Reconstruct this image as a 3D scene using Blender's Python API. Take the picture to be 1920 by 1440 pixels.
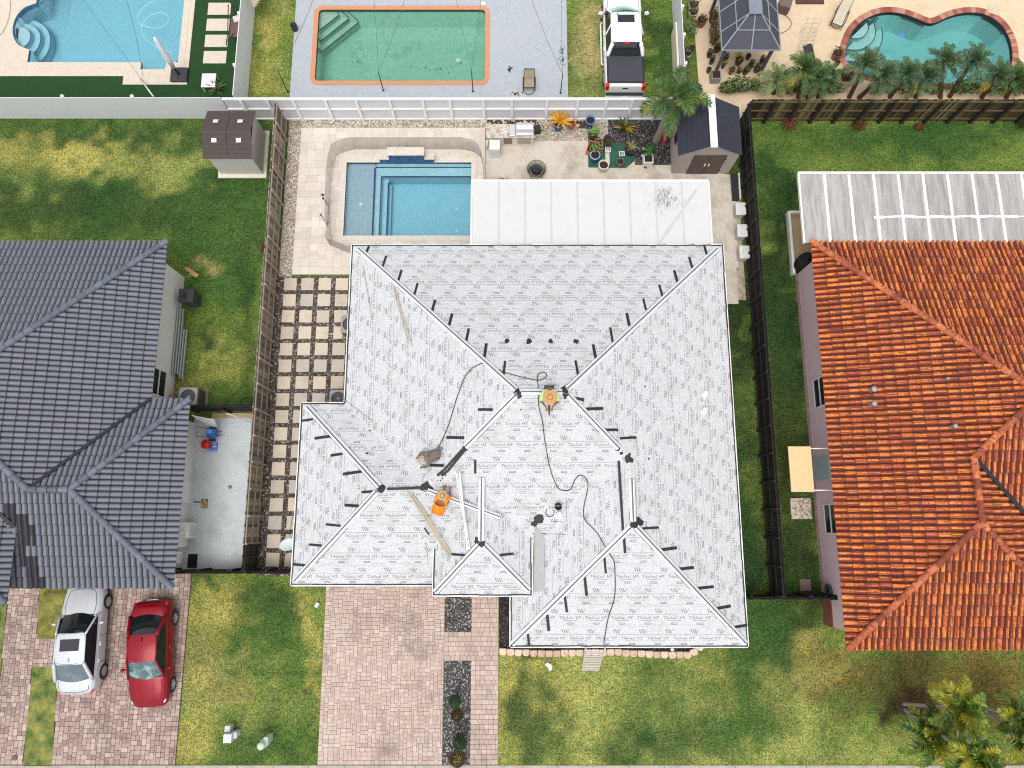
import bpy, math, random
import numpy as np
from mathutils import Vector, Matrix, noise as mnoise
from mathutils.geometry import tessellate_polygon
for o in list(bpy.data.objects): bpy.data.objects.remove(o)
S = bpy.context.scene
COL = S.collection
R = math.radians
random.seed(7)
# ---------------------------------------------------------------- camera
F = 1331.0; TILT = math.atan(266/1331.0); H = 33.0
cd = bpy.data.cameras.new('camera'); cam = bpy.data.objects.new('camera', cd); COL.objects.link(cam)
cam.location = (0, 0, H); cam.rotation_euler = (TILT, 0, 0)
cd.sensor_fit = 'HORIZONTAL'; cd.sensor_width = 36; cd.lens = 36*F/1920; cd.clip_start = .5; cd.clip_end = 500
S.camera = cam
# ---------------------------------------------------------------- light
W = bpy.data.worlds.new('World'); S.world = W; W.use_nodes = True
wn = W.node_tree; bg = wn.nodes['Background']
sky = wn.nodes.new('ShaderNodeTexSky'); sky.sky_type = 'NISHITA'; sky.sun_disc = False
SUN_EL, SUN_AZ = R(72), R(200)          # compass bearing the light comes from (0 = +Y, clockwise)
sky.sun_elevation = SUN_EL; sky.sun_rotation = SUN_AZ; sky.dust_density = 3; sky.air_density = 1.0
hs = wn.nodes.new('ShaderNodeHueSaturation'); hs.inputs['Saturation'].default_value = .09
wn.links.new(sky.outputs[0], hs.inputs['Color']); wn.links.new(hs.outputs[0], bg.inputs['Color'])
bg.inputs['Strength'].default_value = .15
sl = bpy.data.lights.new('sun', 'SUN'); sl.energy = .6; sl.angle = R(30); sl.color = (1, .97, .93)
so = bpy.data.objects.new('sun', sl); COL.objects.link(so)
sd = Vector((math.sin(SUN_AZ)*math.cos(SUN_EL), math.cos(SUN_AZ)*math.cos(SUN_EL), math.sin(SUN_EL)))
so.rotation_euler = sd.to_track_quat('Z', 'Y').to_euler(); so.location = (0, -30, 60)
S.view_settings.view_transform = 'Standard'; S.view_settings.look = 'None'
S.view_settings.exposure = 0.5; S.view_settings.gamma = 1
S.render.engine = 'CYCLES'
S.cycles.pixel_filter_type = 'BLACKMAN_HARRIS'; S.cycles.filter_width = 1.1

def G(px, py, z=0.0):
    "world x, y at height z of a point measured on the 1920 x 1440 photograph"
    u = (px-960)/F; v = (720-py)/F
    c, s = math.cos(TILT), math.sin(TILT)
    t = (z-H)/(v*s-c)
    return Vector((u*t, (v*c+s)*t, z))
def hfit(base, top, hmax=9):
    b = G(*base); best = min((((G(top[0], top[1], h*.05).xy-b.xy).length, h*.05) for h in range(2, int(hmax/.05))))
    return best[1]
# ---------------------------------------------------------------- materials
def lin(r, g, b):
    f = lambda c: (c/255/12.92) if c/255 <= .04045 else ((c/255+.055)/1.055)**2.4
    return (f(r), f(g), f(b))
def newmat(name):
    m = bpy.data.materials.new(name); m.use_nodes = True
    nt = m.node_tree; p = nt.nodes['Principled BSDF']
    return m, nt, p
def N(nt, t, **kw):
    n = nt.nodes.new(t)
    for k, v in kw.items():
        if k in n.inputs: n.inputs[k].default_value = v
        else: setattr(n, k, v)
    return n
def mixc(nt, fac, a, b, blend='MIX'):
    n = nt.nodes.new('ShaderNodeMix'); n.data_type = 'RGBA'; n.blend_type = blend
    for i, x in ((0, fac), (6, a), (7, b)):
        if hasattr(x, 'links'): nt.links.new(x, n.inputs[i])
        elif i == 0: n.inputs[0].default_value = x
        else: n.inputs[i].default_value = tuple(x)[:3]+(1,)
    return n.outputs[2]
def ramp(nt, x, lo, hi, a=0.0, b=1.0):
    n = nt.nodes.new('ShaderNodeMapRange'); n.clamp = True
    nt.links.new(x, n.inputs[0]); n.inputs[1].default_value = lo; n.inputs[2].default_value = hi
    n.inputs[3].default_value = a; n.inputs[4].default_value = b
    return n.outputs[0]
def noise(nt, scale, detail=4, rough=.6, stretch=None, vec=None):
    if vec is None:
        vec = nt.nodes.new('ShaderNodeTexCoord').outputs['Object']
    if stretch:
        mp = nt.nodes.new('ShaderNodeMapping'); mp.inputs['Scale'].default_value = stretch
        nt.links.new(vec, mp.inputs[0]); vec = mp.outputs[0]
    n = nt.nodes.new('ShaderNodeTexNoise'); n.inputs['Scale'].default_value = scale
    n.inputs['Detail'].default_value = detail; n.inputs['Roughness'].default_value = rough
    nt.links.new(vec, n.inputs['Vector'])
    return n.outputs[0]
def bump(nt, p, h, strength=.3, dist=.01):
    b = nt.nodes.new('ShaderNodeBump'); b.inputs['Strength'].default_value = strength; b.inputs['Distance'].default_value = dist
    nt.links.new(h, b.inputs['Height']); nt.links.new(b.outputs[0], p.inputs['Normal'])
MATS = {}
def M(name, col, rough=.6, metal=0.0, var=.12, vs=3.0, dirt=None, ds=1.2, dl=(.5, .75), bs=0, bst=.2, fine=0, coat=0, spec=None, stretch=None):
    "plain surface: colour with soft variation, optional dirt of a second colour, optional bump"
    if name in MATS: return MATS[name]
    m, nt, p = newmat(name)
    c = tuple(col)
    n1 = noise(nt, vs, 5, .65, stretch)
    out = mixc(nt, ramp(nt, n1, .25, .75), [x*(1-var) for x in c], [min(1, x*(1+var)) for x in c])
    if fine:
        n3 = noise(nt, fine, 2, .7)
        out = mixc(nt, ramp(nt, n3, .3, .7), out, mixc(nt, 1.0, out, (.72, .72, .72), 'MULTIPLY'))
    if dirt:
        n2 = noise(nt, ds, 8, .7, stretch)
        out = mixc(nt, ramp(nt, n2, dl[0], dl[1]), out, dirt)
    nt.links.new(out, p.inputs['Base Color'])
    p.inputs['Roughness'].default_value = rough; p.inputs['Metallic'].default_value = metal
    if coat: p.inputs['Coat Weight'].default_value = coat; p.inputs['Coat Roughness'].default_value = .05
    if spec is not None: p.inputs['Specular IOR Level'].default_value = spec
    if bs: bump(nt, p, noise(nt, bs, 4, .6, stretch), bst, .01)
    MATS[name] = m
    return m
def VM(name, rough=.6, fine=0, fa=.25, dirt=None, ds=1, dl=(.5, .75), bs=0, bst=.2, trans=0, metal=0, spec=.5):
    "surface coloured piece by piece (each stone, leaf, board has its own colour)"
    if name in MATS: return MATS[name]
    m, nt, p = newmat(name)
    a = nt.nodes.new('ShaderNodeAttribute'); a.attribute_name = 'Col'
    out = a.outputs['Color']
    if fine:
        n = noise(nt, fine, 4, .7)
        out = mixc(nt, ramp(nt, n, .3, .7), mixc(nt, 1.0, out, (1-fa,)*3, 'MULTIPLY'), mixc(nt, 1.0, out, (1+fa,)*3, 'MULTIPLY'))
    if dirt:
        out = mixc(nt, ramp(nt, noise(nt, ds, 8, .7), dl[0], dl[1]), out, dirt)
    nt.links.new(out, p.inputs['Base Color']); p.inputs['Roughness'].default_value = rough
    p.inputs['Metallic'].default_value = metal; p.inputs['Specular IOR Level'].default_value = spec
    if bs: bump(nt, p, noise(nt, bs, 4, .6), bst, .01)
    if trans:
        t = nt.nodes.new('ShaderNodeBsdfTranslucent'); nt.links.new(out, t.inputs[0])
        mx = nt.nodes.new('ShaderNodeMixShader'); mx.inputs[0].default_value = trans
        nt.links.new(p.outputs[0], mx.inputs[1]); nt.links.new(t.outputs[0], mx.inputs[2])
        nt.links.new(mx.outputs[0], nt.nodes['Material Output'].inputs[0])
    MATS[name] = m
    return m
# ---------------------------------------------------------------- mesh builder
class MB:
    def __init__(s): s.v = []; s.f = []; s.c = []; s.s = []; s.uv = []; s.hasuv = False
    def add(s, vs, fs, col=None, sm=False, uv=None):
        b = len(s.v); s.v += [tuple(x) for x in vs]
        for i, f in enumerate(fs):
            s.f.append([b+k for k in f]); s.c.append(col); s.s.append(sm)
            s.uv.append(uv[i] if uv else None)
        if uv: s.hasuv = True
        return s
    def bx(s, x0, x1, y0, y1, z0, z1, col=None):
        return s.add([(x0,y0,z0),(x1,y0,z0),(x1,y1,z0),(x0,y1,z0),(x0,y0,z1),(x1,y0,z1),(x1,y1,z1),(x0,y1,z1)],
              [(0,3,2,1),(4,5,6,7),(0,1,5,4),(1,2,6,5),(2,3,7,6),(3,0,4,7)], col)
    def box(s, c, d, rz=0, col=None, tx=0):
        m = Matrix.Rotation(rz, 3, 'Z') @ Matrix.Rotation(tx, 3, 'X'); c = Vector(c)
        vs = [c+m@Vector((sx*d[0]/2, sy*d[1]/2, sz*d[2]/2)) for sz in (-1,1) for sx, sy in ((-1,-1),(1,-1),(1,1),(-1,1))]
        return s.add(vs, [(0,3,2,1),(4,5,6,7),(0,1,5,4),(1,2,6,5),(2,3,7,6),(3,0,4,7)], col)
    def beam(s, p, q, w, h, col=None, up=(0,0,1)):
        p = Vector(p); q = Vector(q); d = (q-p).normalized(); u = Vector(up)
        a = d.cross(u)
        if a.length < 1e-4: a = d.cross(Vector((0,1,0)))
        a.normalize(); b = a.cross(d)
        vs = [e+a*(i*w/2)+b*(j*h/2) for e in (p, q) for i, j in ((-1,-1),(1,-1),(1,1),(-1,1))]
        return s.add(vs, [(0,3,2,1),(4,5,6,7),(0,1,5,4),(1,2,6,5),(2,3,7,6),(3,0,4,7)], col)
    def tube(s, pts, r, n=8, col=None, closed=False):
        pts = [Vector(p) for p in pts]; L = len(pts); vs = []
        rr = r if isinstance(r, (list, tuple)) else [r]*L
        prev = None
        for i, p in enumerate(pts):
            a = pts[i-1] if (i or closed) else p; b = pts[(i+1) % L] if (i < L-1 or closed) else p
            d = (b-a)
            d = d.normalized() if d.length > 1e-9 else Vector((0,0,1))
            if prev is None:
                u = d.orthogonal().normalized()
            else:
                u = (prev-d*prev.dot(d)); u = u.normalized() if u.length > 1e-6 else d.orthogonal().normalized()
            prev = u; w = d.cross(u)
            vs += [p+(u*math.cos(2*math.pi*k/n)+w*math.sin(2*math.pi*k/n))*rr[i] for k in range(n)]
        fs = []
        for i in range(L if closed else L-1):
            j = (i+1) % L
            fs += [(i*n+k, i*n+(k+1) % n, j*n+(k+1) % n, j*n+k) for k in range(n)]
        if not closed: fs += [tuple(range(n))[::-1], tuple((L-1)*n+k for k in range(n))]
        return s.add(vs, fs, col, True)
    def cyl(s, p, q, r0, r1=None, n=16, col=None): return s.tube([p, q], [r0, r0 if r1 is None else r1], n, col)
    def lathe(s, c, prof, n=20, col=None, sm=True, sq=1):
        vs = [(c[0]+r*math.cos(2*math.pi*k/n), c[1]+r*sq*math.sin(2*math.pi*k/n), c[2]+z) for r, z in prof for k in range(n)]
        fs = [(i*n+k, i*n+(k+1) % n, (i+1)*n+(k+1) % n, (i+1)*n+k) for i in range(len(prof)-1) for k in range(n)]
        return s.add(vs, fs, col, sm)
    def prism(s, pts, z0, z1, col=None):
        n = len(pts); a = sum(pts[i][0]*pts[(i+1) % n][1]-pts[(i+1) % n][0]*pts[i][1] for i in range(n))
        if a < 0: pts = pts[::-1]
        vs = [(p[0], p[1], z0) for p in pts]+[(p[0], p[1], z1) for p in pts]
        return s.add(vs, [tuple(range(n))[::-1], tuple(range(n, 2*n))]+[(i, (i+1) % n, n+(i+1) % n, n+i) for i in range(n)], col)
    def water(s, outer, z0, z1):
        s.sheet(outer, z=z1); n = len(outer); b = len(s.v)
        lo = MB().sheet(outer, z=z0); s.add(lo.v, [f[::-1] for f in lo.f])
        for i in range(n):
            p, q = outer[i], outer[(i+1) % n]; s.add([(p[0],p[1],z0),(q[0],q[1],z0),(q[0],q[1],z1),(p[0],p[1],z1)], [(0,1,2,3)])
        return s
    def sheet(s, outer, holes=(), z=0.0, col=None):
        loops = [[Vector((p[0], p[1], 0)) for p in l] for l in [outer]+list(holes)]
        tr = tessellate_polygon(loops); fl = [p for l in loops for p in l]; fs = []
        for t in tr:
            a, b, c = (fl[i] for i in t)
            fs.append(t if (b-a).cross(c-a).z > 0 else t[::-1])
        return s.add([(p.x, p.y, z) for p in fl], fs, col)
    def ell(s, c, r, n=14, m=9, col=None):
        pr = [(math.sin(math.pi*i/m), -math.cos(math.pi*i/m)) for i in range(m+1)]
        vs = [(c[0]+r[0]*a*math.cos(2*math.pi*k/n), c[1]+r[1]*a*math.sin(2*math.pi*k/n), c[2]+r[2]*b) for a, b in pr for k in range(n)]
        return s.add(vs, [(i*n+k, i*n+(k+1) % n, (i+1)*n+(k+1) % n, (i+1)*n+k) for i in range(m) for k in range(n)], col, True)
    def xf(s, mat, start=0):
        for i in range(start, len(s.v)): s.v[i] = tuple(mat @ Vector(s.v[i]))
        return s
    def build(s, name, mat, parent=None, world=True, bevel=0, subsurf=0):
        me = bpy.data.meshes.new(name); vs = s.v
        if parent and world:
            r = parent
            while r.parent: r = r.parent
            mi = Matrix.Translation(r.location) @ r.rotation_euler.to_matrix().to_4x4(); mi.invert()
            vs = [tuple(mi @ Vector(p)) for p in vs]
        me.from_pydata(vs, [], s.f); me.materials.append(mat)
        me.polygons.foreach_set('use_smooth', s.s)
        if any(c is not None for c in s.c):
            ca = me.color_attributes.new('Col', 'FLOAT_COLOR', 'CORNER'); arr = []
            for p in me.polygons:
                c = s.c[p.index] or (.5, .5, .5)
                if c and isinstance(c[0], tuple): [arr.extend(tuple(c[j % len(c)])+(1,)) for j in range(p.loop_total)]
                else: arr.extend((tuple(c)+(1,))*p.loop_total)
            ca.data.foreach_set('color', arr)
        if s.hasuv:
            ul = me.uv_layers.new(name='UVMap'); arr = []
            for p in me.polygons:
                u = s.uv[p.index]
                for j in range(p.loop_total): arr += list(u[j]) if u else [0, 0]
            ul.data.foreach_set('uv', arr)
        me.update()
        o = bpy.data.objects.new(name, me); COL.objects.link(o)
        if parent: o.parent = parent
        if bevel:
            b = o.modifiers.new('bevel', 'BEVEL'); b.width = bevel; b.segments = 2; b.limit_method = 'ANGLE'
        if subsurf:
            b = o.modifiers.new('sub', 'SUBSURF'); b.levels = subsurf; b.render_levels = subsurf
        return o
def tag(o, label=None, cat=None, group=None, kind=None):
    if label: o['label'] = label
    if cat: o['category'] = cat
    if group: o['group'] = group
    if kind: o['kind'] = kind
    return o
def thing(name, label, cat, loc=(0,0,0), rz=0, group=None):
    o = bpy.data.objects.new(name, None); COL.objects.link(o); o.empty_display_size = .3
    o.location = loc; o.rotation_euler = (0, 0, rz)
    return tag(o, label, cat, group)
def struct(mb, name, mat): return tag(mb.build(name, mat), kind='structure')
def stuff(mb, name, mat, label=None, cat=None):
    return tag(mb.build(name, mat), label, cat, kind='stuff')
def copy_tree(o, parent=None):
    c = o.copy(); COL.objects.link(c)
    if parent: c.parent = parent
    for ch in list(o.children): copy_tree(ch, c)
    return c
def skin(name, joints, edges, mat, parent, root=0, sub=2):
    me = bpy.data.meshes.new(name); me.from_pydata([j[0] for j in joints], edges, []); me.materials.append(mat)
    o = bpy.data.objects.new(name, me); COL.objects.link(o); o.parent = parent
    k = o.modifiers.new('skin', 'SKIN'); k.use_smooth_shade = True
    me.update()
    sv = me.skin_vertices[0].data if me.skin_vertices else None
    if sv is None:
        me.attributes  # layer is made by the modifier
    for i, j in enumerate(joints):
        r = j[1]; me.skin_vertices[0].data[i].radius = (r, r) if not isinstance(r, tuple) else r
        me.skin_vertices[0].data[i].use_root = (i == root)
    b = o.modifiers.new('sub', 'SUBSURF'); b.levels = sub; b.render_levels = sub
    return o
def rnd(a, b): return random.uniform(a, b)
def jit(c, a=.15):
    k = 1+rnd(-a, a); return tuple(max(0, x*k*(1+rnd(-a*.3, a*.3))) for x in c)
def lerp(a, b, t): return tuple(x+(y-x)*t for x, y in zip(a, b))
def pick(cols): return random.choice(cols)
def spline(pts, n=8, closed=False):
    P = [Vector(p) for p in pts]; out = []; L = len(P)
    for i in range(L if closed else L-1):
        g = (lambda k: P[k % L]) if closed else (lambda k: P[max(0, min(L-1, k))])
        a, b, c, d = g(i-1), g(i), g(i+1), g(i+2)
        for k in range(n):
            t = k/n
            out.append(.5*((2*b)+(c-a)*t+(2*a-5*b+4*c-d)*t*t+(3*b-a-3*c+d)*t**3))
    if not closed: out.append(P[-1])
    return out
def offset(pts, d):
    "outline moved outward by d (counter-clockwise outline)"
    n = len(pts); out = []
    for i in range(n):
        a = Vector(pts[i-1][:2]); b = Vector(pts[i][:2]); c = Vector(pts[(i+1) % n][:2])
        e1 = (b-a).normalized(); e2 = (c-b).normalized()
        n1 = Vector((e1.y, -e1.x)); n2 = Vector((e2.y, -e2.x)); m = (n1+n2)
        m = m/max(.3, m.length_squared/2) if m.length > 1e-6 else n1
        out.append((b.x+m.x*d, b.y+m.y*d))
    return out
def rrect(x0, x1, y0, y1, r=.3, n=5):
    out = []
    for cx, cy, a0 in ((x1-r, y0+r, -90), (x1-r, y1-r, 0), (x0+r, y1-r, 90), (x0+r, y0+r, 180)):
        out += [(cx+r*math.cos(R(a0+90*k/n)), cy+r*math.sin(R(a0+90*k/n))) for k in range(n+1)]
    return out
def rect(x0, x1, y0, y1): return [(x0, y0), (x1, y0), (x1, y1), (x0, y1)]
def inside(pt, poly):
    x, y = pt; r = False; n = len(poly)
    for i in range(n):
        x1, y1 = poly[i][:2]; x2, y2 = poly[i-1][:2]
        if (y1 > y) != (y2 > y) and x < (x2-x1)*(y-y1)/(y2-y1)+x1: r = not r
    return r
def clip(poly, lines):
    "clip polygon of (u,v,n) by half planes (a,b,c): a*u+b*v+c >= 0"
    for a, b, c in lines:
        if not poly: return poly
        out = []; L = len(poly)
        for i in range(L):
            p, q = poly[i], poly[(i+1) % L]
            dp = a*p[0]+b*p[1]+c; dq = a*q[0]+b*q[1]+c
            if dp >= 0: out.append(p)
            if (dp >= 0) != (dq >= 0):
                t = dp/(dp-dq); out.append(tuple(x+(y-x)*t for x, y in zip(p, q)))
        poly = out
    return poly
# ---------------------------------------------------------------- foliage
def leafball(mb, c, r, n, size, cols, flat=.5, shell=.35):
    for _ in range(n):
        d = Vector((random.gauss(0,1), random.gauss(0,1), random.gauss(0,1))).normalized()
        k = rnd(shell, 1)**.6*(1+.22*mnoise.noise(d*2.3+Vector(c)))
        p = Vector((c[0]+d.x*r[0]*k, c[1]+d.y*r[1]*k, c[2]+d.z*r[2]*k))
        nrm = (d+Vector((rnd(-1,1), rnd(-1,1), rnd(0,1.6)))*flat).normalized()
        a = nrm.orthogonal().normalized(); a.rotate(Matrix.Rotation(rnd(0, 6.28), 3, nrm)); b = nrm.cross(a)
        L = size*rnd(.6, 1.3); w = L*.42
        mb.add([p-a*L*.5, p-b*w*.5, p+a*L*.5+nrm*-.15*L, p+b*w*.5], [(0,1,2,3)], jit(pick(cols), .2))
def frond(mb, base, az, el, L, droop, nl, ll, w, cols, vang=.5, stemcol=(.12,.14,.04), stem=.018, tw=0, taper=.25):
    p = Vector(base); seg = 12; pts = [p.copy()]; dirs = []
    e = el
    for i in range(seg):
        d = Vector((math.cos(az)*math.cos(e), math.sin(az)*math.cos(e), math.sin(e)))
        p = p+d*L/seg; pts.append(p.copy()); dirs.append(d); e -= droop/seg*(.5+i/seg); az += tw/seg
    dirs.append(dirs[-1])
    mb.tube(pts[::3]+([pts[-1]] if (seg % 3) else []), [stem*(1-.8*i/4) for i in range(len(pts[::3]))], 4, stemcol)
    c0 = pick(cols)
    for i in range(nl):
        t = .14+.86*(i+.5)/nl; k = t*seg; j = min(seg-1, int(k)); q = pts[j].lerp(pts[j+1], k-j); d = dirs[j]
        side = d.cross(Vector((0,0,1))); side = side.normalized() if side.length > 1e-3 else Vector((1,0,0)); up = side.cross(d)
        l = ll*(taper+(1-taper)*math.sin(math.pi*min(1, .22+t*.78)))*rnd(.85, 1.1)
        for sg in (-1, 1):
            a = rnd(.75, 1.0)
            ld = (side*sg*math.sin(a)+d*math.cos(a)*.9+up*rnd(vang*.2, vang)).normalized()
            m = q+ld*l*.55; tip = q+ld*l-Vector((0,0,l*rnd(.2, .45)))
            wv = ld.cross(up).normalized()*w*.5
            mb.add([q-wv*.5, q+wv*.5, m+wv, m-wv, tip], [(0,1,2,3), (3,2,4)], jit(lerp(c0, pick(cols), .35+.5*t*random.random()), .16))
LEAF = VM('leaf', .45, trans=.12, spec=.4)
# ================================================================ setting
# pool outlines (world metres, counter-clockwise)
P_OWN = rect(-8.36, -2.04, 14.05, 18.01)
P_GREEN = rrect(-10.23, -1.40, 22.57, 26.8, .22)
_b = [(-19.32, 23.25), (-18.0, 23.25), (-18.0, 23.66), (-17.38, 23.66), (-17.38, 29.6), (-25.25, 29.6), (-25.25, 27.2)]
_b += [(-25.35+.95*math.cos(R(a)), 25.8+1.32*math.sin(R(a))) for a in range(100, 261, 16)]
P_BLUE = _b+[(-25.25, 24.4), (-25.25, 23.66), (-19.32, 23.66)]
def kpx(l): return [tuple(G(x, y).xy) for x, y in l]
_k = [(1583,110),(1588,80),(1600,55),(1622,36),(1650,25),(1680,24),(1710,32),(1737,43),(1753,43),(1780,31),(1812,24),(1845,27),(1875,45),(1893,75),(1898,108),(1890,135),(1868,152),(1830,158),(1780,158),(1720,158),(1670,153),(1630,143),(1605,130)]
P_KID = [(p.x, p.y) for p in spline([(*G(x, y).xy, 0) for x, y in _k[::-1]], 4, True)]
if sum(P_KID[i-1][0]*P_KID[i][1]-P_KID[i][0]*P_KID[i-1][1] for i in range(len(P_KID))) < 0: P_KID.reverse()
POOLS = [P_OWN, P_GREEN, P_BLUE, P_KID]
# ---- ground: one sheet of lawn reaching far beyond the plot
LIGHT = lin(148,152,84); MID = lin(106,126,58); DARK = lin(38,70,36); STRAW = lin(170,156,104); BROWN = lin(112,98,52); DEEP = lin(36,58,30); YEL = lin(158,152,82); EMER = lin(56,92,42)
blobs = [ # px, py, radius px (x, y), colour, weight
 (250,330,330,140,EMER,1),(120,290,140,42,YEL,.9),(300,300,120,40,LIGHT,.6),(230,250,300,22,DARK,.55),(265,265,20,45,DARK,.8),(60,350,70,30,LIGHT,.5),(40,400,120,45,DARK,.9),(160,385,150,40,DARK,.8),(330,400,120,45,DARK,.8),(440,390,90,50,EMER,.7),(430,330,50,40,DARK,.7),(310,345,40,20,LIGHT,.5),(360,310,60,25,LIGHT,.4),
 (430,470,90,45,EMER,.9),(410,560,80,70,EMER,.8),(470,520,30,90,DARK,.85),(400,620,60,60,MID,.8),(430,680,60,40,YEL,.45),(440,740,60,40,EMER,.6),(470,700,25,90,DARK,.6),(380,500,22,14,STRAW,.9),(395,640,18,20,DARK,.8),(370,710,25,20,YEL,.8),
 (470,1250,170,220,MID,1),(400,1170,60,80,YEL,.9),(400,1270,70,60,STRAW,.35),(520,1130,70,45,DARK,.8),(500,1200,60,50,EMER,.7),(560,1230,45,70,EMER,.45),(470,1330,90,50,LIGHT,.5),(560,1330,60,70,EMER,.5),(460,1400,40,40,EMER,.6),(590,1200,14,120,YEL,.8),(350,1400,30,60,YEL,.8),(520,1410,60,24,DARK,.55),(430,1290,40,30,BROWN,.4),(370,1100,40,20,EMER,.7),
 (1150,1330,330,150,LIGHT,.9),(1010,1290,70,40,YEL,.55),(990,1300,35,40,DARK,.65),(975,1270,18,16,DARK,.8),(995,1350,48,40,DARK,.75),(1020,1400,50,30,DARK,.7),(960,1420,30,25,EMER,.7),(1200,1350,60,60,EMER,.6),(1180,1410,60,35,DARK,.65),(1235,1395,25,30,DARK,.75),(1310,1380,40,30,DARK,.6),(1240,1250,60,30,EMER,.55),(1340,1300,60,60,EMER,.55),(1420,1250,60,90,EMER,.95),(1450,1180,70,50,EMER,.9),(1470,1210,40,30,DARK,.6),(1530,1270,40,60,YEL,.8),(1500,1340,60,70,LIGHT,.8),(1410,1370,60,60,EMER,.6),(1580,1300,35,45,DARK,.55),(1480,1310,14,12,DARK,.8),(1500,1410,90,30,LIGHT,.8),(950,1200,20,220,YEL,.6),(1330,1260,40,30,YEL,.5),
 (1760,1280,220,60,BROWN,.9),(1850,1330,110,80,BROWN,.7),(1640,1380,80,50,MID,.8),(1640,1250,60,30,BROWN,.7),(1690,1310,28,26,lin(60,45,32),.9),(1860,1400,70,40,MID,.8),(1640,1410,90,24,LIGHT,.6),
 (1650,270,260,45,EMER,.95),(1800,245,160,22,EMER,.8),(1440,300,40,60,EMER,.9),(1470,270,80,22,MID,.6),(1900,300,40,50,MID,.6),(1620,300,120,20,MID,.4),
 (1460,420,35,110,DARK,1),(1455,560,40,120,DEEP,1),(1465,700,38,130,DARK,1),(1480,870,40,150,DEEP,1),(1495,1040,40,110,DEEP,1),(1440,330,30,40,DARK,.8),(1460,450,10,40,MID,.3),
 (1375,620,30,120,DEEP,1),(1385,850,30,150,DARK,1),(1410,1040,30,120,DARK,1),(1378,740,8,40,MID,.4),  # shade between house and black fence put into the grass colour
 (510,90,35,110,MID,.9),(485,60,14,70,YEL,.8),(520,20,20,40,LIGHT,.7),(530,150,16,30,LIGHT,.7),(500,140,20,30,YEL,.6),
 (1100,90,35,110,STRAW,.95),(1080,120,12,60,EMER,.6),(1110,15,25,22,YEL,.9),(1115,50,20,50,STRAW,.7),(1235,90,28,100,DARK,.95),(1240,130,20,40,EMER,.7),
 (80,1340,40,120,EMER,.95),(95,1400,20,50,DARK,.5),(70,1280,16,40,YEL,.5),(100,1150,40,60,BROWN,.9),(0,1180,12,90,EMER,.9),(0,180,20,10,MID,1)]
def ground():
    x0, x1, y0, y1, st = -32.0, 32.0, -14.0, 32.0, .2
    nx = int((x1-x0)/st)+1; ny = int((y1-y0)/st)+1
    X, Y = np.meshgrid(x0+st*np.arange(nx), y0+st*np.arange(ny))
    C = np.zeros((ny, nx, 3))+np.array(MID)
    rs = np.random.RandomState(3)
    def vn(sc, seed):
        r = np.random.RandomState(seed).rand(160, 160); gx = (X-x0)/sc; gy = (Y-y0)/sc
        ix = gx.astype(int); iy = gy.astype(int); fx = gx-ix; fy = gy-iy
        fx = fx*fx*(3-2*fx); fy = fy*fy*(3-2*fy)
        return (r[iy,ix]*(1-fx)+r[iy,ix+1]*fx)*(1-fy)+(r[iy+1,ix]*(1-fx)+r[iy+1,ix+1]*fx)*fy
    warp = vn(1.1, 1)-.5; warp2 = vn(.5, 2)-.5; w3 = vn(.7, 5)-.5; w4 = vn(.45, 8)-.5
    for bxp, byp, rx, ry, col, wt in blobs:
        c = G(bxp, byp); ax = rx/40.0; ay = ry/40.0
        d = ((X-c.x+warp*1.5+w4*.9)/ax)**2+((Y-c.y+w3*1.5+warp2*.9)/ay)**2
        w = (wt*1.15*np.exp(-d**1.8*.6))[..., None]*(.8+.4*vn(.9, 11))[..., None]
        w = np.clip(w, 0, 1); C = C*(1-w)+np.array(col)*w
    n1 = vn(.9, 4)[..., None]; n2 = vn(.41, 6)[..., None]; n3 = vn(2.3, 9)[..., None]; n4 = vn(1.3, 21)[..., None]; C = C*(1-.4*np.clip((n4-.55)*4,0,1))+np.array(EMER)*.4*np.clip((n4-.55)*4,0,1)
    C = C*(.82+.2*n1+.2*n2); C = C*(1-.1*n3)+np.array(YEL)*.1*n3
    mb = MB(); V = np.stack([X, Y, np.zeros_like(X)], -1).reshape(-1, 3); mb.v = V.tolist()
    me = bpy.data.meshes.new('ground'); fs = []
    mg = [offset(p, .12) for p in POOLS]
    bb = [(min(q[0] for q in p)-.2, max(q[0] for q in p)+.2, min(q[1] for q in p)-.2, max(q[1] for q in p)+.2) for p in mg]
    for j in range(ny-1):
        for i in range(nx-1):
            cx = x0+st*(i+.5); cy = y0+st*(j+.5); skip = False
            for b, p in zip(bb, mg):
                if b[0] < cx < b[1] and b[2] < cy < b[3]:
                    if any(inside((cx+a, cy+c_), p) for a in (-.1, .1) for c_ in (-.1, .1)): skip = True; break
            if not skip: fs.append((j*nx+i, j*nx+i+1, (j+1)*nx+i+1, (j+1)*nx+i))
    base = len(mb.v); B = 260.0
    mb.v += [(-B,-B,0),(B,-B,0),(B,B,0),(-B,B,0)]
    cs = [0, nx-1, ny*nx-1, (ny-1)*nx]
    ring = [list(range(0, nx)), [j*nx+nx-1 for j in range(ny)], [ny*nx-1-i for i in range(nx)], [(ny-1-j)*nx for j in range(ny)]]
    for k in range(4): fs.append(tuple([base+k, base+(k+1) % 4]+ring[k][::-1]))
    me.from_pydata(mb.v, [], fs)
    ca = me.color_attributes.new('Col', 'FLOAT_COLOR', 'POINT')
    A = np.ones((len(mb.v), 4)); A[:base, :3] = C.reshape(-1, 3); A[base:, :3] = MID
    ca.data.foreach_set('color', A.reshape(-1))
    m, nt, p = newmat('lawn_grass')
    a = nt.nodes.new('ShaderNodeAttribute'); a.attribute_name = 'Col'; c = a.outputs[0]
    n1 = noise(nt, 4.5, 7, .8); n2 = noise(nt, 14, 3, .8); n3 = noise(nt, 1.3, 6, .75)
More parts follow.
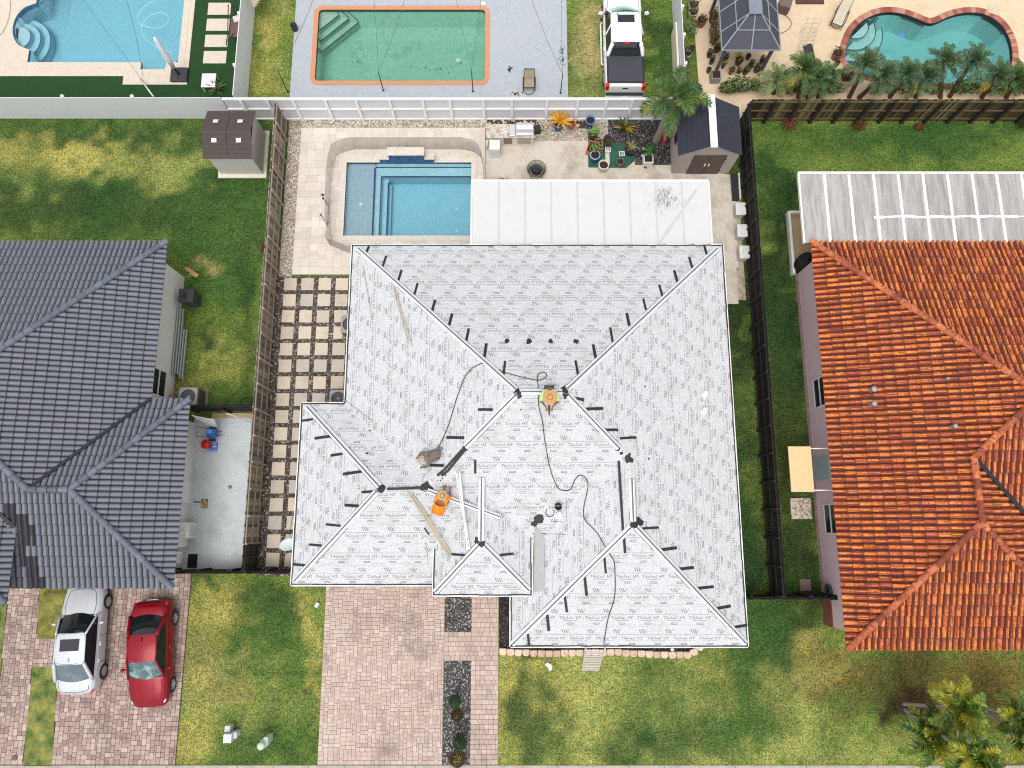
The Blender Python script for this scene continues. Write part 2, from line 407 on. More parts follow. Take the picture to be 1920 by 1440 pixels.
    c = mixc(nt, ramp(nt, n1, .38, .62), mixc(nt, 1, c, (.55,.64,.64), 'MULTIPLY'), mixc(nt, 1, c, (1.36,1.3,1.3), 'MULTIPLY'))
    c = mixc(nt, ramp(nt, n2, .38, .62), mixc(nt, 1, c, (.34,.42,.42), 'MULTIPLY'), mixc(nt, 1, c, (1.75,1.62,1.6), 'MULTIPLY'))
    c = mixc(nt, ramp(nt, n3, .47, .64, 0, .5), c, mixc(nt, 1, c, (.56,.76,.76), 'MULTIPLY')); c = mixc(nt, ramp(nt, noise(nt, .75, 8, .78), .5, .66, 0, .45), c, mixc(nt, 1, c, (1.35,1.15,1.1), 'MULTIPLY'))
    c = mixc(nt, ramp(nt, noise(nt, 22, 2, .5), .62, .72, 0, .7), c, STRAW)
    nt.links.new(c, p.inputs['Base Color']); p.inputs['Roughness'].default_value = .95; p.inputs['Specular IOR Level'].default_value = .1
    bump(nt, p, n2, .8, .05)
    me.materials.append(m); o = bpy.data.objects.new('ground', me); COL.objects.link(o); tag(o, kind='structure')
ground()
# ---- pavers: real units laid edge to edge
def lay(mb, x0, x1, y0, y1, cell, shapes, gap, z, cols, blocked=None, jj=.1):
    nx = int(round((x1-x0)/cell)); ny = int(round((y1-y0)/cell)); occ = np.zeros((ny, nx), bool)
    cx = (x1-x0)/nx; cy = (y1-y0)/ny
    for j in range(ny):
        for i in range(nx):
            if blocked and blocked(x0+(i+.5)*cx, y0+(j+.5)*cy): occ[j, i] = True
    for j in range(ny):
        for i in range(nx):
            if occ[j, i]: continue
            c = list(shapes); random.shuffle(c); c += [(1,2),(2,1),(1,1)]
            for w, h in c:
                if i+w <= nx and j+h <= ny and not occ[j:j+h, i:i+w].any():
                    if (w, h) in shapes or True: break
            occ[j:j+h, i:i+w] = True
            xa = x0+i*cx+gap/2; xb = x0+(i+w)*cx-gap/2; ya = y0+j*cy+gap/2; yb = y0+(j+h)*cy-gap/2
            k = min(xb-xa, yb-ya)*.12
            mb.add([(xa+k,ya,z),(xb-k,ya,z),(xb,ya+k,z),(xb,yb-k,z),(xb-k,yb,z),(xa+k,yb,z),(xa,yb-k,z),(xa,ya+k,z)], [tuple(range(8))], jit(pick(cols), jj))
PAV = VM('concrete_paver', .85, fine=30, fa=.12, dirt=lin(112,94,88), ds=.6, dl=(.5, .82), bs=20, bst=.15)
JOINT = M('joint_sand', lin(130,110,102), .95, fine=40)
pc = [lin(196,174,162), lin(202,181,170), lin(190,168,157), lin(206,186,175), lin(197,173,160)]
def pavers(x0, x1, y0, y1, name, cols, blocked=None, border=True, cell=.085, shapes=((2,2),(2,2),(3,2),(2,3),(3,2)), gap=.012, z=.03, mat=PAV, joint=JOINT, jj=.06):
    mb = MB(); j = MB()
    lay(mb, x0, x1, y0, y1, cell, shapes, gap, z, cols, blocked, jj)
    o = struct(mb, name, mat)
    return o
def slab(name, outer, z, mat, holes=()):
    mb = MB().sheet(outer, holes, z)
    for l in [outer]: 
        n = len(l)
        for i in range(n):
            a, b = l[i], l[(i+1) % n]; mb.add([(a[0],a[1],-.02),(b[0],b[1],-.02),(b[0],b[1],z),(a[0],a[1],z)], [(0,1,2,3)])
    return struct(mb, name, mat)
# own driveway and walk (gravel strips left open)
STR1 = rect(-2.98, -1.78, -4.6, -2.3); STR2 = rect(-2.98, -1.78, -10.0, -5.82)
blk = lambda x, y: inside((x, y), STR1) or inside((x, y), STR2)
slab('driveway_bed', rect(-8.33, -.6, -10.05, -1.6), .022, JOINT)
mbp = MB()
lay(mbp, -8.33, -3.0, -10.02, -1.7, .085, ((2,2),(3,2),(2,3),(3,2),(3,2)), .012, .03, pc, None, .06)
lay(mbp, -3.0, -.6, -10.02, -1.7, .1, ((2,2),(2,2),(2,2),(3,2)), .012, .03, pc, blk, .05)
struct(mbp, 'driveway', PAV)
# neighbour driveway
pn = [lin(184,162,152), lin(174,151,142), lin(164,141,132), lin(192,170,160), lin(156,133,125), lin(180,156,146)]
slab('neighbour_driveway_bed', rect(-26, -14.4, -10.05, -1.9), .022, M('joint_dark', lin(84,68,60), .95, fine=40))
GR1 = rect(-21.2, -18.95, -4.3, -1.9); GR2 = rect(-20.9, -19.35, -10.1, -5.75); GR3 = rect(-27, -21.75, -10.1, -2)
def nb(x, y): return inside((x,y), NG1) or inside((x,y), NG2) or inside((x,y), NG3)
NG1 = kpx([(70,1198),(77,1080),(128,1080),(118,1198)]); NG2 = kpx([(44,1436),(62,1250),(110,1250),(98,1436)]); NG3 = kpx([(-400,1436),(-2,1300),(14,1130),(-400,1100)])
mbp = MB(); lay(mbp, -25.8, -14.42, -10.02, -1.9, .095, ((2,2),(2,2),(3,2),(2,3)), .014, .03, pn, nb, .1)
struct(mbp, 'neighbour_driveway', PAV)
for i, q in enumerate((NG1, NG2, NG3)):
    mb = MB().sheet(q, z=.036, col=(MID, EMER, EMER)[i] if i else lin(92,88,40))
    m = MATS.get('strip_grass')
    if not m:
        m, nt, p = newmat('strip_grass'); MATS['strip_grass'] = m
        a = nt.nodes.new('ShaderNodeAttribute'); a.attribute_name = 'Col'; c = a.outputs[0]
        c = mixc(nt, ramp(nt, noise(nt, 1.6, 5, .7), .35, .65), c, YEL)
        c = mixc(nt, ramp(nt, noise(nt, 24, 4, .8), .35, .65), mixc(nt, 1, c, (.55,.6,.55), 'MULTIPLY'), mixc(nt, 1, c, (1.3,1.3,1.2), 'MULTIPLY'))
        nt.links.new(c, p.inputs['Base Color']); p.inputs['Roughness'].default_value = .95
    stuff(mb, 'grass', m, ('short olive grass patch between the house and the white car', 'narrow green grass strip inside the left driveway', 'grass at the left edge beyond the paved drive')[i], 'grass')
# sidewalk along the street
SW = M('sidewalk_concrete', lin(196,186,174), .9, dirt=lin(150,138,126), ds=1.3, dl=(.45,.8), fine=30)
mb = MB()
for i in range(44):
    x = -33+i*1.52; mb.bx(x, x+1.5, -11.6, -10.05, -.05, .036)
struct(mb, 'sidewalk', SW)
struct(MB().sheet(rect(-60, 60, -20, -11.6), z=.012), 'road', M('asphalt', (.06,.06,.06), .9, fine=30))
# gravel beds
def gravel(name, cols, scale=13, dark=.5):
    m, nt, p = newmat(name)
    tc = nt.nodes.new('ShaderNodeTexCoord').outputs['Object']
    v = N(nt, 'ShaderNodeTexVoronoi', Scale=scale); nt.links.new(tc, v.inputs['Vector']); v.inputs['Randomness'].default_value = 1
    cr = nt.nodes.new('ShaderNodeValToRGB'); cr.color_ramp.interpolation = 'CONSTANT'
    sep = nt.nodes.new('ShaderNodeSeparateColor'); nt.links.new(v.outputs['Color'], sep.inputs[0]); nt.links.new(sep.outputs[0], cr.inputs[0])
    el = cr.color_ramp.elements
    while len(el) < len(cols): el.new(.5)
    for i, c in enumerate(cols): el[i].position = i/len(cols); el[i].color = tuple(c)+(1,)
    e = N(nt, 'ShaderNodeTexVoronoi', Scale=scale, feature='DISTANCE_TO_EDGE'); nt.links.new(tc, e.inputs['Vector'])
    out = mixc(nt, ramp(nt, e.outputs['Distance'], 0, .12), [x*dark*.5 for x in cols[0]], cr.outputs[0])
    out = mixc(nt, ramp(nt, noise(nt, 1.6, 6, .7), .45, .75, 0, .55), out, mixc(nt, 1, out, (.5,.45,.4), 'MULTIPLY'))
    nt.links.new(out, p.inputs['Base Color']); p.inputs['Roughness'].default_value = .85
    bump(nt, p, e.outputs['Distance'], .9, .06)
    return m
PEB = gravel('pale_pebbles', [lin(178,162,144), lin(204,192,176), lin(222,212,198), lin(192,178,160), lin(232,226,214), lin(160,142,124), lin(212,202,188)], 15, .9)
DGR = gravel('dark_gravel', [lin(98,86,78), lin(116,104,96), lin(80,70,64), lin(150,140,130), lin(88,78,72), lin(190,182,172), lin(104,92,84), lin(70,62,56)], 14, .8)
LAV = gravel('grey_lava_gravel', [lin(88,84,84), lin(112,108,108), lin(70,66,66), lin(140,136,134), lin(96,90,90), lin(200,196,192), lin(62,60,60)], 18)
def bed(name, poly, z, mat, label):
    stuff(MB().sheet(poly, z=z), name, mat, label, 'gravel')
bed('pebble_bed', [(-11.4,11.95),(-10.75,11.95),(-10.75,19.9),(-1.3,19.9),(-1.3,20.4),(-11.4,20.4)], .018, PEB, 'pale pebble bed between the brown slat fence and the travertine pool deck')
bed('pebble_bed', rect(-1.3, 4.9, 19.15, 20.4), .018, PEB, 'pale pebble and mulch bed under the white fence behind the potted plants')
bed('gravel_bed', rect(4.9, 8.05, 17.8, 20.4), .021, gravel('slate_chips', [lin(58,52,54), lin(84,78,80), lin(110,102,102), lin(48,44,46), lin(150,144,140), lin(70,64,66)], 15), 'dark slate chip bed around the trunk of the tall palm')
bed('gravel_bed', rect(-11.5, -7.0, -2.2, 11.95), .012, DGR, 'dark gravel bed under the grid of square beige slabs')
bed('gravel_bed', rect(-2.98, -1.78, -4.6, -2.3), .026, LAV, 'grey gravel strip in the driveway next to the roof edge')
bed('gravel_bed', rect(-2.98, -1.78, -10.0, -5.82), .026, LAV, 'grey gravel strip in the driveway holding two round shrubs')
bed('gravel_bed', [(-.58,-5.4),(8.3,-5.4),(8.3,-4.3),(.6,-4.3),(.6,-2.4),(-.58,-2.4)], .014, gravel('black_gravel', [lin(44,40,42), lin(70,64,64), lin(34,30,32), lin(110,104,100), lin(52,48,48)], 18), 'black gravel strip behind the row of edging stones')
# square slabs in the dark gravel
TR = VM('slab_concrete', .85, fine=22, fa=.07, dirt=lin(170,158,148), ds=1.5, dl=(.5,.9), bs=20, bst=.1)
first = None
cols_x = [(-10.79,), (-10.0,), (-9.14,), (-8.28,)]
rows = []
def slabs():
    k = 0
    for r in range(17):
        y = 11.55-.815*r
        for c in range(4):
            x = -10.8+.84*c
            if y < 5.7 and x > -9.1: continue
            mb = MB(); mb.box((x+rnd(-.01,.01), y+rnd(-.01,.01), .025), (.61, .61, .05), R(rnd(-.7,.7)), jit(pick([lin(208,194,176), lin(200,186,170), lin(192,182,172), lin(212,198,178)]), .03))
            o = mb.build('paving_slab', TR, bevel=.008)
            tag(o, 'square beige concrete slab in the dark gravel beside the white roof', 'paving slab', 'square slabs in the dark gravel')
slabs()
# white travertine deck of the own pool
TRV = VM('travertine', .7, fine=14, fa=.05, dirt=lin(206,192,176), ds=1.1, dl=(.45,.8))
tj = M('travertine_joint', lin(192,180,168), .9)
slab('pool_deck_bed', rect(-10.76, -1.36, 12.05, 19.93), .026, tj, [P_OWN])
mbp = MB(); lay(mbp, -10.76, -1.36, 12.05, 19.93, .2, ((2,2),(3,2),(2,3),(3,2),(4,2),(2,1)), .008, .034, [lin(220,209,197), lin(213,202,190), lin(225,215,205)], lambda x, y: -8.55 < x < -1.85 and 13.85 < y < 18.2, .025)
struct(mbp, 'pool_deck', TRV)
def scuffs(name, px_, py_, rx, ry, n, col, z, label):
    mb = MB()
    for _ in range(n):
        q = G(px_+random.gauss(0,rx), py_+random.gauss(0,ry), z); mb.box((q.x,q.y,z), (rnd(.02,.09),rnd(.02,.12),.003), rnd(0,3))
    stuff(mb, name, M('scuff_%d' % int(col[0]*9999), col, .9), label, 'stain')
# stained concrete patio behind the white canopy and down the side
CON = M('stained_concrete', lin(222,211,196), .9, var=.06, dirt=lin(150,134,116), ds=.8, dl=(.48,.76), fine=26)
slab('patio', [(-1.34,12.4),(11.1,12.4),(11.2,17.3),(8.0,17.86),(4.95,17.86),(4.95,19.2),(-1.34,19.2)], .03, CON)
slab('patio_walk', rect(8.9, 10.98, 10.55, 12.4), .03, CON)
slab('patio_edge', rect(10.98, 11.36, 10.75, 16.4), .02, M('rough_concrete', lin(200,184,164), .95, dirt=lin(120,104,86), ds=2.2, dl=(.45,.7), fine=26))
struct(MB().prism(rect(4.72, 4.93, 17.9, 19.17), .03, .07), 'patio_curb', M('curb', lin(214,204,190), .9))
# grey side slab of the left neighbour
slab('side_slab', rect(-14.9, -12.16, -1.9, 4.95), .03, M('painted_slab', lin(212,218,220), .7, var=.03, dirt=lin(160,158,154), ds=.7, dl=(.5,.85), fine=20))
slab('patio_slab', rect(-14.1, -12.1, 4.85, 5.2), .026, M('brick_strip', lin(196,170,130), .9, dirt=lin(90,70,50), ds=3))
# decks of the three upper pools
TURF = M('artificial_turf', lin(30,70,28), .95, var=.14, vs=2, fine=40)
slab('turf', rect(-30, -13.75, 20.6, 31), .008, TURF, [P_BLUE])
TD = M('cream_travertine', lin(228,214,196), .75, var=.04, dirt=lin(208,190,170), ds=1.4, dl=(.5,.8), fine=18)
slab('blue_pool_deck', [(-30,22.88),(-20.15,22.88),(-20.15,22.39),(-16.82,22.39),(-16.82,31),(-30,31)], .03, TD, [P_BLUE])
SCUF = 1
GD = M('grey_deck_paint', lin(186,192,199), .75, var=.03, dirt=lin(176,180,184), ds=.5, dl=(.45,.7), fine=14)
slab('grey_pool_deck', rect(-11.46, 2.89, 20.6, 31), .03, GD, [P_GREEN])
SD = M('sand_deck', lin(236,212,178), .85, var=.04, dirt=lin(206,176,140), ds=.9, dl=(.5,.8), fine=22)
slab('sand_pool_deck', [(9.7,20.45),(30,20.45),(30,31),(9.5,31)], .03, SD, [P_KID])
for i in range(10):
    x = -16.1; y = 23.62+i*.96
    tag(MB().bx(x, x+1.2, y, y+.72, 0, .035).build('paving_slab', TD, bevel=.006), 'rectangular cream slab in the artificial turf beside the blue pool', 'paving slab', 'cream slabs in the artificial turf')
# ---- pools
def water_mat(name, tint, dens):
    m = bpy.data.materials.new(name); m.use_nodes = True; nt = m.node_tree; nt.nodes.remove(nt.nodes['Principled BSDF'])
    out = nt.nodes['Material Output']
    t = N(nt, 'ShaderNodeBsdfTransparent'); g = N(nt, 'ShaderNodeBsdfGlossy', Roughness=.03)
    b = nt.nodes.new('ShaderNodeBump'); b.inputs['Strength'].default_value = .12; b.inputs['Distance'].default_value = .02
    nt.links.new(noise(nt, 5, 4, .6), b.inputs['Height']); nt.links.new(b.outputs[0], g.inputs['Normal'])
    fr = N(nt, 'ShaderNodeFresnel', IOR=1.33); nt.links.new(b.outputs[0], fr.inputs['Normal'])
    mx = nt.nodes.new('ShaderNodeMixShader'); nt.links.new(fr.outputs[0], mx.inputs[0]); nt.links.new(t.outputs[0], mx.inputs[1]); nt.links.new(g.outputs[0], mx.inputs[2])
    nt.links.new(mx.outputs[0], out.inputs['Surface'])
    v = N(nt, 'ShaderNodeVolumeAbsorption', Density=dens); v.inputs['Color'].default_value = tuple(tint)+(1,)
    nt.links.new(v.outputs[0], out.inputs['Volume'])
    return m
def pool(name, label, out, plaster, wmat, depth, cop_w, cop_mat, cop_z=.06, wz=-.1, line=None):
    c = (sum(p[0] for p in out)/len(out), sum(p[1] for p in out)/len(out), 0)
    t = thing(name, label, 'swimming pool', c)
    mb = MB(); n = len(out); mb.sheet(out, z=-depth)
    for i in range(n):
        a, b = out[i], out[(i+1) % n]
        mb.add([(a[0],a[1],-depth),(b[0],b[1],-depth),(b[0],b[1],.03),(a[0],a[1],.03)], [(3,2,1,0)])
    mb.build('basin', plaster, t)
    o2 = offset(out, cop_w); o1 = offset(out, -.015); cm = MB()
    for i in range(n):
        j = (i+1) % n
        A = [Vector((*o1[i], 0)), Vector((*o1[j], 0)), Vector((*o2[j], 0)), Vector((*o2[i], 0))]
        k = max(1, int((A[0]-A[1]).length/.13)) if cop_mat.name.startswith('brick') else 1
        for q in range(k):
            p0, p1 = A[0].lerp(A[1], q/k), A[0].lerp(A[1], (q+1)/k); p3, p2 = A[3].lerp(A[2], q/k), A[3].lerp(A[2], (q+1)/k)
            if k > 1 or cop_mat.name.startswith('brick'):
                mm = p0.lerp(p3, .5)
            cc = jit(pick([lin(158,92,76), lin(172,110,92), lin(144,82,68), lin(186,134,116)]), .1)
            cm.add([(p.x, p.y, z) for z in (.0, cop_z) for p in (p0, p1, p2, p3)], [(4,7,6,5),(0,1,5,4),(2,3,7,6)] if False else [(4,5,6,7),(0,4,5,1)[::1],(2,6,7,3)], cc)
    cm.build('coping', cop_mat, t)
    if line:
        lm = MB()
        for i in range(n):
            a, b = o1[i], o1[(i+1) % n]
            lm.add([(a[0],a[1],wz-.14),(b[0],b[1],wz-.14),(b[0],b[1],cop_z-.02),(a[0],a[1],cop_z-.02)], [(3,2,1,0)])
        lm.build('waterline_tile', line, t)
    w = MB(); i2 = offset(out, -.03); w.water(i2, -depth+.01, wz)
    tag(w.build('water', wmat), kind='structure')
    return t
PL_B = M('plaster_aqua', lin(176,214,224), .6, var=.05, vs=2, fine=12)
PL_S = M('plaster_sky', lin(186,222,232), .6, var=.04, vs=2, fine=12)
PL_G = M('plaster_green', lin(170,206,188), .6, var=.06, vs=.5, dirt=lin(96,140,116), ds=.9, dl=(.55,.85), fine=12)
PL_T = M('plaster_teal', lin(170,214,210), .6, var=.05, vs=1.2, fine=10)
NAVY = M('navy_tile', lin(30,52,96), .3, var=.25, vs=14)
COPE = M('coping_stone', lin(230,220,208), .7, var=.03, fine=16)
own = pool('swimming_pool', 'rectangular blue pool with a tanning shelf behind the white canopy', P_OWN, PL_B, water_mat('pool_water', (.42,.83,.93), .42), 1.25, .26, COPE, .05, -.08, NAVY)
def slabpart(name, x0, x1, y0, y1, z, mat, par, z0=-1.2): return MB().bx(x0, x1, y0, y1, z0, z).build(name, mat, par)
slabpart('tanning_shelf', -8.34, -6.95, 14.07, 17.99, -.3, M('plaster_pale_grey', lin(160,184,196), .6, var=.04, vs=2, fine=12), own)
slabpart('step', -6.95, -6.62, 14.07, 17.95, -.45, PL_B, own); slabpart('step', -6.62, -6.32, 14.07, 17.45, -.7, PL_B, own); slabpart('step', -6.32, -6.2, 14.07, 17.25, -.95, PL_B, own)
slabpart('bench', -6.62, -2.06, 17.46, 17.95, -.45, PL_B, own)
tl = MB()
for x, ya, yb, z in ((-6.98,14.08,17.9,-.3),(-6.66,14.08,17.47,-.45),(-6.34,14.08,17.27,-.7)): tl.bx(x-.03, x+.03, ya, yb, z-.01, z+.006)
tl.bx(-6.66, -2.07, 17.44, 17.5, -.47, -.44)
tl.build('step_tile', NAVY, own)
for x, y in ((-2.85,16.1),(-2.85,14.9),(-7.6,15.9)):
    MB().lathe((x, y, -1.25 if x > -6 else -.3), [(0,.03),(.05,.03),(.09,.015),(.09,0)], 12).build('drain', M('white_plastic', (.75,.75,.75), .4), own)
wf = thing('water_feature', 'raised cream wall with a blue glass tile spillway at the back of the pool', 'water feature', (-5.4, 18.2, 0))
GT = VM('glass_tile', .2, spec=.7)
g = MB()
def tiles(x0, x1, z0, z1, y):
    nx = int((x1-x0)/.05); nz = max(1, int((z1-z0)/.05))
    for i in range(nx):
        for k in range(nz):
            a = x0+(x1-x0)*i/nx; b = x0+(x1-x0)*(i+1)/nx; c = z0+(z1-z0)*k/nz; d = z0+(z1-z0)*(k+1)/nz
            g.add([(a+.003,y,c+.003),(b-.003,y,c+.003),(b-.003,y,d-.003),(a+.003,y,d-.003)], [(0,1,2,3)], jit(pick([lin(28,62,118), lin(44,86,150), lin(20,44,92), lin(66,110,170)]), .2))
wst = M('cream_stone', lin(226,214,200), .75, fine=14)
body = MB().bx(-6.15, -4.4, 18.04, 18.38, 0, .74).bx(-6.66, -6.15, 18.04, 18.3, 0, .34).bx(-4.4, -3.92, 18.04, 18.3, 0, .34)
body.build('wall', wst, wf)
tiles(-6.15, -4.4, -.08, .74, 17.985); tiles(-6.66, -6.15, -.08, .34, 17.985); tiles(-4.4, -3.92, -.08, .34, 17.985); g.bx(-6.655, -3.925, 17.99, 18.03, -.1, .33, lin(30,44,70)).bx(-6.14,-4.41,17.991,18.03,.331,.735, lin(30,44,70)); g.build('tile_face', GT, wf)
MB().bx(-6.2, -4.35, 17.97, 18.42, .743, .8).bx(-6.7, -6.16, 17.97, 18.34, .343, .39).bx(-4.39, -3.88, 17.97, 18.34, .343, .39).build('cap', wst, wf, bevel=.01)
gp = pool('swimming_pool', 'large rectangular green pool with an orange painted edge', P_GREEN, PL_G, water_mat('green_water', (.42,.86,.74), .36), 1.3, .22, M('orange_coping', lin(222,152,112), .7, var=.05, fine=18), .06, -.12, M('dark_line', lin(60,84,76), .5))
for k in range(3):
    a = .95+.45*k
    MB().prism([(-10.21, 26.78), (-10.21, 26.78-a), (-10.21+a*1.05, 26.78)], -1.25, -.3-.28*k).build('corner_step', PL_G, gp)
    MB().beam((-10.2, 26.78-a, -.292-.28*k), (-10.2+a*1.03, 26.75, -.292-.28*k), .05, .02).build('step_edge', M('dark_line', (0,0,0)), gp)
bp = pool('swimming_pool', 'bright blue pool with a round step bay at the upper left', P_BLUE, PL_S, water_mat('blue_water', (.36,.85,.95), .36), 1.25, .32, TD, .045, -.1, M('blue_line', lin(70,110,150), .4))
for k in range(3):
    r = .55+.36*k
    MB().prism([(-26.05+r*math.cos(R(a)), 25.35+r*1.15*math.sin(R(a))) for a in range(-100, 112, 12)], -1.22, -.28-.26*k).build('round_step', PL_S, bp)
    MB().tube([(-26.05+r*math.cos(R(a)), 25.35+r*1.15*math.sin(R(a)), -.27-.26*k) for a in range(-60, 75, 10)], .02, 6).build('step_edge', M('blue_line', (0,0,0)), bp)
kp = pool('swimming_pool', 'kidney shaped turquoise pool with a brick rim behind the palms', P_KID, PL_T, water_mat('teal_water', (.34,.86,.86), .42), 1.4, .3, VM('brick_coping', .8, fine=30, fa=.15), .05, -.16, M('brick_dark_line', lin(40,36,36), .6))  # near-black waterline band under the brick rim
kc = G(1608, 42)
for k in range(3):
    r = .75+.5*k; c = G(1604, 50)
    pts = [(c.x+.1+r*math.cos(R(a)), c.y+.25+r*math.sin(R(a))) for a in range(-140, 70, 10)]
    pts = [q for q in pts if inside(q, offset(P_KID, -.06))]
    ins = [(c.x-.35, c.y+.9), (c.x-.75, c.y+.2)]
    ins = [q for q in ins if inside(q, P_KID)]
    MB().prism(pts+ins, -1.35, -.3-.25*k).build('round_step', PL_T, kp)
    MB().tube([(x, y, -.29-.25*k) for x, y in pts], .022, 6).build('step_edge', M('dark_line', (0,0,0)), kp)
scuffs('deck_scuffs', 1053, 105, 3, 12, 40, lin(120,122,126), .034, 'dark scuff marks on the grey deck near its right edge')
scuffs('deck_scuffs', 956, 131, 3, 4, 26, lin(112,116,122), .034, 'small dark smudge in the middle of the grey deck')
scuffs('peeled_paint', 968, 176, 9, 3, 60, lin(214,200,190), .034, 'peeled pale patch at the front edge of the grey deck')
scuffs('pool_leaves', 825, 128, 20, 7, 26, lin(92,132,104), -1.28, 'dark leaf specks on the floor of the green pool, right side')
scuffs('pool_leaves', 668, 100, 10, 9, 20, lin(104,142,114), -1.28, 'dark leaf specks on the floor of the green pool, left side')
# ================================================================ the house being re-roofed
EV = 2.9
BODY = [(-7.2, 9.46, -2.06, 12.4, 2.9), (-.06, 9.5, -4.77, 7.5, 2.9), (-9.04, .38, -2.38, 5.18, 2.9), (-3.17, .79, -2.74, 4.5, 3.4)]
def bz(b, x, y):
    x0, x1, y0, y1, e = b
    d = min(x-x0, x1-x, y-y0, y1-y)
    return e+d/3 if d >= -1e-6 else -1
def roofz(x, y): return max(bz(b, x, y) for b in BODY)
def RP(px, py, lift=0.0):
    z = 3.6
    for _ in range(12):
        p = G(px, py, z); zz = roofz(p.x, p.y)
        if zz < 0: zz = 2.9
        z = zz
    return Vector((p.x, p.y, z+lift))
house = thing('house', 'house whose hip roof is bare white printed underlayment with three workers on it', 'house', (1.2, 4, 0))
m, nt, p = newmat('roof_underlayment')
uv = nt.nodes.new('ShaderNodeTexCoord').outputs['UV']
base = lin(224, 225, 227)
n1 = noise(nt, 7, 8, .8, (1, 2.2, 1), uv); n2 = noise(nt, 26, 3, .8, (.5, 1.6, 1), uv); n3 = noise(nt, 1.1, 6, .7, None, uv); n4 = noise(nt, 5, 5, .75, (.16, 6, 1), uv)
c = mixc(nt, ramp(nt, n1, .34, .62), lin(192,193,196), base)
c = mixc(nt, ramp(nt, n2, .3, .5), lin(146,146,150), c)
c = mixc(nt, ramp(nt, n4, .56, .72, 0, .5), c, lin(150,148,148))
c = mixc(nt, ramp(nt, n3, .52, .74, 0, .5), c, lin(172,166,160))
c = mixc(nt, ramp(nt, noise(nt, 60, 1, .5, None, uv), .62, .7, 0, .55), c, lin(120,120,122))
nt.links.new(c, p.inputs['Base Color']); p.inputs['Roughness'].default_value = .8; p.inputs['Specular IOR Level'].default_value = .2
bump(nt, p, noise(nt, 2.2, 6, .7, (.3,2.5,1), uv), .5, .03)
UND = m
INK = M('print_ink', lin(116,116,122), .8, var=.25, vs=6)
SEAM = M('seam_line', lin(118,114,112), .9, var=.3, vs=3)
TAR = M('black_tar', lin(34,35,40), .6, var=.3, vs=9, bs=30, bst=.4)
FASC = M('white_fascia', lin(236,236,232), .5, var=.03)
WALLW = M('house_wall', lin(214,206,196), .9, var=.03, fine=20)
GALV = M('galvanised_metal', lin(236,238,241), .35, .15, var=.04, vs=5)
# glyphs of the printed membrane
def text_mesh(s, size):
    cu = bpy.data.curves.new('t', 'FONT'); cu.body = s; cu.size = size; cu.resolution_u = 1; cu.align_x = 'LEFT'
    o = bpy.data.objects.new('t', cu); COL.objects.link(o); bpy.context.view_layer.update()
    me = bpy.data.meshes.new_from_object(o.evaluated_get(bpy.context.evaluated_depsgraph_get()))
    r = ([v.co.copy() for v in me.vertices], [list(f.vertices) for f in me.polygons])
    w = max(v.x for v in r[0]); bpy.data.objects.remove(o); bpy.data.meshes.remove(me); bpy.data.curves.remove(cu)
    return r, w
def glyph_sets(s, size):
    out = []; x = 0
    for ch in s:
        if ch == ' ': x += size*.5; continue
        (v, f), w = text_mesh(ch, size); out.append((x, [(a.x, a.y) for a in v], f)); x += w+size*.09
    return out, x
TXT, TW = glyph_sets('TileSeal HT', .165)
def logo():
    q = []; h = .17
    for k in range(3): q.append([(-.12+.08*k, h), (-.092+.08*k, h), (-.03+.08*k, 0), (-.05+.08*k, 0)])
    q.append([(.12, 0), (.133, 0), (.2, h), (.187, h)]); q.append([(.05, .0), (.06, 0), (.105, .12), (.095, .12)])
    return q
LOGO = logo()
def pill():
    a, b, w = .135, .036, .019
    def ring(a, b): return [(a-b+b*math.cos(R(t)), b*math.sin(R(t))) for t in (-90,-45,0,45,90)]+[(-a+b+b*math.cos(R(t)), b*math.sin(R(t))) for t in (90,135,180,225,270)]
    o, i = ring(a, b), ring(a-w, b-w); return [[o[k], o[(k+1) % 10], i[(k+1) % 10], i[k]] for k in range(10)]
PILL = pill()
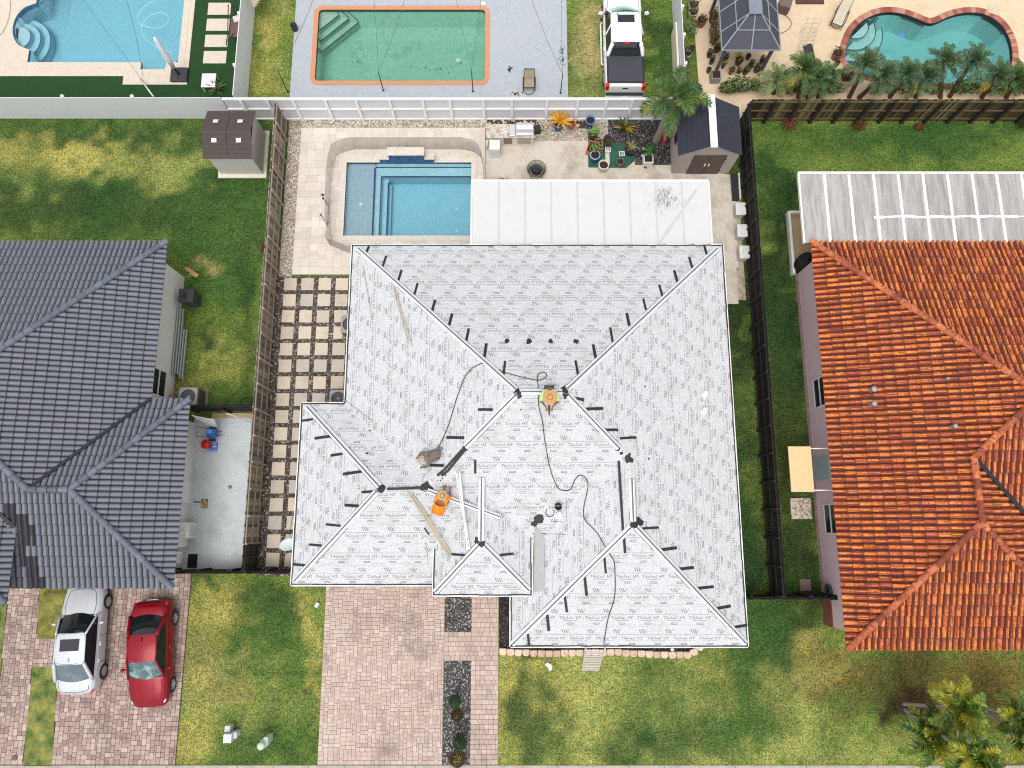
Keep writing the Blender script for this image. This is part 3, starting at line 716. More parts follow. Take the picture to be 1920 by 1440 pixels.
def membrane():
    for bi, b in enumerate(BODY):
        x0, x1, y0, y1, e = b; hw = min(x1-x0, y1-y0)/2; zr = e+hw/3
        if x1-x0 > y1-y0: r0, r1 = (x0+hw, (y0+y1)/2), (x1-hw, (y0+y1)/2)
        else: r0, r1 = ((x0+x1)/2, y0+hw), ((x0+x1)/2, y1-hw)
        A, B, Cc, D = (x0,y0), (x1,y0), (x1,y1), (x0,y1)
        if x1-x0 > y1-y0: faces = [('S', [A,B,r1,r0]), ('E', [B,Cc,r1]), ('N', [Cc,D,r0,r1]), ('W', [D,A,r0])]
        else: faces = [('S', [A,B,r0]), ('E', [B,Cc,r1,r0]), ('N', [Cc,D,r1]), ('W', [D,A,r0,r1])]
        for d, pts in faces:
            O, U, V, off = {'S': (A,(1,0),(0,1),y0), 'E': (B,(0,1),(-1,0),x1), 'N': (Cc,(-1,0),(0,-1),y1), 'W': (D,(0,-1),(1,0),x0)}[d]
            sl = math.sqrt(10)/3
            def uvof(x, y): return ((x-O[0])*U[0]+(y-O[1])*U[1], ((x-O[0])*V[0]+(y-O[1])*V[1])*sl)
            def P3(u, v, l=0):
                h = v/sl; x = O[0]+U[0]*u+V[0]*h; y = O[1]+U[1]*u+V[1]*h
                return (x, y, e+h/3+l)
            def ok(u, v):
                x, y, z = P3(u, v); return (inside((x, y), pts) and roofz(x, y) <= z+.004 and inside((x, y), pts))
            mb = MB()
            mb.add([(q[0], q[1], e+((q[0]-O[0])*V[0]+(q[1]-O[1])*V[1])/3) for q in pts], [tuple(range(len(pts)))], uv=[[tuple(k+bi*7.3 for k in uvof(*q)) for q in pts]])
            o = mb.build('roof_slope', UND, house)
            ink = MB(); sm = MB(); L = max(uvof(*q)[0] for q in pts); Hh = max(uvof(*q)[1] for q in pts)
            row = 0; v = .12
            while v < Hh:
                sh = (row*.43+bi*.3) % 1.04
                # v of pill, line, text, logo going up the slope
                for k in range(int(L/1.04)+2):
                    u = k*1.04-sh+rnd(-.01,.01); j = rnd(-.006, .006)
                    for q in PILL:
                        vs = [(u+a, v+b_+j) for a, b_ in q]
                        if all(ok(*w) for w in vs): ink.add([P3(a, b_, .006) for a, b_ in vs], [(3,2,1,0)])
                    vs = [(u-.28, v+.12), (u+.28, v+.12), (u+.28, v+.131), (u-.28, v+.131)]
                    if all(ok(*w) for w in vs): ink.add([P3(a, b_, .006) for a, b_ in vs], [(0,1,2,3)])
                    for gx, gv, gf in TXT:
                        cu = u-TW/2+gx; 
                        if ok(cu, v+.19) and ok(cu+.09, v+.28): ink.add([P3(cu+a, v+.19+b_, .006) for a, b_ in gv], gf)
                    u2 = u+.38; 
                    for q in LOGO:
                        vs = [(u2+a, v+.45+b_) for a, b_ in q]
                        if all(ok(*w) for w in vs): ink.add([P3(a, b_, .006) for a, b_ in vs], [(3,2,1,0)])
                # lap seam above the row, drawn in short wavy pieces
                for vv, w in ((v+.385, .012), (v+.72, .006), (v-.06, .006)):
                    u = 0; 
                    while u < L:
                        l = rnd(.3, .6)
                        if ok(u, vv) and ok(u+l, vv) and random.random() < (.93 if w > .01 else .6):
                            a = rnd(-.004,.004); sm.add([P3(u, vv+a, .004), P3(u+l, vv-a, .004), P3(u+l, vv-a+w, .004), P3(u, vv+a+w*rnd(.5,1), .004)], [(0,1,2,3)])
                        u += l
                v += .86; row += 1
            if ink.f: ink.build('printed_lettering', INK, o)
            if sm.f: sm.build('lap_seam', SEAM, o)
membrane()
# walls, soffit, fascia
wb = MB()
for (x0, x1, y0, y1, e), ins in zip(BODY, (.5, .6, .6, .4)): wb.bx(x0+ins, x1-ins, y0+ins, y1-ins, 0, e-.05)
wb.build('wall', WALLW, house)
sf = MB()
for (x0, x1, y0, y1, e) in BODY: sf.bx(x0+.03, x1-.03, y0+.03, y1-.03, e-.04, e-.015)
sf.build('soffit', M('soffit', (.7,.7,.68), .7), house)
def eave(mb, p, q, e, w=.045, h=.16):
    mb.beam((p[0], p[1], e-.09), (q[0], q[1], e-.09), w, h)
fa = MB(); dr = MB()
EDGES = [((-7.2,12.4),(9.46,12.4),2.9),((9.48,12.4),(9.5,-4.77),2.9),((9.5,-4.77),(-.06,-4.77),2.9),((-.06,-4.77),(-.06,-2.8),2.9),((.79,-2.74),(-3.17,-2.74),3.4),((-3.17,-2.74),(-3.17,-.9),3.4),((.79,-2.74),(.79,-.4),3.4),((-3.17,-2.38),(-9.04,-2.38),2.9),((-9.04,-2.38),(-9.04,5.18),2.9),((-9.04,5.18),(-7.2,5.18),2.9),((-7.2,5.18),(-7.2,12.4),2.9)]
for p, q, e in EDGES:
    d = Vector(q)-Vector(p); d.normalize(); n = Vector((-d.y, d.x)) ; c = Vector(((p[0]+q[0])/2, (p[1]+q[1])/2))
    # outward side
    t = c+n*.1
    if roofz(t.x, t.y) > e-.3 and roofz(t.x, t.y) > 0 and e < 3.3: n = -n
    if e > 3.3: n = Vector((0,-1)) if abs(d.x) > .5 else Vector((-1 if p[0] < 0 else 1, 0))
    o1 = n*.025
    eave(fa, Vector(p)+o1, Vector(q)+o1, e, .045, .18)
    L = (Vector(q)-Vector(p)).length; k = 0; i2 = -n*.045
    while k < L-.05:
        l = min(rnd(.4,1.4), L-k); a = Vector(p)+d*k+i2*rnd(.3,.9); b = Vector(p)+d*(k+l)+i2*rnd(.3,.9)
        dr.beam((a.x, a.y, e+.012), (b.x, b.y, e+.03), rnd(.035,.055), .03); k += l
fa.build('fascia', FASC, house); dr.build('drip_edge_seal', TAR, house)
# galvanised hip and ridge channels: two flanges and a dark gap, lying on the roof
def channel(a, b, w=.25, name='ridge_channel', lift=.03, par=None, mat=None, world=True):
    a = Vector(a); b = Vector(b); d = (b-a).normalized(); s = d.cross(Vector((0,0,1))).normalized(); u = s.cross(d)
    mb = MB()
    for sg in (-1, 1):
        q0, q1 = a+s*sg*w*.18, b+s*sg*w*.18; r0, r1 = a+s*sg*w*.5, b+s*sg*w*.5
        l = Vector((0,0,lift)); t = u*.07
        mb.add([q0+l+t, q1+l+t, r1+l, r0+l, q0+l, q1+l], [(0,1,2,3),(0,4,5,1),(3,2,5,4)] if sg > 0 else [(3,2,1,0),(1,5,4,0),(4,5,2,3)])
        mb.beam(q0+l+t*.9, q1+l+t*.9, .02, .05)
    o = mb.build(name, mat or GALV, par or house)
    g = MB().beam(a+Vector((0,0,lift+.02)), b+Vector((0,0,lift+.02)), w*.34, .02)
    if not par:
        for sg in (-1, 1):
            L = (b-a).length; k = 0
            while k < L-.1:
                l = min(rnd(.3,1.2), L-k); e_ = a+d*k+s*sg*w*.55; f_ = a+d*(k+l)+s*sg*w*.55
                if random.random() < .3: g.beam(Vector((e_.x,e_.y,roofz(e_.x,e_.y)+.008)), Vector((f_.x,f_.y,roofz(f_.x,f_.y)+.008)), rnd(.012,.03), .01)
                k += l
    g.build('adhesive_line', M('gap_dark', lin(120,122,126), .8), o)
    return o
CH = [((672,466),(968,731)),((1345,466),(1064,729)),((977,735),(1054,735)),((966,742),(872,838)),((1066,741),(1160,840)),
      ((576,762),(712,912)),((706,922),(552,1090)),((903,896),(902,1014)),((898,1022),(816,1110)),((908,1022),(992,1107)),
      ((1184,898),(1187,978)),((1183,988),(960,1208)),((1193,988),(1398,1206))]
def onroof(pts, r=.025, lift=.05): return [RP(x, y, lift) for x, y in pts]
for a, b in CH:
    channel(RP(*a), RP(*b))
# black tar and tape marks
TP = [((692,462),(686,475)),((724,480),(717,502)),((753,506),(747,526)),((783,531),(776,556)),((816,562),(810,584)),((848,588),(842,610)),((879,616),(874,640)),((912,644),(908,671)),((947,677),(944,702)),
 ((1320,460),(1325,477)),((1292,482),(1298,503)),((1264,507),(1270,529)),((1236,534),(1242,556)),((1206,560),(1211,581)),((1175,587),(1180,611)),((1144,614),(1149,643)),((1112,646),(1117,672)),((1079,676),(1084,704)),
 ((896,768),(924,768)),((837,820),(870,821)),((804,872),(832,873)),((1077,746),(1095,750)),((1099,767),(1131,766)),((1134,806),(1159,806)),((1162,822),(1193,820)),
 ((567,789),(587,786)),((590,822),(619,818)),((620,854),(642,851)),((643,889),(678,884)),((678,923),(704,921)),((646,947),(673,949)),((611,983),(639,986)),((580,1021),(603,1023)),((550,1058),(572,1060)),
 ((891,862),(891,888)),((845,1039),(873,1041)),((810,1075),(838,1079)),((937,1041),(963,1038)),((969,1078),(998,1075)),
 ((1160,864),(1168,994)),((1170,1008),(1172,1037)),((1133,1043),(1136,1075)),((1096,1080),(1100,1117)),((1059,1118),(1063,1148)),((1026,1153),(1029,1183)),((990,1189),(992,1212)),
 ((1204,991),(1235,989)),((1239,1031),(1269,1027)),((1274,1067),(1301,1064)),((1308,1103),(1338,1100)),((1343,1141),(1370,1136)),((1377,1176),(1401,1172)),
 ((966,790),(966,790))]
for a, b in TP[:-1]:
    mb = MB(); A, B = RP(*a, .012), RP(*b, .012); mb.beam(A, B, rnd(.09,.12), .016)
    mb.build('tape_strip', TAR, house)
def blob(px, py, r, sq=1.0, n=9, name='tar_patch', mat=None):
    c = RP(px, py); pts = []
    for k in range(n):
        a = 2*math.pi*k/n; rr = r*rnd(.55, 1.2); x = c.x+rr*math.cos(a); y = c.y+rr*sq*math.sin(a); pts.append(Vector((x, y, roofz(x, y)+.014)))
    mb = MB(); mb.add([Vector((c.x, c.y, roofz(c.x, c.y)+.03))]+pts, [(0, k+1, (k+1) % n+1) for k in range(n)], sm=True)
    mb.build(name, mat or TAR, house)
for x, y, r in ((970,733,.16),(975,741,.14),(1058,732,.18),(1062,742,.17),(716,917,.2),(800,914,.24),(808,918,.13),(1179,861,.18),(1197,978,.22),(1187,985,.16),(895,1013,.17),(904,1020,.14),(951,640,.12),(991,640,.13),(1032,640,.12),(1080,640,.12),(1009,974,.22),(1003,982,.16),(1180,852,.08),(1159,842,.1),(688,850,.06),(872,840,.12),(1165,850,.07)):
    blob(x, y, r)
for _ in range(34):
    x, y = pick([(795,1040),(1000,1000),(1205,735),(980,760),(1210,830),(690,850),(1012,1060),(830,910),(640,600)])
    blob(x+rnd(-14,14), y+rnd(-60,60), rnd(.02,.05), n=6)
for a, b in (((726,917),(796,914)),):
    mb = MB(); mb.beam(RP(*a, .02), RP(*b, .02), .1, .03); mb.build('tape_strip', TAR, house)
# the hip being glued: two black beads where the channel is missing
for dx in (0, 8):
    mb = MB(); pts = [RP(868+dx*.5, 842+dx*.2, .02), RP(850+dx*.6, 862+dx*.3, .02), RP(834+dx*.8, 880+dx*.3, .02), RP(820+dx, 892, .02)]
    for i in range(3): mb.beam(pts[i], pts[i+1], .1, .05)
    mb.build('adhesive_bead', TAR, house)
# bare grey metal valley strip beside the entry roof
mb = MB(); q = [(1003,984),(1020,1003),(1021,1108),(1001,1110),(1001,1020)]
mb.add([RP(x, y, .01) for x, y in q], [(4,3,2,1,0)]); mb.build('valley_strip', M('bare_valley', lin(176,174,172), .6, dirt=lin(150,140,128), ds=3), house)
for x, y in ((1014,1035),(1012,1033),(934,912),(1216,960)): blob(x, y, .07, n=7, name='rust_spot', mat=M('rust_spot', lin(176,150,110), .8))
# roof vents: white pipe with square collar
def vent(px, py, r=.085, label=None, cover=True):
    c = RP(px, py); mb = MB()
    mb.lathe(c, [(r+.1,-.02),(r+.09,.012),(r+.02,.025),(r,.04),(r,.3),(r-.02,.3),(r-.02,.1),(0,.1)], 18)
    o = mb.build('vent_pipe', M('vent_white', (.78,.78,.78), .4), house)
    if cover: MB().box(c+Vector((.02,.02,.315)), (.15,.15,.03)).build('vent_cap', M('vent_white', (0,0,0)), o)
vent(1319,740); vent(1318,771); vent(1047,965)
mb = MB(); c = RP(1031,961); mb.tube([c+Vector((.17*math.cos(a), .17*math.sin(a), .03)) for a in [i*.35 for i in range(18)]], .014, 6, closed=True); mb.build('vent_ring', TAR, house)
mb = MB(); 
for a, b in (((1010,1000),(1065,1003)),((1062,940),(1062,978)),((1036,978),(1060,979)),((800,1020),(803,1060)),((640,745),(700,790))): 
    A, B = RP(*a, .012), RP(*b, .012); mb.beam(A, B, .012, .008)
mb.build('lap_seam', SEAM, house)
# ---- things lying on the roof
BUCK = M('black_plastic', (.02,.02,.022), .5)
c = RP(1046, 950)
t = thing('bucket', 'black bucket standing on the white roof by the vent pipe', 'bucket', c)
MB().lathe(c, [(.11,.0),(.135,.3),(.15,.3),(.15,.33),(.128,.33),(.115,.18),(0,.18)], 20).build('pail', BUCK, t)
MB().tube([c+Vector((.14*math.cos(R(a)), .02, .33+.05*math.sin(R(a)))) for a in range(0, 181, 20)], .006, 5).build('handle', GALV, t)
WOODL = M('pale_lumber', lin(186,172,146), .8, var=.12, vs=6, stretch=(6,1,1))
def board(a, b, w, label, l=.04, h=.03, mat=WOODL, group=None, name='board'):
    A, B = RP(*a, l), RP(*b, l); o = MB().beam(A, B, w, h).build(name, mat)
    return tag(o, label, 'board', group)
board((765,923),(842,1043), .08, 'long pale board lying across the lower left roof, left one of two')
board((772,925),(846,1040), .06, 'long pale board lying across the lower left roof, right one of two', l=.09)
board((737,538),(765,640), .035, 'thin pale wood strip on the upper left roof slope, left leg of a narrow V')
board((739,536),(773,650), .035, 'thin pale wood strip on the upper left roof slope, right leg of a narrow V', l=.075)
board((681,500),(698,600), .02, 'thin brownish wood strip near the upper left roof edge')
mb = MB().beam(RP(796,990,.1), RP(805,1003,.1), .05, .03); tag(mb.build('scrap', TAR), 'black tar scrap on the pale boards', 'scrap')
def rail(a, b, label, w=.16, lift=.05):
    A, B = RP(*a, 0), RP(*b, 0); o = thing('loose_metal_rail', label, 'metal rail', ((A+B)/2))
    channel(A, B, w, 'channel', lift, o)
rail((856,884),(880,1028), 'grey metal channel lying right of the orange worker, left one of two', .12)
rail((862,884),(877,1030), 'bright metal channel lying right of the orange worker, right one of two', .08, .13)
rail((802,920),(938,969), 'long white metal channel lying across the roof under the orange worker', .2, .12)
# hose
def cord(pts, r, mat, name, label, cat, parent=None, lift=.03):
    P = spline([RP(x, y, lift) for x, y in pts], 6); 
    for q in P: q.z = roofz(q.x, q.y)+lift
    return tag(MB().tube(P, r, 6).build(name, mat), label, cat)
HOSE = M('black_hose', (.025,.025,.025), .6)
cord([(818,848),(840,800),(857,745),(875,702),(897,684),(915,683),(945,698),(1000,712),(1018,711),(1025,703),(1018,698),(1008,704),(1009,725),(1010,760),(1017,790),(1022,830),(1032,880),(1045,913),(1058,920),(1070,917),(1078,900),(1087,891),(1099,898),(1102,915),(1094,955),(1097,975),(1120,1000),(1137,1030),(1150,1050),(1153,1075),(1152,1120),(1140,1160),(1132,1205)], .017, HOSE, 'air_hose', 'thin black air hose snaking over the white roof past the workers', 'hose')
# ---- workers
SKINM = M('skin', lin(150,98,72), .6, var=.06, spec=.3); 
def person(label, org, rz, joints, edges, cloth, hat, group='roofers on the white roof', scale=1.0):
    "joints: name -> (x, y, z, r) in metres, body frame: +Y is where the chest faces, origin under the pelvis on the roof"
    t = thing('person', label, 'person', org, rz, group)
    names = list(joints); idx = {n: i for i, n in enumerate(names)}
    J = [((joints[n][0]*scale, joints[n][1]*scale, joints[n][2]*scale), joints[n][3]*scale) for n in names]
    skin('body', J, [(idx[a], idx[b]) for a, b in edges], SKINM, t, idx['pelvis'], 2)
    for nm, mat, keys, grow in cloth:
        ks = [k for k in keys if k in idx]; im = {k: i for i, k in enumerate(ks)}
        Jc = [((joints[k][0]*scale, joints[k][1]*scale, joints[k][2]*scale), joints[k][3]*scale*grow+.012) for k in ks]
        Ec = [(im[a], im[b]) for a, b in edges if a in im and b in im]
        skin(nm, Jc, Ec, mat, t, 0, 2)
    hat(t, joints)
    return t
def crouch(lean=.35, arms='front', legs='squat'):
    J = {'pelvis': (0,-.12,.28,.14), 'belly': (0,-.02,.42,.14), 'chest': (0,.14,.6,.155), 'neck': (0,.26,.74,.06), 'head': (0,.33,.84,.095), 'crown': (0,.35,.93,.08), 'face': (0,.42,.83,.05)}
    E = [('pelvis','belly'),('belly','chest'),('chest','neck'),('neck','head'),('head','crown'),('head','face')]
    for s, n in ((-1,'l'),(1,'r')):
        J['hip'+n] = (s*.1,-.1,.27,.1); J['knee'+n] = (s*.27,.3,.42,.068); J['ankle'+n] = (s*.22,.05,.07,.045); J['toe'+n] = (s*.24,.25,.04,.045)
        J['sho'+n] = (s*.19,.2,.66,.07); J['elb'+n] = (s*.27,.42,.48,.045); J['wri'+n] = (s*.13,.62,.32,.03); J['palm'+n] = (s*.11,.69,.28,.034)
        E += [('pelvis','hip'+n),('hip'+n,'knee'+n),('knee'+n,'ankle'+n),('ankle'+n,'toe'+n),('chest','sho'+n),('sho'+n,'elb'+n),('elb'+n,'wri'+n),('wri'+n,'palm'+n)]
        for f in range(4):
            J['f%d%s' % (f, n)] = (s*.11+(f-1.5)*.021,.745,.255,.0095); J['g%d%s' % (f, n)] = (s*.11+(f-1.5)*.023,.775+.008*(f in (1,2)),.222,.008)
            E += [('palm'+n,'f%d%s' % (f, n)),('f%d%s' % (f, n),'g%d%s' % (f, n))]
        J['th'+n] = (s*.065,.7,.27,.011); J['tj'+n] = (s*.055,.735,.245,.009); E += [('palm'+n,'th'+n),('th'+n,'tj'+n)]
    return J, E
def straw(col, r=.27, cr=.1, rough=True, tilt=0):
    def f(t, J):
        x, y, z, _ = J['head']; mb = MB()
        mb.lathe((x, y+.01, z+.08), [(0,.13),(cr*.6,.125),(cr*.92,.09),(cr,.0),(cr+.02,-.012),(r*.7,.0),(r,.022),(r,.012),(r*.7,-.012),(cr,-.024)], 28)
        o = mb.build('hat', M('straw_'+str(col[0])[:5], col, .8, var=.12, vs=18, fine=60), t, world=False)
        MB().lathe((x, y+.01, z+.08), [(cr+.004,.03),(cr+.008,.0),(cr+.004,-.008)], 28).build('hat_band', M('hat_band', lin(120,78,46), .8), o, world=False)
    return f
TORSO = ['belly','chest','neck','shol','elbl','shor','elbr']; LEGS = ['pelvis','hipl','kneel','anklel','hipr','kneer','ankler']
BOOTS = M('brown_boot', lin(120,76,44), .7); DPANT = M('dark_trousers', lin(60,70,74), .9, var=.15, vs=9)
J, E = crouch()
A = RP(1029, 741)
E2 = E
for n, s in (('l',-1),('r',1)):
    J['sho'+n] = (s*.26,.16,.66,.09); J['elb'+n] = (s*.33,.42,.48,.055)
pA = person('person in a lime shirt and wide straw hat crouching on the main roof ridge', A+Vector((0,.1,-.02)), R(180), J, E,
  [('shirt', M('lime_shirt', lin(196,236,160), .8, var=.06, vs=8), TORSO+['wril'][:0], 1.12), ('trousers', DPANT, LEGS, 1.1)], straw(lin(214,166,112), .285, .105))
for s in (-1, 1): MB().box((s*.235,.15,.05), (.1,.28,.1), 0).build('boot', DPANT, pA, world=False, bevel=.03)
# nail gun in hand
ng = thing('tool', 'dark hand tool held by the lime shirted worker on the ridge', 'tool', (A.x, A.y-.62, A.z+.05))
MB().box((A.x, A.y-.58, A.z+.16), (.07,.3,.09)).box((A.x, A.y-.66, A.z+.06), (.06,.07,.2)).build('tool_body', BUCK, ng, bevel=.015)
MB().cyl((A.x, A.y-.7, A.z+.12), (A.x, A.y-.8, A.z+.03), .03, .02, 10).build('nozzle', BUCK, ng)
J, E = crouch(); J = dict(J)
for n, s in (('l',-1),('r',1)):
    J['knee'+n] = (s*.2,.22,.44,.07); J['ankle'+n] = (s*.17,.06,.07,.045)
J['pelvis'] = (-.02,-.22,.3,.2); J['belly'] = (-.03,-.12,.45,.2); J['chest'] = (-.02,.06,.62,.2)
J['elbl'] = (-.24,.28,.5,.045); J['wril'] = (-.1,.42,.35,.03)
B = RP(829, 947)
pB = person('person in a bright orange shirt and straw hat crouching on the lower roof ridge', B+Vector((-.02,.03,-.02)), R(-20), J, E,
  [('shirt', M('orange_shirt', lin(255,140,20), .75, var=.05, vs=8), TORSO+['pelvis'], 1.2), ('trousers', M('tan_trousers', lin(128,96,66), .9), ['hipl','kneel','anklel','hipr','kneer','ankler','pelvis'], 1.02)], straw(lin(206,172,118), .2, .09))
MB().box((.17,.14,.05), (.1,.28,.1)).build('boot', BOOTS, pB, world=False, bevel=.03); MB().box((-.17,.14,.05), (.1,.28,.1)).build('boot', BOOTS, pB, world=False, bevel=.03)
# kneeling worker in grey camouflage, leaning forward to the lower left, leg stretched back to the right
J, E = crouch(); J = dict(J)
J['pelvis'] = (.0,-.3,.3,.15); J['belly'] = (0,-.12,.4,.16); J['chest'] = (0,.08,.48,.17); J['neck'] = (0,.26,.5,.06); J['head'] = (0,.36,.5,.1); J['crown'] = (0,.46,.52,.08); J['face'] = (0,.4,.4,.05)
J['kneer'] = (.14,-.5,.1,.07); J['ankler'] = (.12,-.88,.07,.045); J['toer'] = (.12,-1.02,.05,.045)
J['kneel'] = (-.2,.05,.2,.07); J['anklel'] = (-.18,-.32,.08,.045); J['toel'] = (-.18,-.45,.05,.04)
for n, s in (('l',-1),('r',1)):
    dx = s*.1; J['sho'+n] = (s*.19,.16,.5,.07); J['elb'+n] = (s*.3,.32,.32,.045)
    ox = J['palm'+n][0]; 
    J['wri'+n] = (s*.24,.46,.16,.03); J['palm'+n] = (s*.22,.53,.12,.034)
    for f in range(4): J['f%d%s' % (f,n)] = (s*.22+(f-1.5)*.021,.585,.095,.0095); J['g%d%s' % (f,n)] = (s*.22+(f-1.5)*.023,.62,.065,.008)
    J['th'+n] = (s*.17,.54,.11,.011); J['tj'+n] = (s*.155,.57,.085,.009)
CAMO = M('camouflage_cloth', lin(128,116,112), .9, var=.1, dirt=lin(80,70,68), ds=14, dl=(.48,.6))
Cc = RP(810, 857)
def capf(t, J):
    x, y, z, _ = J['head']; mb = MB(); mb.ell((x, y+.02, z+.03), (.125,.135,.11), 18, 10); mb.box((x, y+.17, z+.02), (.19,.14,.02))
    mb.build('cap', M('patterned_cap', lin(196,178,164), .9, var=.1, dirt=lin(110,92,84), ds=22, dl=(.5,.62)), t, world=False)
pC = person('person in grey patterned work clothes kneeling on the roof with one leg stretched out', Cc+Vector((.0,.0,-.02)), R(115), J, E,
  [('shirt', CAMO, TORSO+['pelvis','wril','wrir'], 1.2), ('trousers', M('blue_jeans', lin(118,134,144), .9, var=.15, vs=12), ['pelvis','hipl','kneel','anklel','hipr','kneer','ankler'], 1.06)], capf)
MB().box((.12,-1.0,.06), (.1,.26,.1)).build('boot', BOOTS, pC, world=False, bevel=.03); MB().box((-.18,-.42,.06), (.1,.24,.1)).build('boot', BOOTS, pC, world=False, bevel=.03)
# satellite dish at the garage corner
t = thing('satellite_dish', 'pale oval satellite dish on a bracket at the left corner of the white roof', 'satellite dish', (-9.25,-.8,2.2))
mb = MB(); n0 = len(mb.v); mb.lathe((0,0,0), [(0,.0),(.12,.012),(.25,.045),(.36,.1),(.37,.1),(.25,.035),(.1,-.005),(0,-.01)], 24, sq=.75)
mb.xf(Matrix.Translation((-9.32,-.8,2.62)) @ Matrix.Rotation(R(-22), 4, 'X') @ Matrix.Rotation(R(-12), 4, 'Y')); mb.build('reflector', M('dish_grey', lin(206,214,214), .5), t)
MB().cyl((-9.05,-.8,2.3), (-9.3,-.8,2.6), .025).build('mast', BUCK, t); MB().tube([(-9.3,-.9,2.55),(-9.35,-1.15,2.75),(-9.35,-1.2,2.95)], .015, 6).build('arm', BUCK, t)
tag(MB().tube(spline([(-9.3,-.75,2.5),(-9.6,-.3,1.6),(-9.7,.5,.9),(-9.4,1.0,.3),(-9.0,1.05,.05)], 6), .012, 5).build('cable', HOSE), 'thin black cable looping down from the satellite dish', 'cable')
# ladder leaning on the front eave
t = thing('ladder', 'white rope and slat ladder leaning on the front edge of the white roof', 'ladder', (3.75,-5.9,0))
LW = M('ladder_white', lin(206,200,192), .6, var=.08)
b0 = G(1091,1257,0); b1 = G(1121,1257,0); t0 = Vector((2.94,-4.86,2.98)); t1 = Vector((3.71,-4.86,2.98))
for a, b in ((b0, t0), (b1, t1)): MB().beam(a, b+Vector((0,.1,.25)), .045, .07).build('side_rail', LW, t)
for k in range(12):
    f = (k+.3)/12; a = b0.lerp(t0, f); b = b1.lerp(t1, f)
    MB().beam(a, b, .045, .03).build('rung', LW, t)
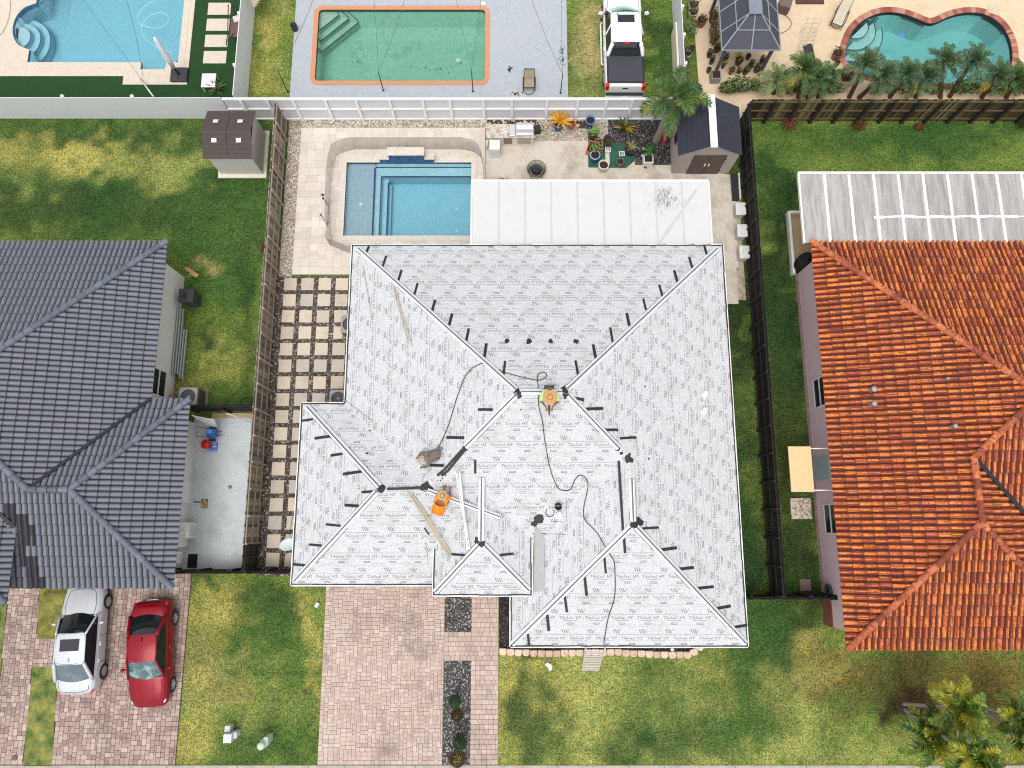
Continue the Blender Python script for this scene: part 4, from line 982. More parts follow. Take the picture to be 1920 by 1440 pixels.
# ================================================================ neighbours' houses with tiled roofs
def tiles_slope(poly, d, off, e, pitch, col, cols, mat, par, cw=.235, cl=.44, th=.04, amp=.075, pancol=None, uoff=0, nseg=6, jt=.02, stain=None, pw=.78, dark=None):
    "real barrel tiles over a convex polygon (x, y) of a slope that rises in direction d from the eave line at off"
    U, V = {'S': ((1,0),(0,1)), 'E': ((0,1),(-1,0)), 'N': ((-1,0),(0,-1)), 'W': ((0,-1),(1,0))}[d]
    O = {'S': (0, off), 'N': (0, off), 'E': (off, 0), 'W': (off, 0)}[d]
    sl = math.sqrt(1+pitch*pitch)
    uv = [((x-O[0])*U[0]+(y-O[1])*U[1], ((x-O[0])*V[0]+(y-O[1])*V[1])*sl) for x, y in poly]
    a = sum(uv[i-1][0]*uv[i][1]-uv[i][0]*uv[i-1][1] for i in range(len(uv)))
    if a < 0: uv = uv[::-1]
    L = []
    for i in range(len(uv)):
        p, q = uv[i-1], uv[i]; L.append((-(q[1]-p[1]), q[0]-p[0], (q[1]-p[1])*p[0]-(q[0]-p[0])*p[1]))
    u0, u1 = min(p[0] for p in uv), max(p[0] for p in uv); v1 = max(p[1] for p in uv)
    nx, nz = -pitch/sl, 1/sl
    def P3(u, v, n):
        h = v/sl; return (O[0]+U[0]*u+V[0]*(h+n*nx), O[1]+U[1]*u+V[1]*(h+n*nx), e+h*pitch+n*nz)
    prof = []; pancol = pancol or tuple(x*.3 for x in cols[0]); joint = tuple(x*.2 for x in cols[0])  # default pan tone: shade between the rolls painted into the tile colour
    for k in range(nseg+1):
        t = k/nseg; prof.append((t*pw, amp*math.sin(math.pi*t)**.6))
    prof += [((1+pw)/2, -.03), (1.0, 0)]
    mb = MB(); i0 = int(math.floor((u0-uoff)/cw)); i1 = int(math.ceil((u1-uoff)/cw))
    # polygon extended slightly over the eave
    for j in range(-1 if False else 0, int(v1/cl)+1):
        for i in range(i0, i1):
            ua = uoff+i*cw; va = j*cl-(.05 if j == 0 else 0)+rnd(-.006,.006); vb = (j+1)*cl+.03
            uc, vc = ua+cw*.4, (va+vb)/2
            if min((A*uc+B*vc+C)/math.hypot(A, B) for A, B, C in L[:]) < -.45: continue
            c = jit(pick(cols), jt)
            if dark:
                w_ = P3(uc, vc, 0)
                if inside((w_[0]+rnd(-.08,.08), w_[1]+rnd(-.1,.1)), dark): c = jit(lin(44,44,50), .2)
            dn = rnd(-.003, .003)
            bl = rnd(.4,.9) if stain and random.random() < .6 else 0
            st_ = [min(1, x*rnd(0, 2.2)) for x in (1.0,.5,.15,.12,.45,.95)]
            for k in range(len(prof)-1):
                (p0, h0), (p1, h1) = prof[k], prof[k+1]
                q = [(ua+p0*cw, va, h0+th+dn), (ua+p1*cw, va, h1+th+dn), (ua+p1*cw, vb, h1+.004), (ua+p0*cw, vb, h0+.004)]
                cq = clip(q, [l for l in L if not (abs(l[0]) < 1e-6 and l[1] > 0 and abs(l[2]) < 1e-3)])
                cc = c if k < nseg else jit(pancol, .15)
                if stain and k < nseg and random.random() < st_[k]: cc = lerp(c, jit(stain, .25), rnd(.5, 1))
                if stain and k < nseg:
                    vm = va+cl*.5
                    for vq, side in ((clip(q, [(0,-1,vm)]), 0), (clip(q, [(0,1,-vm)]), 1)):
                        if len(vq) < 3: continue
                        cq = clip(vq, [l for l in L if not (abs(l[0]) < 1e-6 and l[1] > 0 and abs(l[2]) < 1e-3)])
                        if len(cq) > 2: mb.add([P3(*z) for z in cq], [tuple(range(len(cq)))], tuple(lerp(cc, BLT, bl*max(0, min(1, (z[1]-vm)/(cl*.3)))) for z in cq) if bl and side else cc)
                elif len(cq) > 2: mb.add([P3(*z) for z in cq], [tuple(range(len(cq)))], cc)
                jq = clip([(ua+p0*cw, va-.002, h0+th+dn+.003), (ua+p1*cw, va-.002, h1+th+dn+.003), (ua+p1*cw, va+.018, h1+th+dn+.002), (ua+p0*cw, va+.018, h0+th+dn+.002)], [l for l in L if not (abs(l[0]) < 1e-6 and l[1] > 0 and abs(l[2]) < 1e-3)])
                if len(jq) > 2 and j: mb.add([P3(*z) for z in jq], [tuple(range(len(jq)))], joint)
                f = [(ua+p0*cw, va, h0-.02), (ua+p1*cw, va, h1-.02), (ua+p1*cw, va, h1+th+dn), (ua+p0*cw, va, h0+th+dn)]
                if all(A*x+B*y+C >= -.02 or (abs(A) < 1e-6 and B > 0) for A, B, C in L for x, y, _ in f[:2]): mb.add([P3(*z) for z in f], [(0,1,2,3)], tuple(x*.9 for x in c))
    o = mb.build('roof_slope', mat, par)
    MB().add([(x, y, e-.03+((x-O[0])*V[0]+(y-O[1])*V[1])*pitch) for x, y in (poly if True else poly)], [tuple(range(len(poly)))]).build('roof_deck', M('roof_deck', (.05,.045,.04), .9), par)
    return o
BLT = lin(92,62,58)
def ridge(p, q, mat, par, cols, r=.13, step=.4, name='ridge_tiles'):
    p = Vector(p); q = Vector(q); d = q-p; L = d.length; d.normalize(); s = d.cross(Vector((0,0,1))).normalized(); u = s.cross(d)
    mb = MB(); n = max(1, int(L/step))
    for k in range(n):
        a = p+d*(L*k/n); b = p+d*(L*(k+1)/n+.06); c = jit(pick(cols), .16); ra, rb = r*1.1, r*.92
        vs = []
        for e_, rr, l in ((a, ra, .02), (b, rb, .0)):
            vs += [e_+s*rr*math.cos(R(t))+u*(rr*math.sin(R(t))*.95+l) for t in range(-25, 206, 23)]
        m_ = len(vs)//2
        mb.add(vs, [(i, i+1, m_+i+1, m_+i)[::-1] for i in range(m_-1)], c)
        mb.add([a+u*.02]+vs[:m_], [(0, i+1, i+2)[::-1] for i in range(m_-1)], tuple(x*.6 for x in c))
    return mb.build(name, mat, par)
GT_ = [lin(114,117,128), lin(111,114,125), lin(117,120,131), lin(114,116,125), lin(118,119,126)]
BLUE = VM('slate_blue_tile', .6, fine=18, fa=.14, dirt=lin(138,138,142), ds=5, dl=(.64,.8), bs=30, bst=.2)
lh = thing('house', 'white walled house at the left with a slate blue barrel tile roof', 'house', (-22, 4, 0))
P = 1/3
def zf(e, d): return e+d*P
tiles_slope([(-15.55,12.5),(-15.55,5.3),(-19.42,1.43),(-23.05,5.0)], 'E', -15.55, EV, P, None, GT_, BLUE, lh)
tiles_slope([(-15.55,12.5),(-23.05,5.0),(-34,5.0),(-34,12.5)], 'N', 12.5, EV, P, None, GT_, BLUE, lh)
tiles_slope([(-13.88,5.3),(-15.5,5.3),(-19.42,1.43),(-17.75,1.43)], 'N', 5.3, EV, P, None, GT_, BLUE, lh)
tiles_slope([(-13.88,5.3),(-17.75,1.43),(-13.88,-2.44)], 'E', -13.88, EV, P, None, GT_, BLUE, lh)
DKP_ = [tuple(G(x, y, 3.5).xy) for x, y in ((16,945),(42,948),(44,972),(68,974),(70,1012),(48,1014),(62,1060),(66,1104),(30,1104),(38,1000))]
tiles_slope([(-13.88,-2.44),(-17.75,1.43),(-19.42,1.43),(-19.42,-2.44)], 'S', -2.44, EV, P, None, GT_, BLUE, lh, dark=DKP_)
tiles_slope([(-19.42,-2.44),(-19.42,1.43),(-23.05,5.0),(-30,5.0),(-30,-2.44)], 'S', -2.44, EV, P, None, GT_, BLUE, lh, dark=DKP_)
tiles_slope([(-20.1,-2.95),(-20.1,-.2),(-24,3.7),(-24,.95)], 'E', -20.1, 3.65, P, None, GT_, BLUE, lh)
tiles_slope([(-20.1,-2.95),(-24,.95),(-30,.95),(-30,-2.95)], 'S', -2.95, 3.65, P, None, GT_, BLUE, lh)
rc = [lin(102,107,120), lin(96,101,114)]
for p, q in (((-15.5,12.55,2.98),(-23.05,5.0,5.46)),((-13.83,5.35,2.98),(-17.75,1.43,4.25)),((-17.75,1.43,4.27),(-19.42,1.43,4.27)),((-19.42,1.43,4.27),(-23.05,5.05,5.48)),((-13.83,-2.5,2.98),(-17.75,1.43,4.25)),((-20.05,-3.0,3.73),(-24,.95,5.03))):
    ridge(p, q, BLUE, lh, rc)
VL = M('valley_metal', lin(40,42,48), .6, .3)
mb = MB(); 
for a, b in (((-15.5,5.34,3.03),(-19.3,1.55,4.28)),((-20.06,-.05,3.8),(-23.5,3.4,4.95))): mb.beam(a, b, .13, .06)
mb.build('valley_flashing', VL, lh)
WW = M('white_stucco', lin(240,238,234), .85, var=.02, fine=24)
MB().bx(-30, -16.0, -1.75, 11.9, 0, EV-.05).bx(-20, -14.8, -1.75, 4.7, .0, EV-.04).bx(-30, -20.8, -2.2, 0, 0, 3.6).build('wall', WW, lh)
MB().bx(-29, -15.6, -2.35, 12.4, EV-.06, EV-.03).bx(-18, -13.95, -2.36, 5.2, EV-.055, EV-.025).bx(-29, -20.15, -2.9, 0, 3.55, 3.6).build('soffit', M('soffit', (.7,.7,.68), .7), lh)
def window(par, c, w, h, nx, name='window', frame=None, depth=.06):
    "window in a wall; nx = outward normal (x sign)"
    fr = MB(); x = c[0]; s = nx; f = frame or M('white_frame', (.75,.75,.75), .5)
    for dy in (-w/2, w/2): fr.bx(*sorted((x, x+s*depth)), c[1]+dy-.03, c[1]+dy+.03, c[2]-h/2, c[2]+h/2)
    for dz in (-h/2, 0, h/2): fr.bx(*sorted((x, x+s*depth*.9)), c[1]-w/2, c[1]+w/2, c[2]+dz-.03, c[2]+dz+.03)
    o = fr.build(name, f, par)
    MB().bx(*sorted((x+s*.004, x+s*.02)), c[1]-w/2, c[1]+w/2, c[2]-h/2, c[2]+h/2).build('pane', M('dark_glass', (.012,.014,.018), .25, spec=.25), o)
window(lh, (-16.0, 6.35, 1.55), 1.2, 1.3, 1)
MB().bx(-14.8, -14.74, 1.0, 2.0, 0, 2.1).build('door', M('white_door', (.78,.78,.77), .5), lh, bevel=.01)
# white pipes, heater and boxes on the side wall
WP = M('white_pvc', (.76,.76,.75), .45)
t = thing('wall_pipes', 'white vertical pipes and conduits fixed to the side wall of the left house', 'pipes', (-14.7,-.5,1))
for y, z0, z1 in ((.35,.1,2.2),(.0,.1,1.9),(-.35,.1,1.2),(-.6,.5,2.0)): MB().tube([(-14.74,y,z0),(-14.66,y,z0+.1),(-14.66,y,z1-.1),(-14.74,y,z1)], .03, 8).build('pipe', WP, t)
t = thing('electric_box', 'white meter box on the side wall of the left house near the tall pipes', 'box', (-14.62,-.55,1.2)); MB().bx(-14.79,-14.42,-.9,-.25,.7,1.7).build('case', WP, t, bevel=.02); MB().bx(-14.42,-14.41,-.82,-.33,.8,1.6).build('cover', M('lid_grey', (.6,.6,.6), .5), t)
t = thing('electric_box', 'smaller white box on the side wall nearest the black gap of the fence', 'box', (-14.6,-1.3,1)); MB().bx(-14.79,-14.5,-1.6,-1.1,.9,1.5).build('case', WP, t, bevel=.02); MB().bx(-14.5,-14.48,-1.5,-1.2,1.0,1.4).build('cover', M('lid_grey', (0,0,0), .5), t)
t = thing('water_heater', 'long white cabinet unit against the side wall of the left house', 'cabinet', (-14.5,-.3,0)); MB().bx(-14.78,-14.3,-.55,.15,.05,1.0).build('case', WP, t, bevel=.03); MB().bx(-14.3,-14.28,-.45,.05,.2,.85).build('grille', M('lid_grey', (0,0,0), .5), t)
tag(MB().bx(-14.62,-14.2,-1.85,-1.25,.031,.06).build('drain_pit', M('pit_black', (.01,.01,.01), .9)), 'black open pit at the lower end of the grey side slab', 'drain')
# orange tiled house
OT = [lin(240,136,66), lin(234,126,56), lin(244,144,74), lin(220,118,68), lin(236,138,82), lin(208,108,70), lin(246,140,56)]
m, nt, p = newmat('orange_barrel_tile')
a = nt.nodes.new('ShaderNodeAttribute'); a.attribute_name = 'Col'; c = a.outputs[0]
n1 = noise(nt, 4.2, 8, .82); n2 = noise(nt, 1.3, 6, .7); n3 = noise(nt, 14, 5, .8)
c = mixc(nt, ramp(nt, n1, .5, .6, 0, .7), c, lin(124,50,28)); c = mixc(nt, ramp(nt, n3, .52, .6, 0, .9), c, lin(96,38,24)); c = mixc(nt, ramp(nt, n2, .55, .75, 0, .3), c, lin(130,56,34))
c = mixc(nt, ramp(nt, noise(nt, 24, 3, .6), .6, .72, 0, .5), c, lin(226,150,100))
nt.links.new(c, p.inputs['Base Color']); p.inputs['Roughness'].default_value = .8; bump(nt, p, n3, .3, .01)
ORG = m
oh = thing('house', 'pink walled house at the right with a weathered orange barrel tile roof', 'house', (20, 4, 0))
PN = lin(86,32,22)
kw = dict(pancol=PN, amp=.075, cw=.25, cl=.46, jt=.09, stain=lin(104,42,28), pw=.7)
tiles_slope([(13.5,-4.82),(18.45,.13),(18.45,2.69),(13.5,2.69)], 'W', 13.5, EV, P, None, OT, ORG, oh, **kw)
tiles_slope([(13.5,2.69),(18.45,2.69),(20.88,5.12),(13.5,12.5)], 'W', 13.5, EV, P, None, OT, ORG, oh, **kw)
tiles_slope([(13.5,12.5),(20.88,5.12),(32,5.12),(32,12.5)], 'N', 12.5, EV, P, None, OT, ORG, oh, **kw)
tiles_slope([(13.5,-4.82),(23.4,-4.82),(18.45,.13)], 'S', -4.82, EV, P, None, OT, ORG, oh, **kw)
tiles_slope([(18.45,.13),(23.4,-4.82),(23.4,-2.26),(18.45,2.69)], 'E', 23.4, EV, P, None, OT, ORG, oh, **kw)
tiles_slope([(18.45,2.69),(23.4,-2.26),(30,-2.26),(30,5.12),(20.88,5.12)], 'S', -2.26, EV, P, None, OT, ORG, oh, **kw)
oc = [lin(214,126,80), lin(176,96,64), lin(140,72,50), lin(196,110,74)]
for p, q in (((13.45,12.55,2.98),(20.88,5.12,5.42)),((13.45,-4.87,2.98),(18.45,.13,4.6)),((18.45,.13,4.62),(18.45,2.69,4.62)),((18.45,2.69,4.62),(20.88,5.12,5.42)),((18.45,.13,4.6),(23.45,-4.87,2.98))): ridge(p, q, ORG, oh, oc)
mb = MB().beam((18.55,2.59,4.62), (23.4,-2.26,3.05), .17, .06); mb.build('valley_flashing', VL, oh)
PK = M('pink_stucco', lin(240,208,214), .88, var=.03, dirt=lin(180,136,140), ds=1.6, dl=(.6,.85), fine=24)
MB().bx(13.88, 29, -4.3, 12.0, 0, EV-.05).build('wall', PK, oh)
MB().bx(13.86, 13.875, -4.3, 12.0, 0, .35).build('wall_stain', M('mould_stain', lin(208,174,180), .9, dirt=lin(150,104,100), ds=5.5, dl=(.5,.7)), oh)
MB().bx(13.84,13.88,-4.3,-3.2,0,.9).build('wall_patch', M('brown_patch', lin(130,76,62), .9), oh)
MB().bx(13.55, 29, -4.7, 12.4, EV-.06, EV-.03).build('soffit', M('soffit', (0,0,0)), oh)
window(oh, (13.88, 5.9, 1.6), 1.3, 1.2, -1); window(oh, (13.88, .3, 1.6), 1.25, 1.2, -1)
MB().bx(13.8, 13.88, 2.0, 3.0, 0, 2.05).build('door', M('grey_door', lin(176,188,196), .5), oh, bevel=.01)
for x, y, r in ((1630,733,.1),(1630,760,.09),(1785,800,.07),(1771,712,.05)):
    z = 3.9; q = G(x, y, z); q = G(x, y, EV+(q.x-13.5)*P); zz = EV+(q.x-13.5)*P
    o = MB().lathe((q.x, q.y, zz), [(r,0),(r,.3),(r*1.3,.32),(r*1.1,.4),(0,.42)], 14).build('roof_vent', M('vent_metal', lin(170,170,172), .5, .3), oh)
# insulated panel canopies
def canopy(name, label, x0, x1, y0, y1, z, n, mat, seam, group=None, seamw=.07, tr=None):
    t = thing(name, label, 'canopy', ((x0+x1)/2, (y0+y1)/2, 0))
    w = (x1-x0)/n
    for i in range(n): MB().bx(x0+i*w+.004, x0+(i+1)*w-.004, y0, y1, z-.07, z).build('roof_panel', mat, t)
    s = MB()
    for i in range(1, n): s.bx(x0+i*w-seamw/2, x0+i*w+seamw/2, y0+.02, y1-.02, z+.001, z+.014)
    s.build('panel_seam', seam, t)
    MB().bx(x0-.06, x1+.06, y1+.002, y1+.1, z-.13, z+.02).bx(x0-.08, x0-.002, y0, y1, z-.13, z+.02).bx(x1+.002, x1+.08, y0, y1, z-.13, z+.02).build('gutter', tr or M('white_trim', (.8,.8,.79), .5), t)
    for k in range(4):
        if k == 0 and x0 > 10: continue
        x = x0+.1+(x1-x0-.2)*k/3; MB().bx(x-.05, x+.05, y1-.15, y1-.05, 0, z-.07).build('post', tr or M('white_trim', (0,0,0)), t)
    return t
WPAN = M('white_roof_panel', lin(208,208,207), .45, var=.015, vs=.8, dirt=lin(196,196,192), ds=1.4, dl=(.55,.85))
cv = canopy('patio_canopy', 'bright white insulated patio canopy joined to the back of the white roof', -1.82, 9.05, 12.42, 15.62, 2.62, 9, WPAN, M('panel_seam_grey', lin(192,192,195), .6))
MB().beam((5.9+.8,12.6,2.64),(8.5,15.2,2.64), .09, .012).build('sealant_strip', M('sealant', lin(194,194,194), .6), cv)
sm = MB()
for _ in range(260): x = 7.05+random.gauss(0,.32); y = 14.75+random.gauss(0,.3); sm.box((x, y, 2.626), (rnd(.008,.022), rnd(.05,.2), .004), R(rnd(-30,-10)))
sm.build('scuff_mark', M('scuff', lin(170,170,167), .8), cv)
GPAN = M('weathered_panel', lin(190,187,184), .7, var=.14, vs=1.6, dirt=lin(140,134,134), ds=.9, dl=(.42,.68), stretch=(5,.5,1), fine=22)
GW = M('white_coat', lin(240,238,234), .6, var=.03)
cg = canopy('patio_canopy', 'weathered grey panel canopy with white seams behind the orange roof', 13.2, 27.9, 12.5, 15.86, 2.92, 13, GPAN, GW, seamw=.13, tr=GW)
st = MB(); pts = [(16.4,13.7)]
while pts[-1][0] < 27.5: pts.append((pts[-1][0]+rnd(.2,.5), 13.74+rnd(-.03,.03)))
for a, b in zip(pts, pts[1:]): st.beam((a[0],a[1],2.94), (b[0],b[1],2.94), rnd(.06,.15), .025)
st.build('sealant_strip', GW, cg)
# porch slab and open side of the pink house
t = thing('porch', 'tan porch floor with white edge wall at the back corner of the pink house', 'porch', (14.3,13.6,0))
MB().bx(13.75, 20, 12.02, 15.15, 0, .1).build('floor', M('tan_floor', lin(206,176,134), .85, fine=24), t); MB().bx(13.62, 13.75, 12.0, 15.25, 0, .3).bx(13.75, 14.6, 15.15, 15.27, 0, .3).build('edge_wall', GW, t)
tag(MB().lathe((14.1,12.4,.1), [(.4,0),(.45,.5),(.42,.9),(.05,1.05)], 18).build('cover', M('black_cover', (.01,.01,.012), .8)), 'black covered round object at the corner of the pink house porch', 'grill cover')
# awnings, pads beside the pink house
t = thing('awning', 'flat tan awning over the side door of the pink house', 'awning', (12.5,2.4,2.3)); MB().box((12.45,2.4,2.28), (.98,1.95,.06)).build('canopy', M('tan_awning', lin(226,192,142), .7, var=.04), t)
for y in (1.5, 3.3): MB().beam((12.1,y,2.25), (13.86,y,2.1), .05, .05).build('bracket', GW, t)
tag(MB().box((13.2,.78,.06), (.95,.95,.12)).build('concrete_pad', M('mottled_pad', lin(214,200,180), .9, dirt=lin(120,110,96), ds=7, dl=(.48,.58)), bevel=.02), 'square mottled concrete pad in the grass below the tan awning', 'concrete pad')
tag(MB().box((13.15,-2.6,.02), (.5,.5,.05)).build('concrete_pad', M('grey_pad', lin(120,110,104), .9)), 'dark square pad in the grass beside the coiled hose', 'concrete pad')
mb = MB(); 
for k in range(5): mb.tube([(13.72+.02*k, -2.75+.24*math.cos(a)+rnd(-.02,.02), .95+.24*math.sin(a)) for a in [i*.5 for i in range(13)]], .02, 5)
t = thing('hose_reel', 'coiled dark green hose hung on the pink wall', 'hose reel', (13.75,-2.75,.9)); mb.build('hose', M('green_hose', lin(50,64,56), .6), t); MB().box((13.82,-2.75,.95), (.1,.2,.3)).build('holder', BUCK, t)
# ================================================================ fences
def wood_fence(name, label, p, q, h, cols, face, post=1.2, mat=None, railcol=None, gapy=.0, wob=.03, postw=.09, postcol=None):
    "board fence from p to q; face = unit normal of the side with posts and rails"
    mat = mat or VM('weathered_board', .9, fine=20, fa=.25, bs=30, bst=.3)
    P0 = Vector((*p, 0)); Q0 = Vector((*q, 0)); d = (Q0-P0); L = d.length; d.normalize(); n = Vector((*face, 0))
    t = thing(name, label, 'fence', ((P0+Q0)/2)); mb = MB(); x = 0
    while x < L:
        w = rnd(.125,.15); hh = h+rnd(-wob, wob); o = n*rnd(-.008,.008)-n*.02
        a = P0+d*(x+.004)+o; b = P0+d*min(L, x+w-.006)+o; k = n*.018; c = jit(pick(cols), .18)
        vs = [a-k, b-k, b+k, a+k]; vs = [v+Vector((0,0,.02)) for v in vs]+[v+Vector((0,0,hh)) for v in vs]
        mb.add(vs, [(0,3,2,1),(4,5,6,7),(0,1,5,4),(1,2,6,5),(2,3,7,6),(3,0,4,7)], c); x += w+gapy
    mb.build('board_panel', mat, t)
    rc_ = railcol or cols[0]
    for z in (.25, h*.52, h-.14):
        MB().beam(P0+n*.03+Vector((0,0,z)), Q0+n*.03+Vector((0,0,z)), .05, .09, rc_).build('rail', mat, t)
    k = 0
    while k*post <= L+.01:
        c = P0+d*(k*post)+n*.095
        MB().bx(c.x-postw/2, c.x+postw/2, c.y-postw/2, c.y+postw/2, 0, h-.03+rnd(-.03,.04), jit(postcol or rc_, .1)).build('post', mat, t); k += 1
    return t
BR = [lin(132,120,108), lin(148,136,123), lin(112,100,90), lin(160,149,136), lin(96,86,78)]
wood_fence('wooden_fence', 'weathered brown slat fence along the left side of the pool deck', (-11.5,-.75), (-11.5,20.3), 1.83, BR, (1,0), 1.17, railcol=lin(160,146,132))
DK = [lin(30,26,25), lin(24,21,21), lin(38,33,30), lin(20,18,18)]
wood_fence('wooden_fence', 'almost black board fence between the white roofed house and the pink house', (11.55,-2.95), (11.55,20.2), 1.83, DK, (-1,0), 1.22, railcol=lin(42,38,36))
MS = [lin(78,66,42), lin(58,47,33), lin(98,84,52), lin(48,38,29), lin(86,72,48), lin(66,54,40), lin(124,110,80)]
wood_fence('wooden_fence', 'mossy brown board fence behind the back lawn of the pink house', (11.7,20.33), (30,20.33), 1.83, MS, (0,-1), 1.17, railcol=lin(104,90,58), postw=.15, postcol=lin(44,36,28))
GT0 = [lin(44,38,34), lin(56,48,42), lin(32,28,26)]
wood_fence('wooden_fence', 'dark board fence across the side yard at the top of the grey slab', (-14.7,5.32), (-11.7,5.32), 1.5, GT0, (0,-1), 1.5)
wood_fence('wooden_fence', 'low dark front fence at the lower end of the grey slab', (-14.9,-1.98), (-12.2,-1.98), 1.5, GT0, (0,1), 1.35)
wood_fence('wooden_fence', 'front fence between the grey slab and the left corner of the white roof', (-12.1,-1.98), (-9.0,-1.98), 1.5, GT0, (0,1), 1.5)
wood_fence('wooden_fence', 'dark gate fence between the white roof and the black side fence', (9.0,-3.05), (11.5,-3.05), 1.5, GT0, (0,1), 1.25)
wood_fence('wooden_fence', 'dark gate fence between the black side fence and the pink wall', (11.6,-3.05), (13.9,-3.05), 1.6, GT0, (0,1), 1.15)
wood_fence('fence_gate', 'dark closed gate section at the lower end of the brown slat fence', (-11.48,-1.92), (-11.48,-.8), 1.83, GT0, (1,0), 1.1)
tag(MB().beam((-12.8,4.95,1.52),(-12.1,4.7,.1), .05, .05).build('white_pole', M('white_pvc', (0,0,0))), 'thin white pole leaning in the corner at the top of the grey slab', 'pole')
# white vinyl fences
VIN = M('white_vinyl', lin(222,222,226), .55, var=.02, vs=1.5, fine=0); VINF = M('white_vinyl_frame', lin(246,246,246), .5, var=.01)
def ribbed(t, p, q, h, side):
    P0 = Vector((*p, 0)); Q0 = Vector((*q, 0)); d = Q0-P0; L = d.length; d.normalize(); n = Vector((*side, 0)); mb = MB(); k = 0
    while k*.15 < L:
        a = P0+d*k*.15; b = P0+d*min(L, k*.15+.138); z0, z1 = .05, h
        for u, v in ((a, b),):
            vs = [u-n*.02, v-n*.02, v+n*.02, u+n*.02]; vs = [x+Vector((0,0,z0)) for x in vs]+[x+Vector((0,0,z1)) for x in vs]
            mb.add(vs, [(0,3,2,1),(4,5,6,7),(0,1,5,4),(1,2,6,5),(2,3,7,6),(3,0,4,7)])
        a2 = P0+d*(k*.15+.138); b2 = P0+d*min(L, (k+1)*.15)
        vs = [a2-n*.012, b2-n*.012, b2+n*.012, a2+n*.012]; vs = [x+Vector((0,0,z0)) for x in vs]+[x+Vector((0,0,z1-.01)) for x in vs]
        mb.add(vs, [(4,5,6,7),(0,1,5,4),(2,3,7,6)]); k += 1
    return mb.build('panel', VIN, t)
t = thing('vinyl_fence', 'long plain white vinyl fence behind the left back lawn', 'fence', (-22,20.45,0))
ribbed(t, (-34,20.45), (-14.2,20.45), 1.83, (0,-1))
for k in range(9): MB().bx(-33.0+2.3*k-.06, -33.0+2.3*k+.06, 20.48, 20.56, 0, 1.6).build('post', VINF, t)
for x in (-21.9, -18.5): MB().lathe((x, 20.52, 1.85), [(.11,0),(.11,.03),(0,.13)], 4).build('post_cap', VINF, t)
t = thing('vinyl_fence', 'white framed vinyl fence behind the pool and patio, cut into small panels by posts', 'fence', (-3,20.45,0))
ribbed(t, (-14.15,20.45), (7.9,20.45), 1.83, (0,-1))
for z, hh in ((.08,.09),(.95,.07),(1.78,.09)): MB().bx(-14.15, 7.9, 20.36, 20.42, z-hh/2, z+hh/2).build('rail', VINF, t)
px = [450,500,548,609,667,730,792,843,906,960,1026,1084,1138,1186,1236]
for x in px:
    X = G(x, 184, 1.8).x; MB().bx(X-.055, X+.055, 20.3, 20.4, 0, 1.86).build('post', VINF, t)
t = thing('vinyl_fence', 'white vinyl side fence between the blue pool yard and the green pool yard', 'fence', (-13.6,25,0)); ribbed(t, (-13.62,20.6), (-13.62,31), 1.83, (-1,0))
for y in (22.3, 25.2, 27.6): MB().bx(-13.76,-13.65,y-.06,y+.06,0,1.8).build('post', VINF, t)
t = thing('vinyl_fence', 'white vinyl side fence right of the pickup truck', 'fence', (8.5,25,0)); ribbed(t, (8.5,20.6), (8.5,31), 1.83, (1,0))
for y in (22.4, 24.0, 25.6): MB().bx(8.53,8.64,y-.06,y+.06,0,1.8).build('post', VINF, t)
tag(MB().bx(8.36,8.45,22.3,25.3,0,1.0).build('low_wall', M('cream_panel', lin(232,224,204), .7)), 'low cream panel against the white fence beside the pickup', 'panel')
t = thing('leaning_panels', 'pale boards leaning on top of the white side fence beside the lawn', 'boards', (-13.4,26.8,0))
for k in range(3): MB().beam((-13.5+.12*k,27.4,1.8),(-13.2+.15*k,26.2,1.0+.2*k), .25, .03).build('board', WOODL, t)
# mesh safety fence around the own pool
t = thing('pool_fence', 'see-through grey mesh safety fence curving around the blue pool', 'pool fence', (-5.3,16.5,0))
top = [(906,337),(906,297),(899,272),(886,262),(864,257),(790,257),(725,257),(655,257),(632,263),(620,270),(614,290),(611,318),(609,360),(608,400),(612,430)]
path = [G(x, y, 1.2).xy for x, y in top]+[Vector((-8.95,13.55)), Vector((-7.9,13.1)), Vector((-5.5,12.98)), Vector((-2.0,12.98))]
m, nt, p_ = newmat('safety_mesh'); nt.nodes.remove(p_)
df = N(nt, 'ShaderNodeBsdfDiffuse'); df.inputs[0].default_value = (*lin(120,108,100), 1); tr_ = N(nt, 'ShaderNodeBsdfTransparent'); mx = nt.nodes.new('ShaderNodeMixShader')
mx.inputs[0].default_value = .42; nt.links.new(tr_.outputs[0], mx.inputs[1]); nt.links.new(df.outputs[0], mx.inputs[2]); nt.links.new(mx.outputs[0], nt.nodes['Material Output'].inputs[0])
mb = MB(); 
for a, b in zip(path, path[1:]): mb.add([(a.x,a.y,.04),(b.x,b.y,.04),(b.x,b.y,1.2),(a.x,a.y,1.2)], [(0,1,2,3)])
mb.build('mesh', m, t)
PP = M('fence_pole', lin(214,206,200), .5)
mb = MB(); mb.tube([(q.x,q.y,1.205) for q in path], .012, 5); mb.build('top_hem', PP, t)
for a, b in zip(path, path[1:]):
    n_ = max(1, int((b-a).length/.85))
    for k in range(n_):
        q = a.lerp(b, k/n_); MB().cyl((q.x,q.y,0.03),(q.x,q.y,1.22), .014, None, 6).build('pole', PP, t)
for q in (G(604,365,1.2), G(604,372,1.2)): MB().bx(q.x-.02,q.x+.1,q.y-.03,q.y+.03,1.15,1.24).build('gate_latch', BUCK, t)
MB().bx(-9.2,-9.14,15.6,15.66,0,1.25).bx(-9.2,-9.14,14.6,14.66,0,1.25).bx(-9.2,-9.14,14.6,15.66,1.19,1.25).bx(-9.2,-9.14,14.6,15.66,.05,.1).build('gate_frame', PP, t)
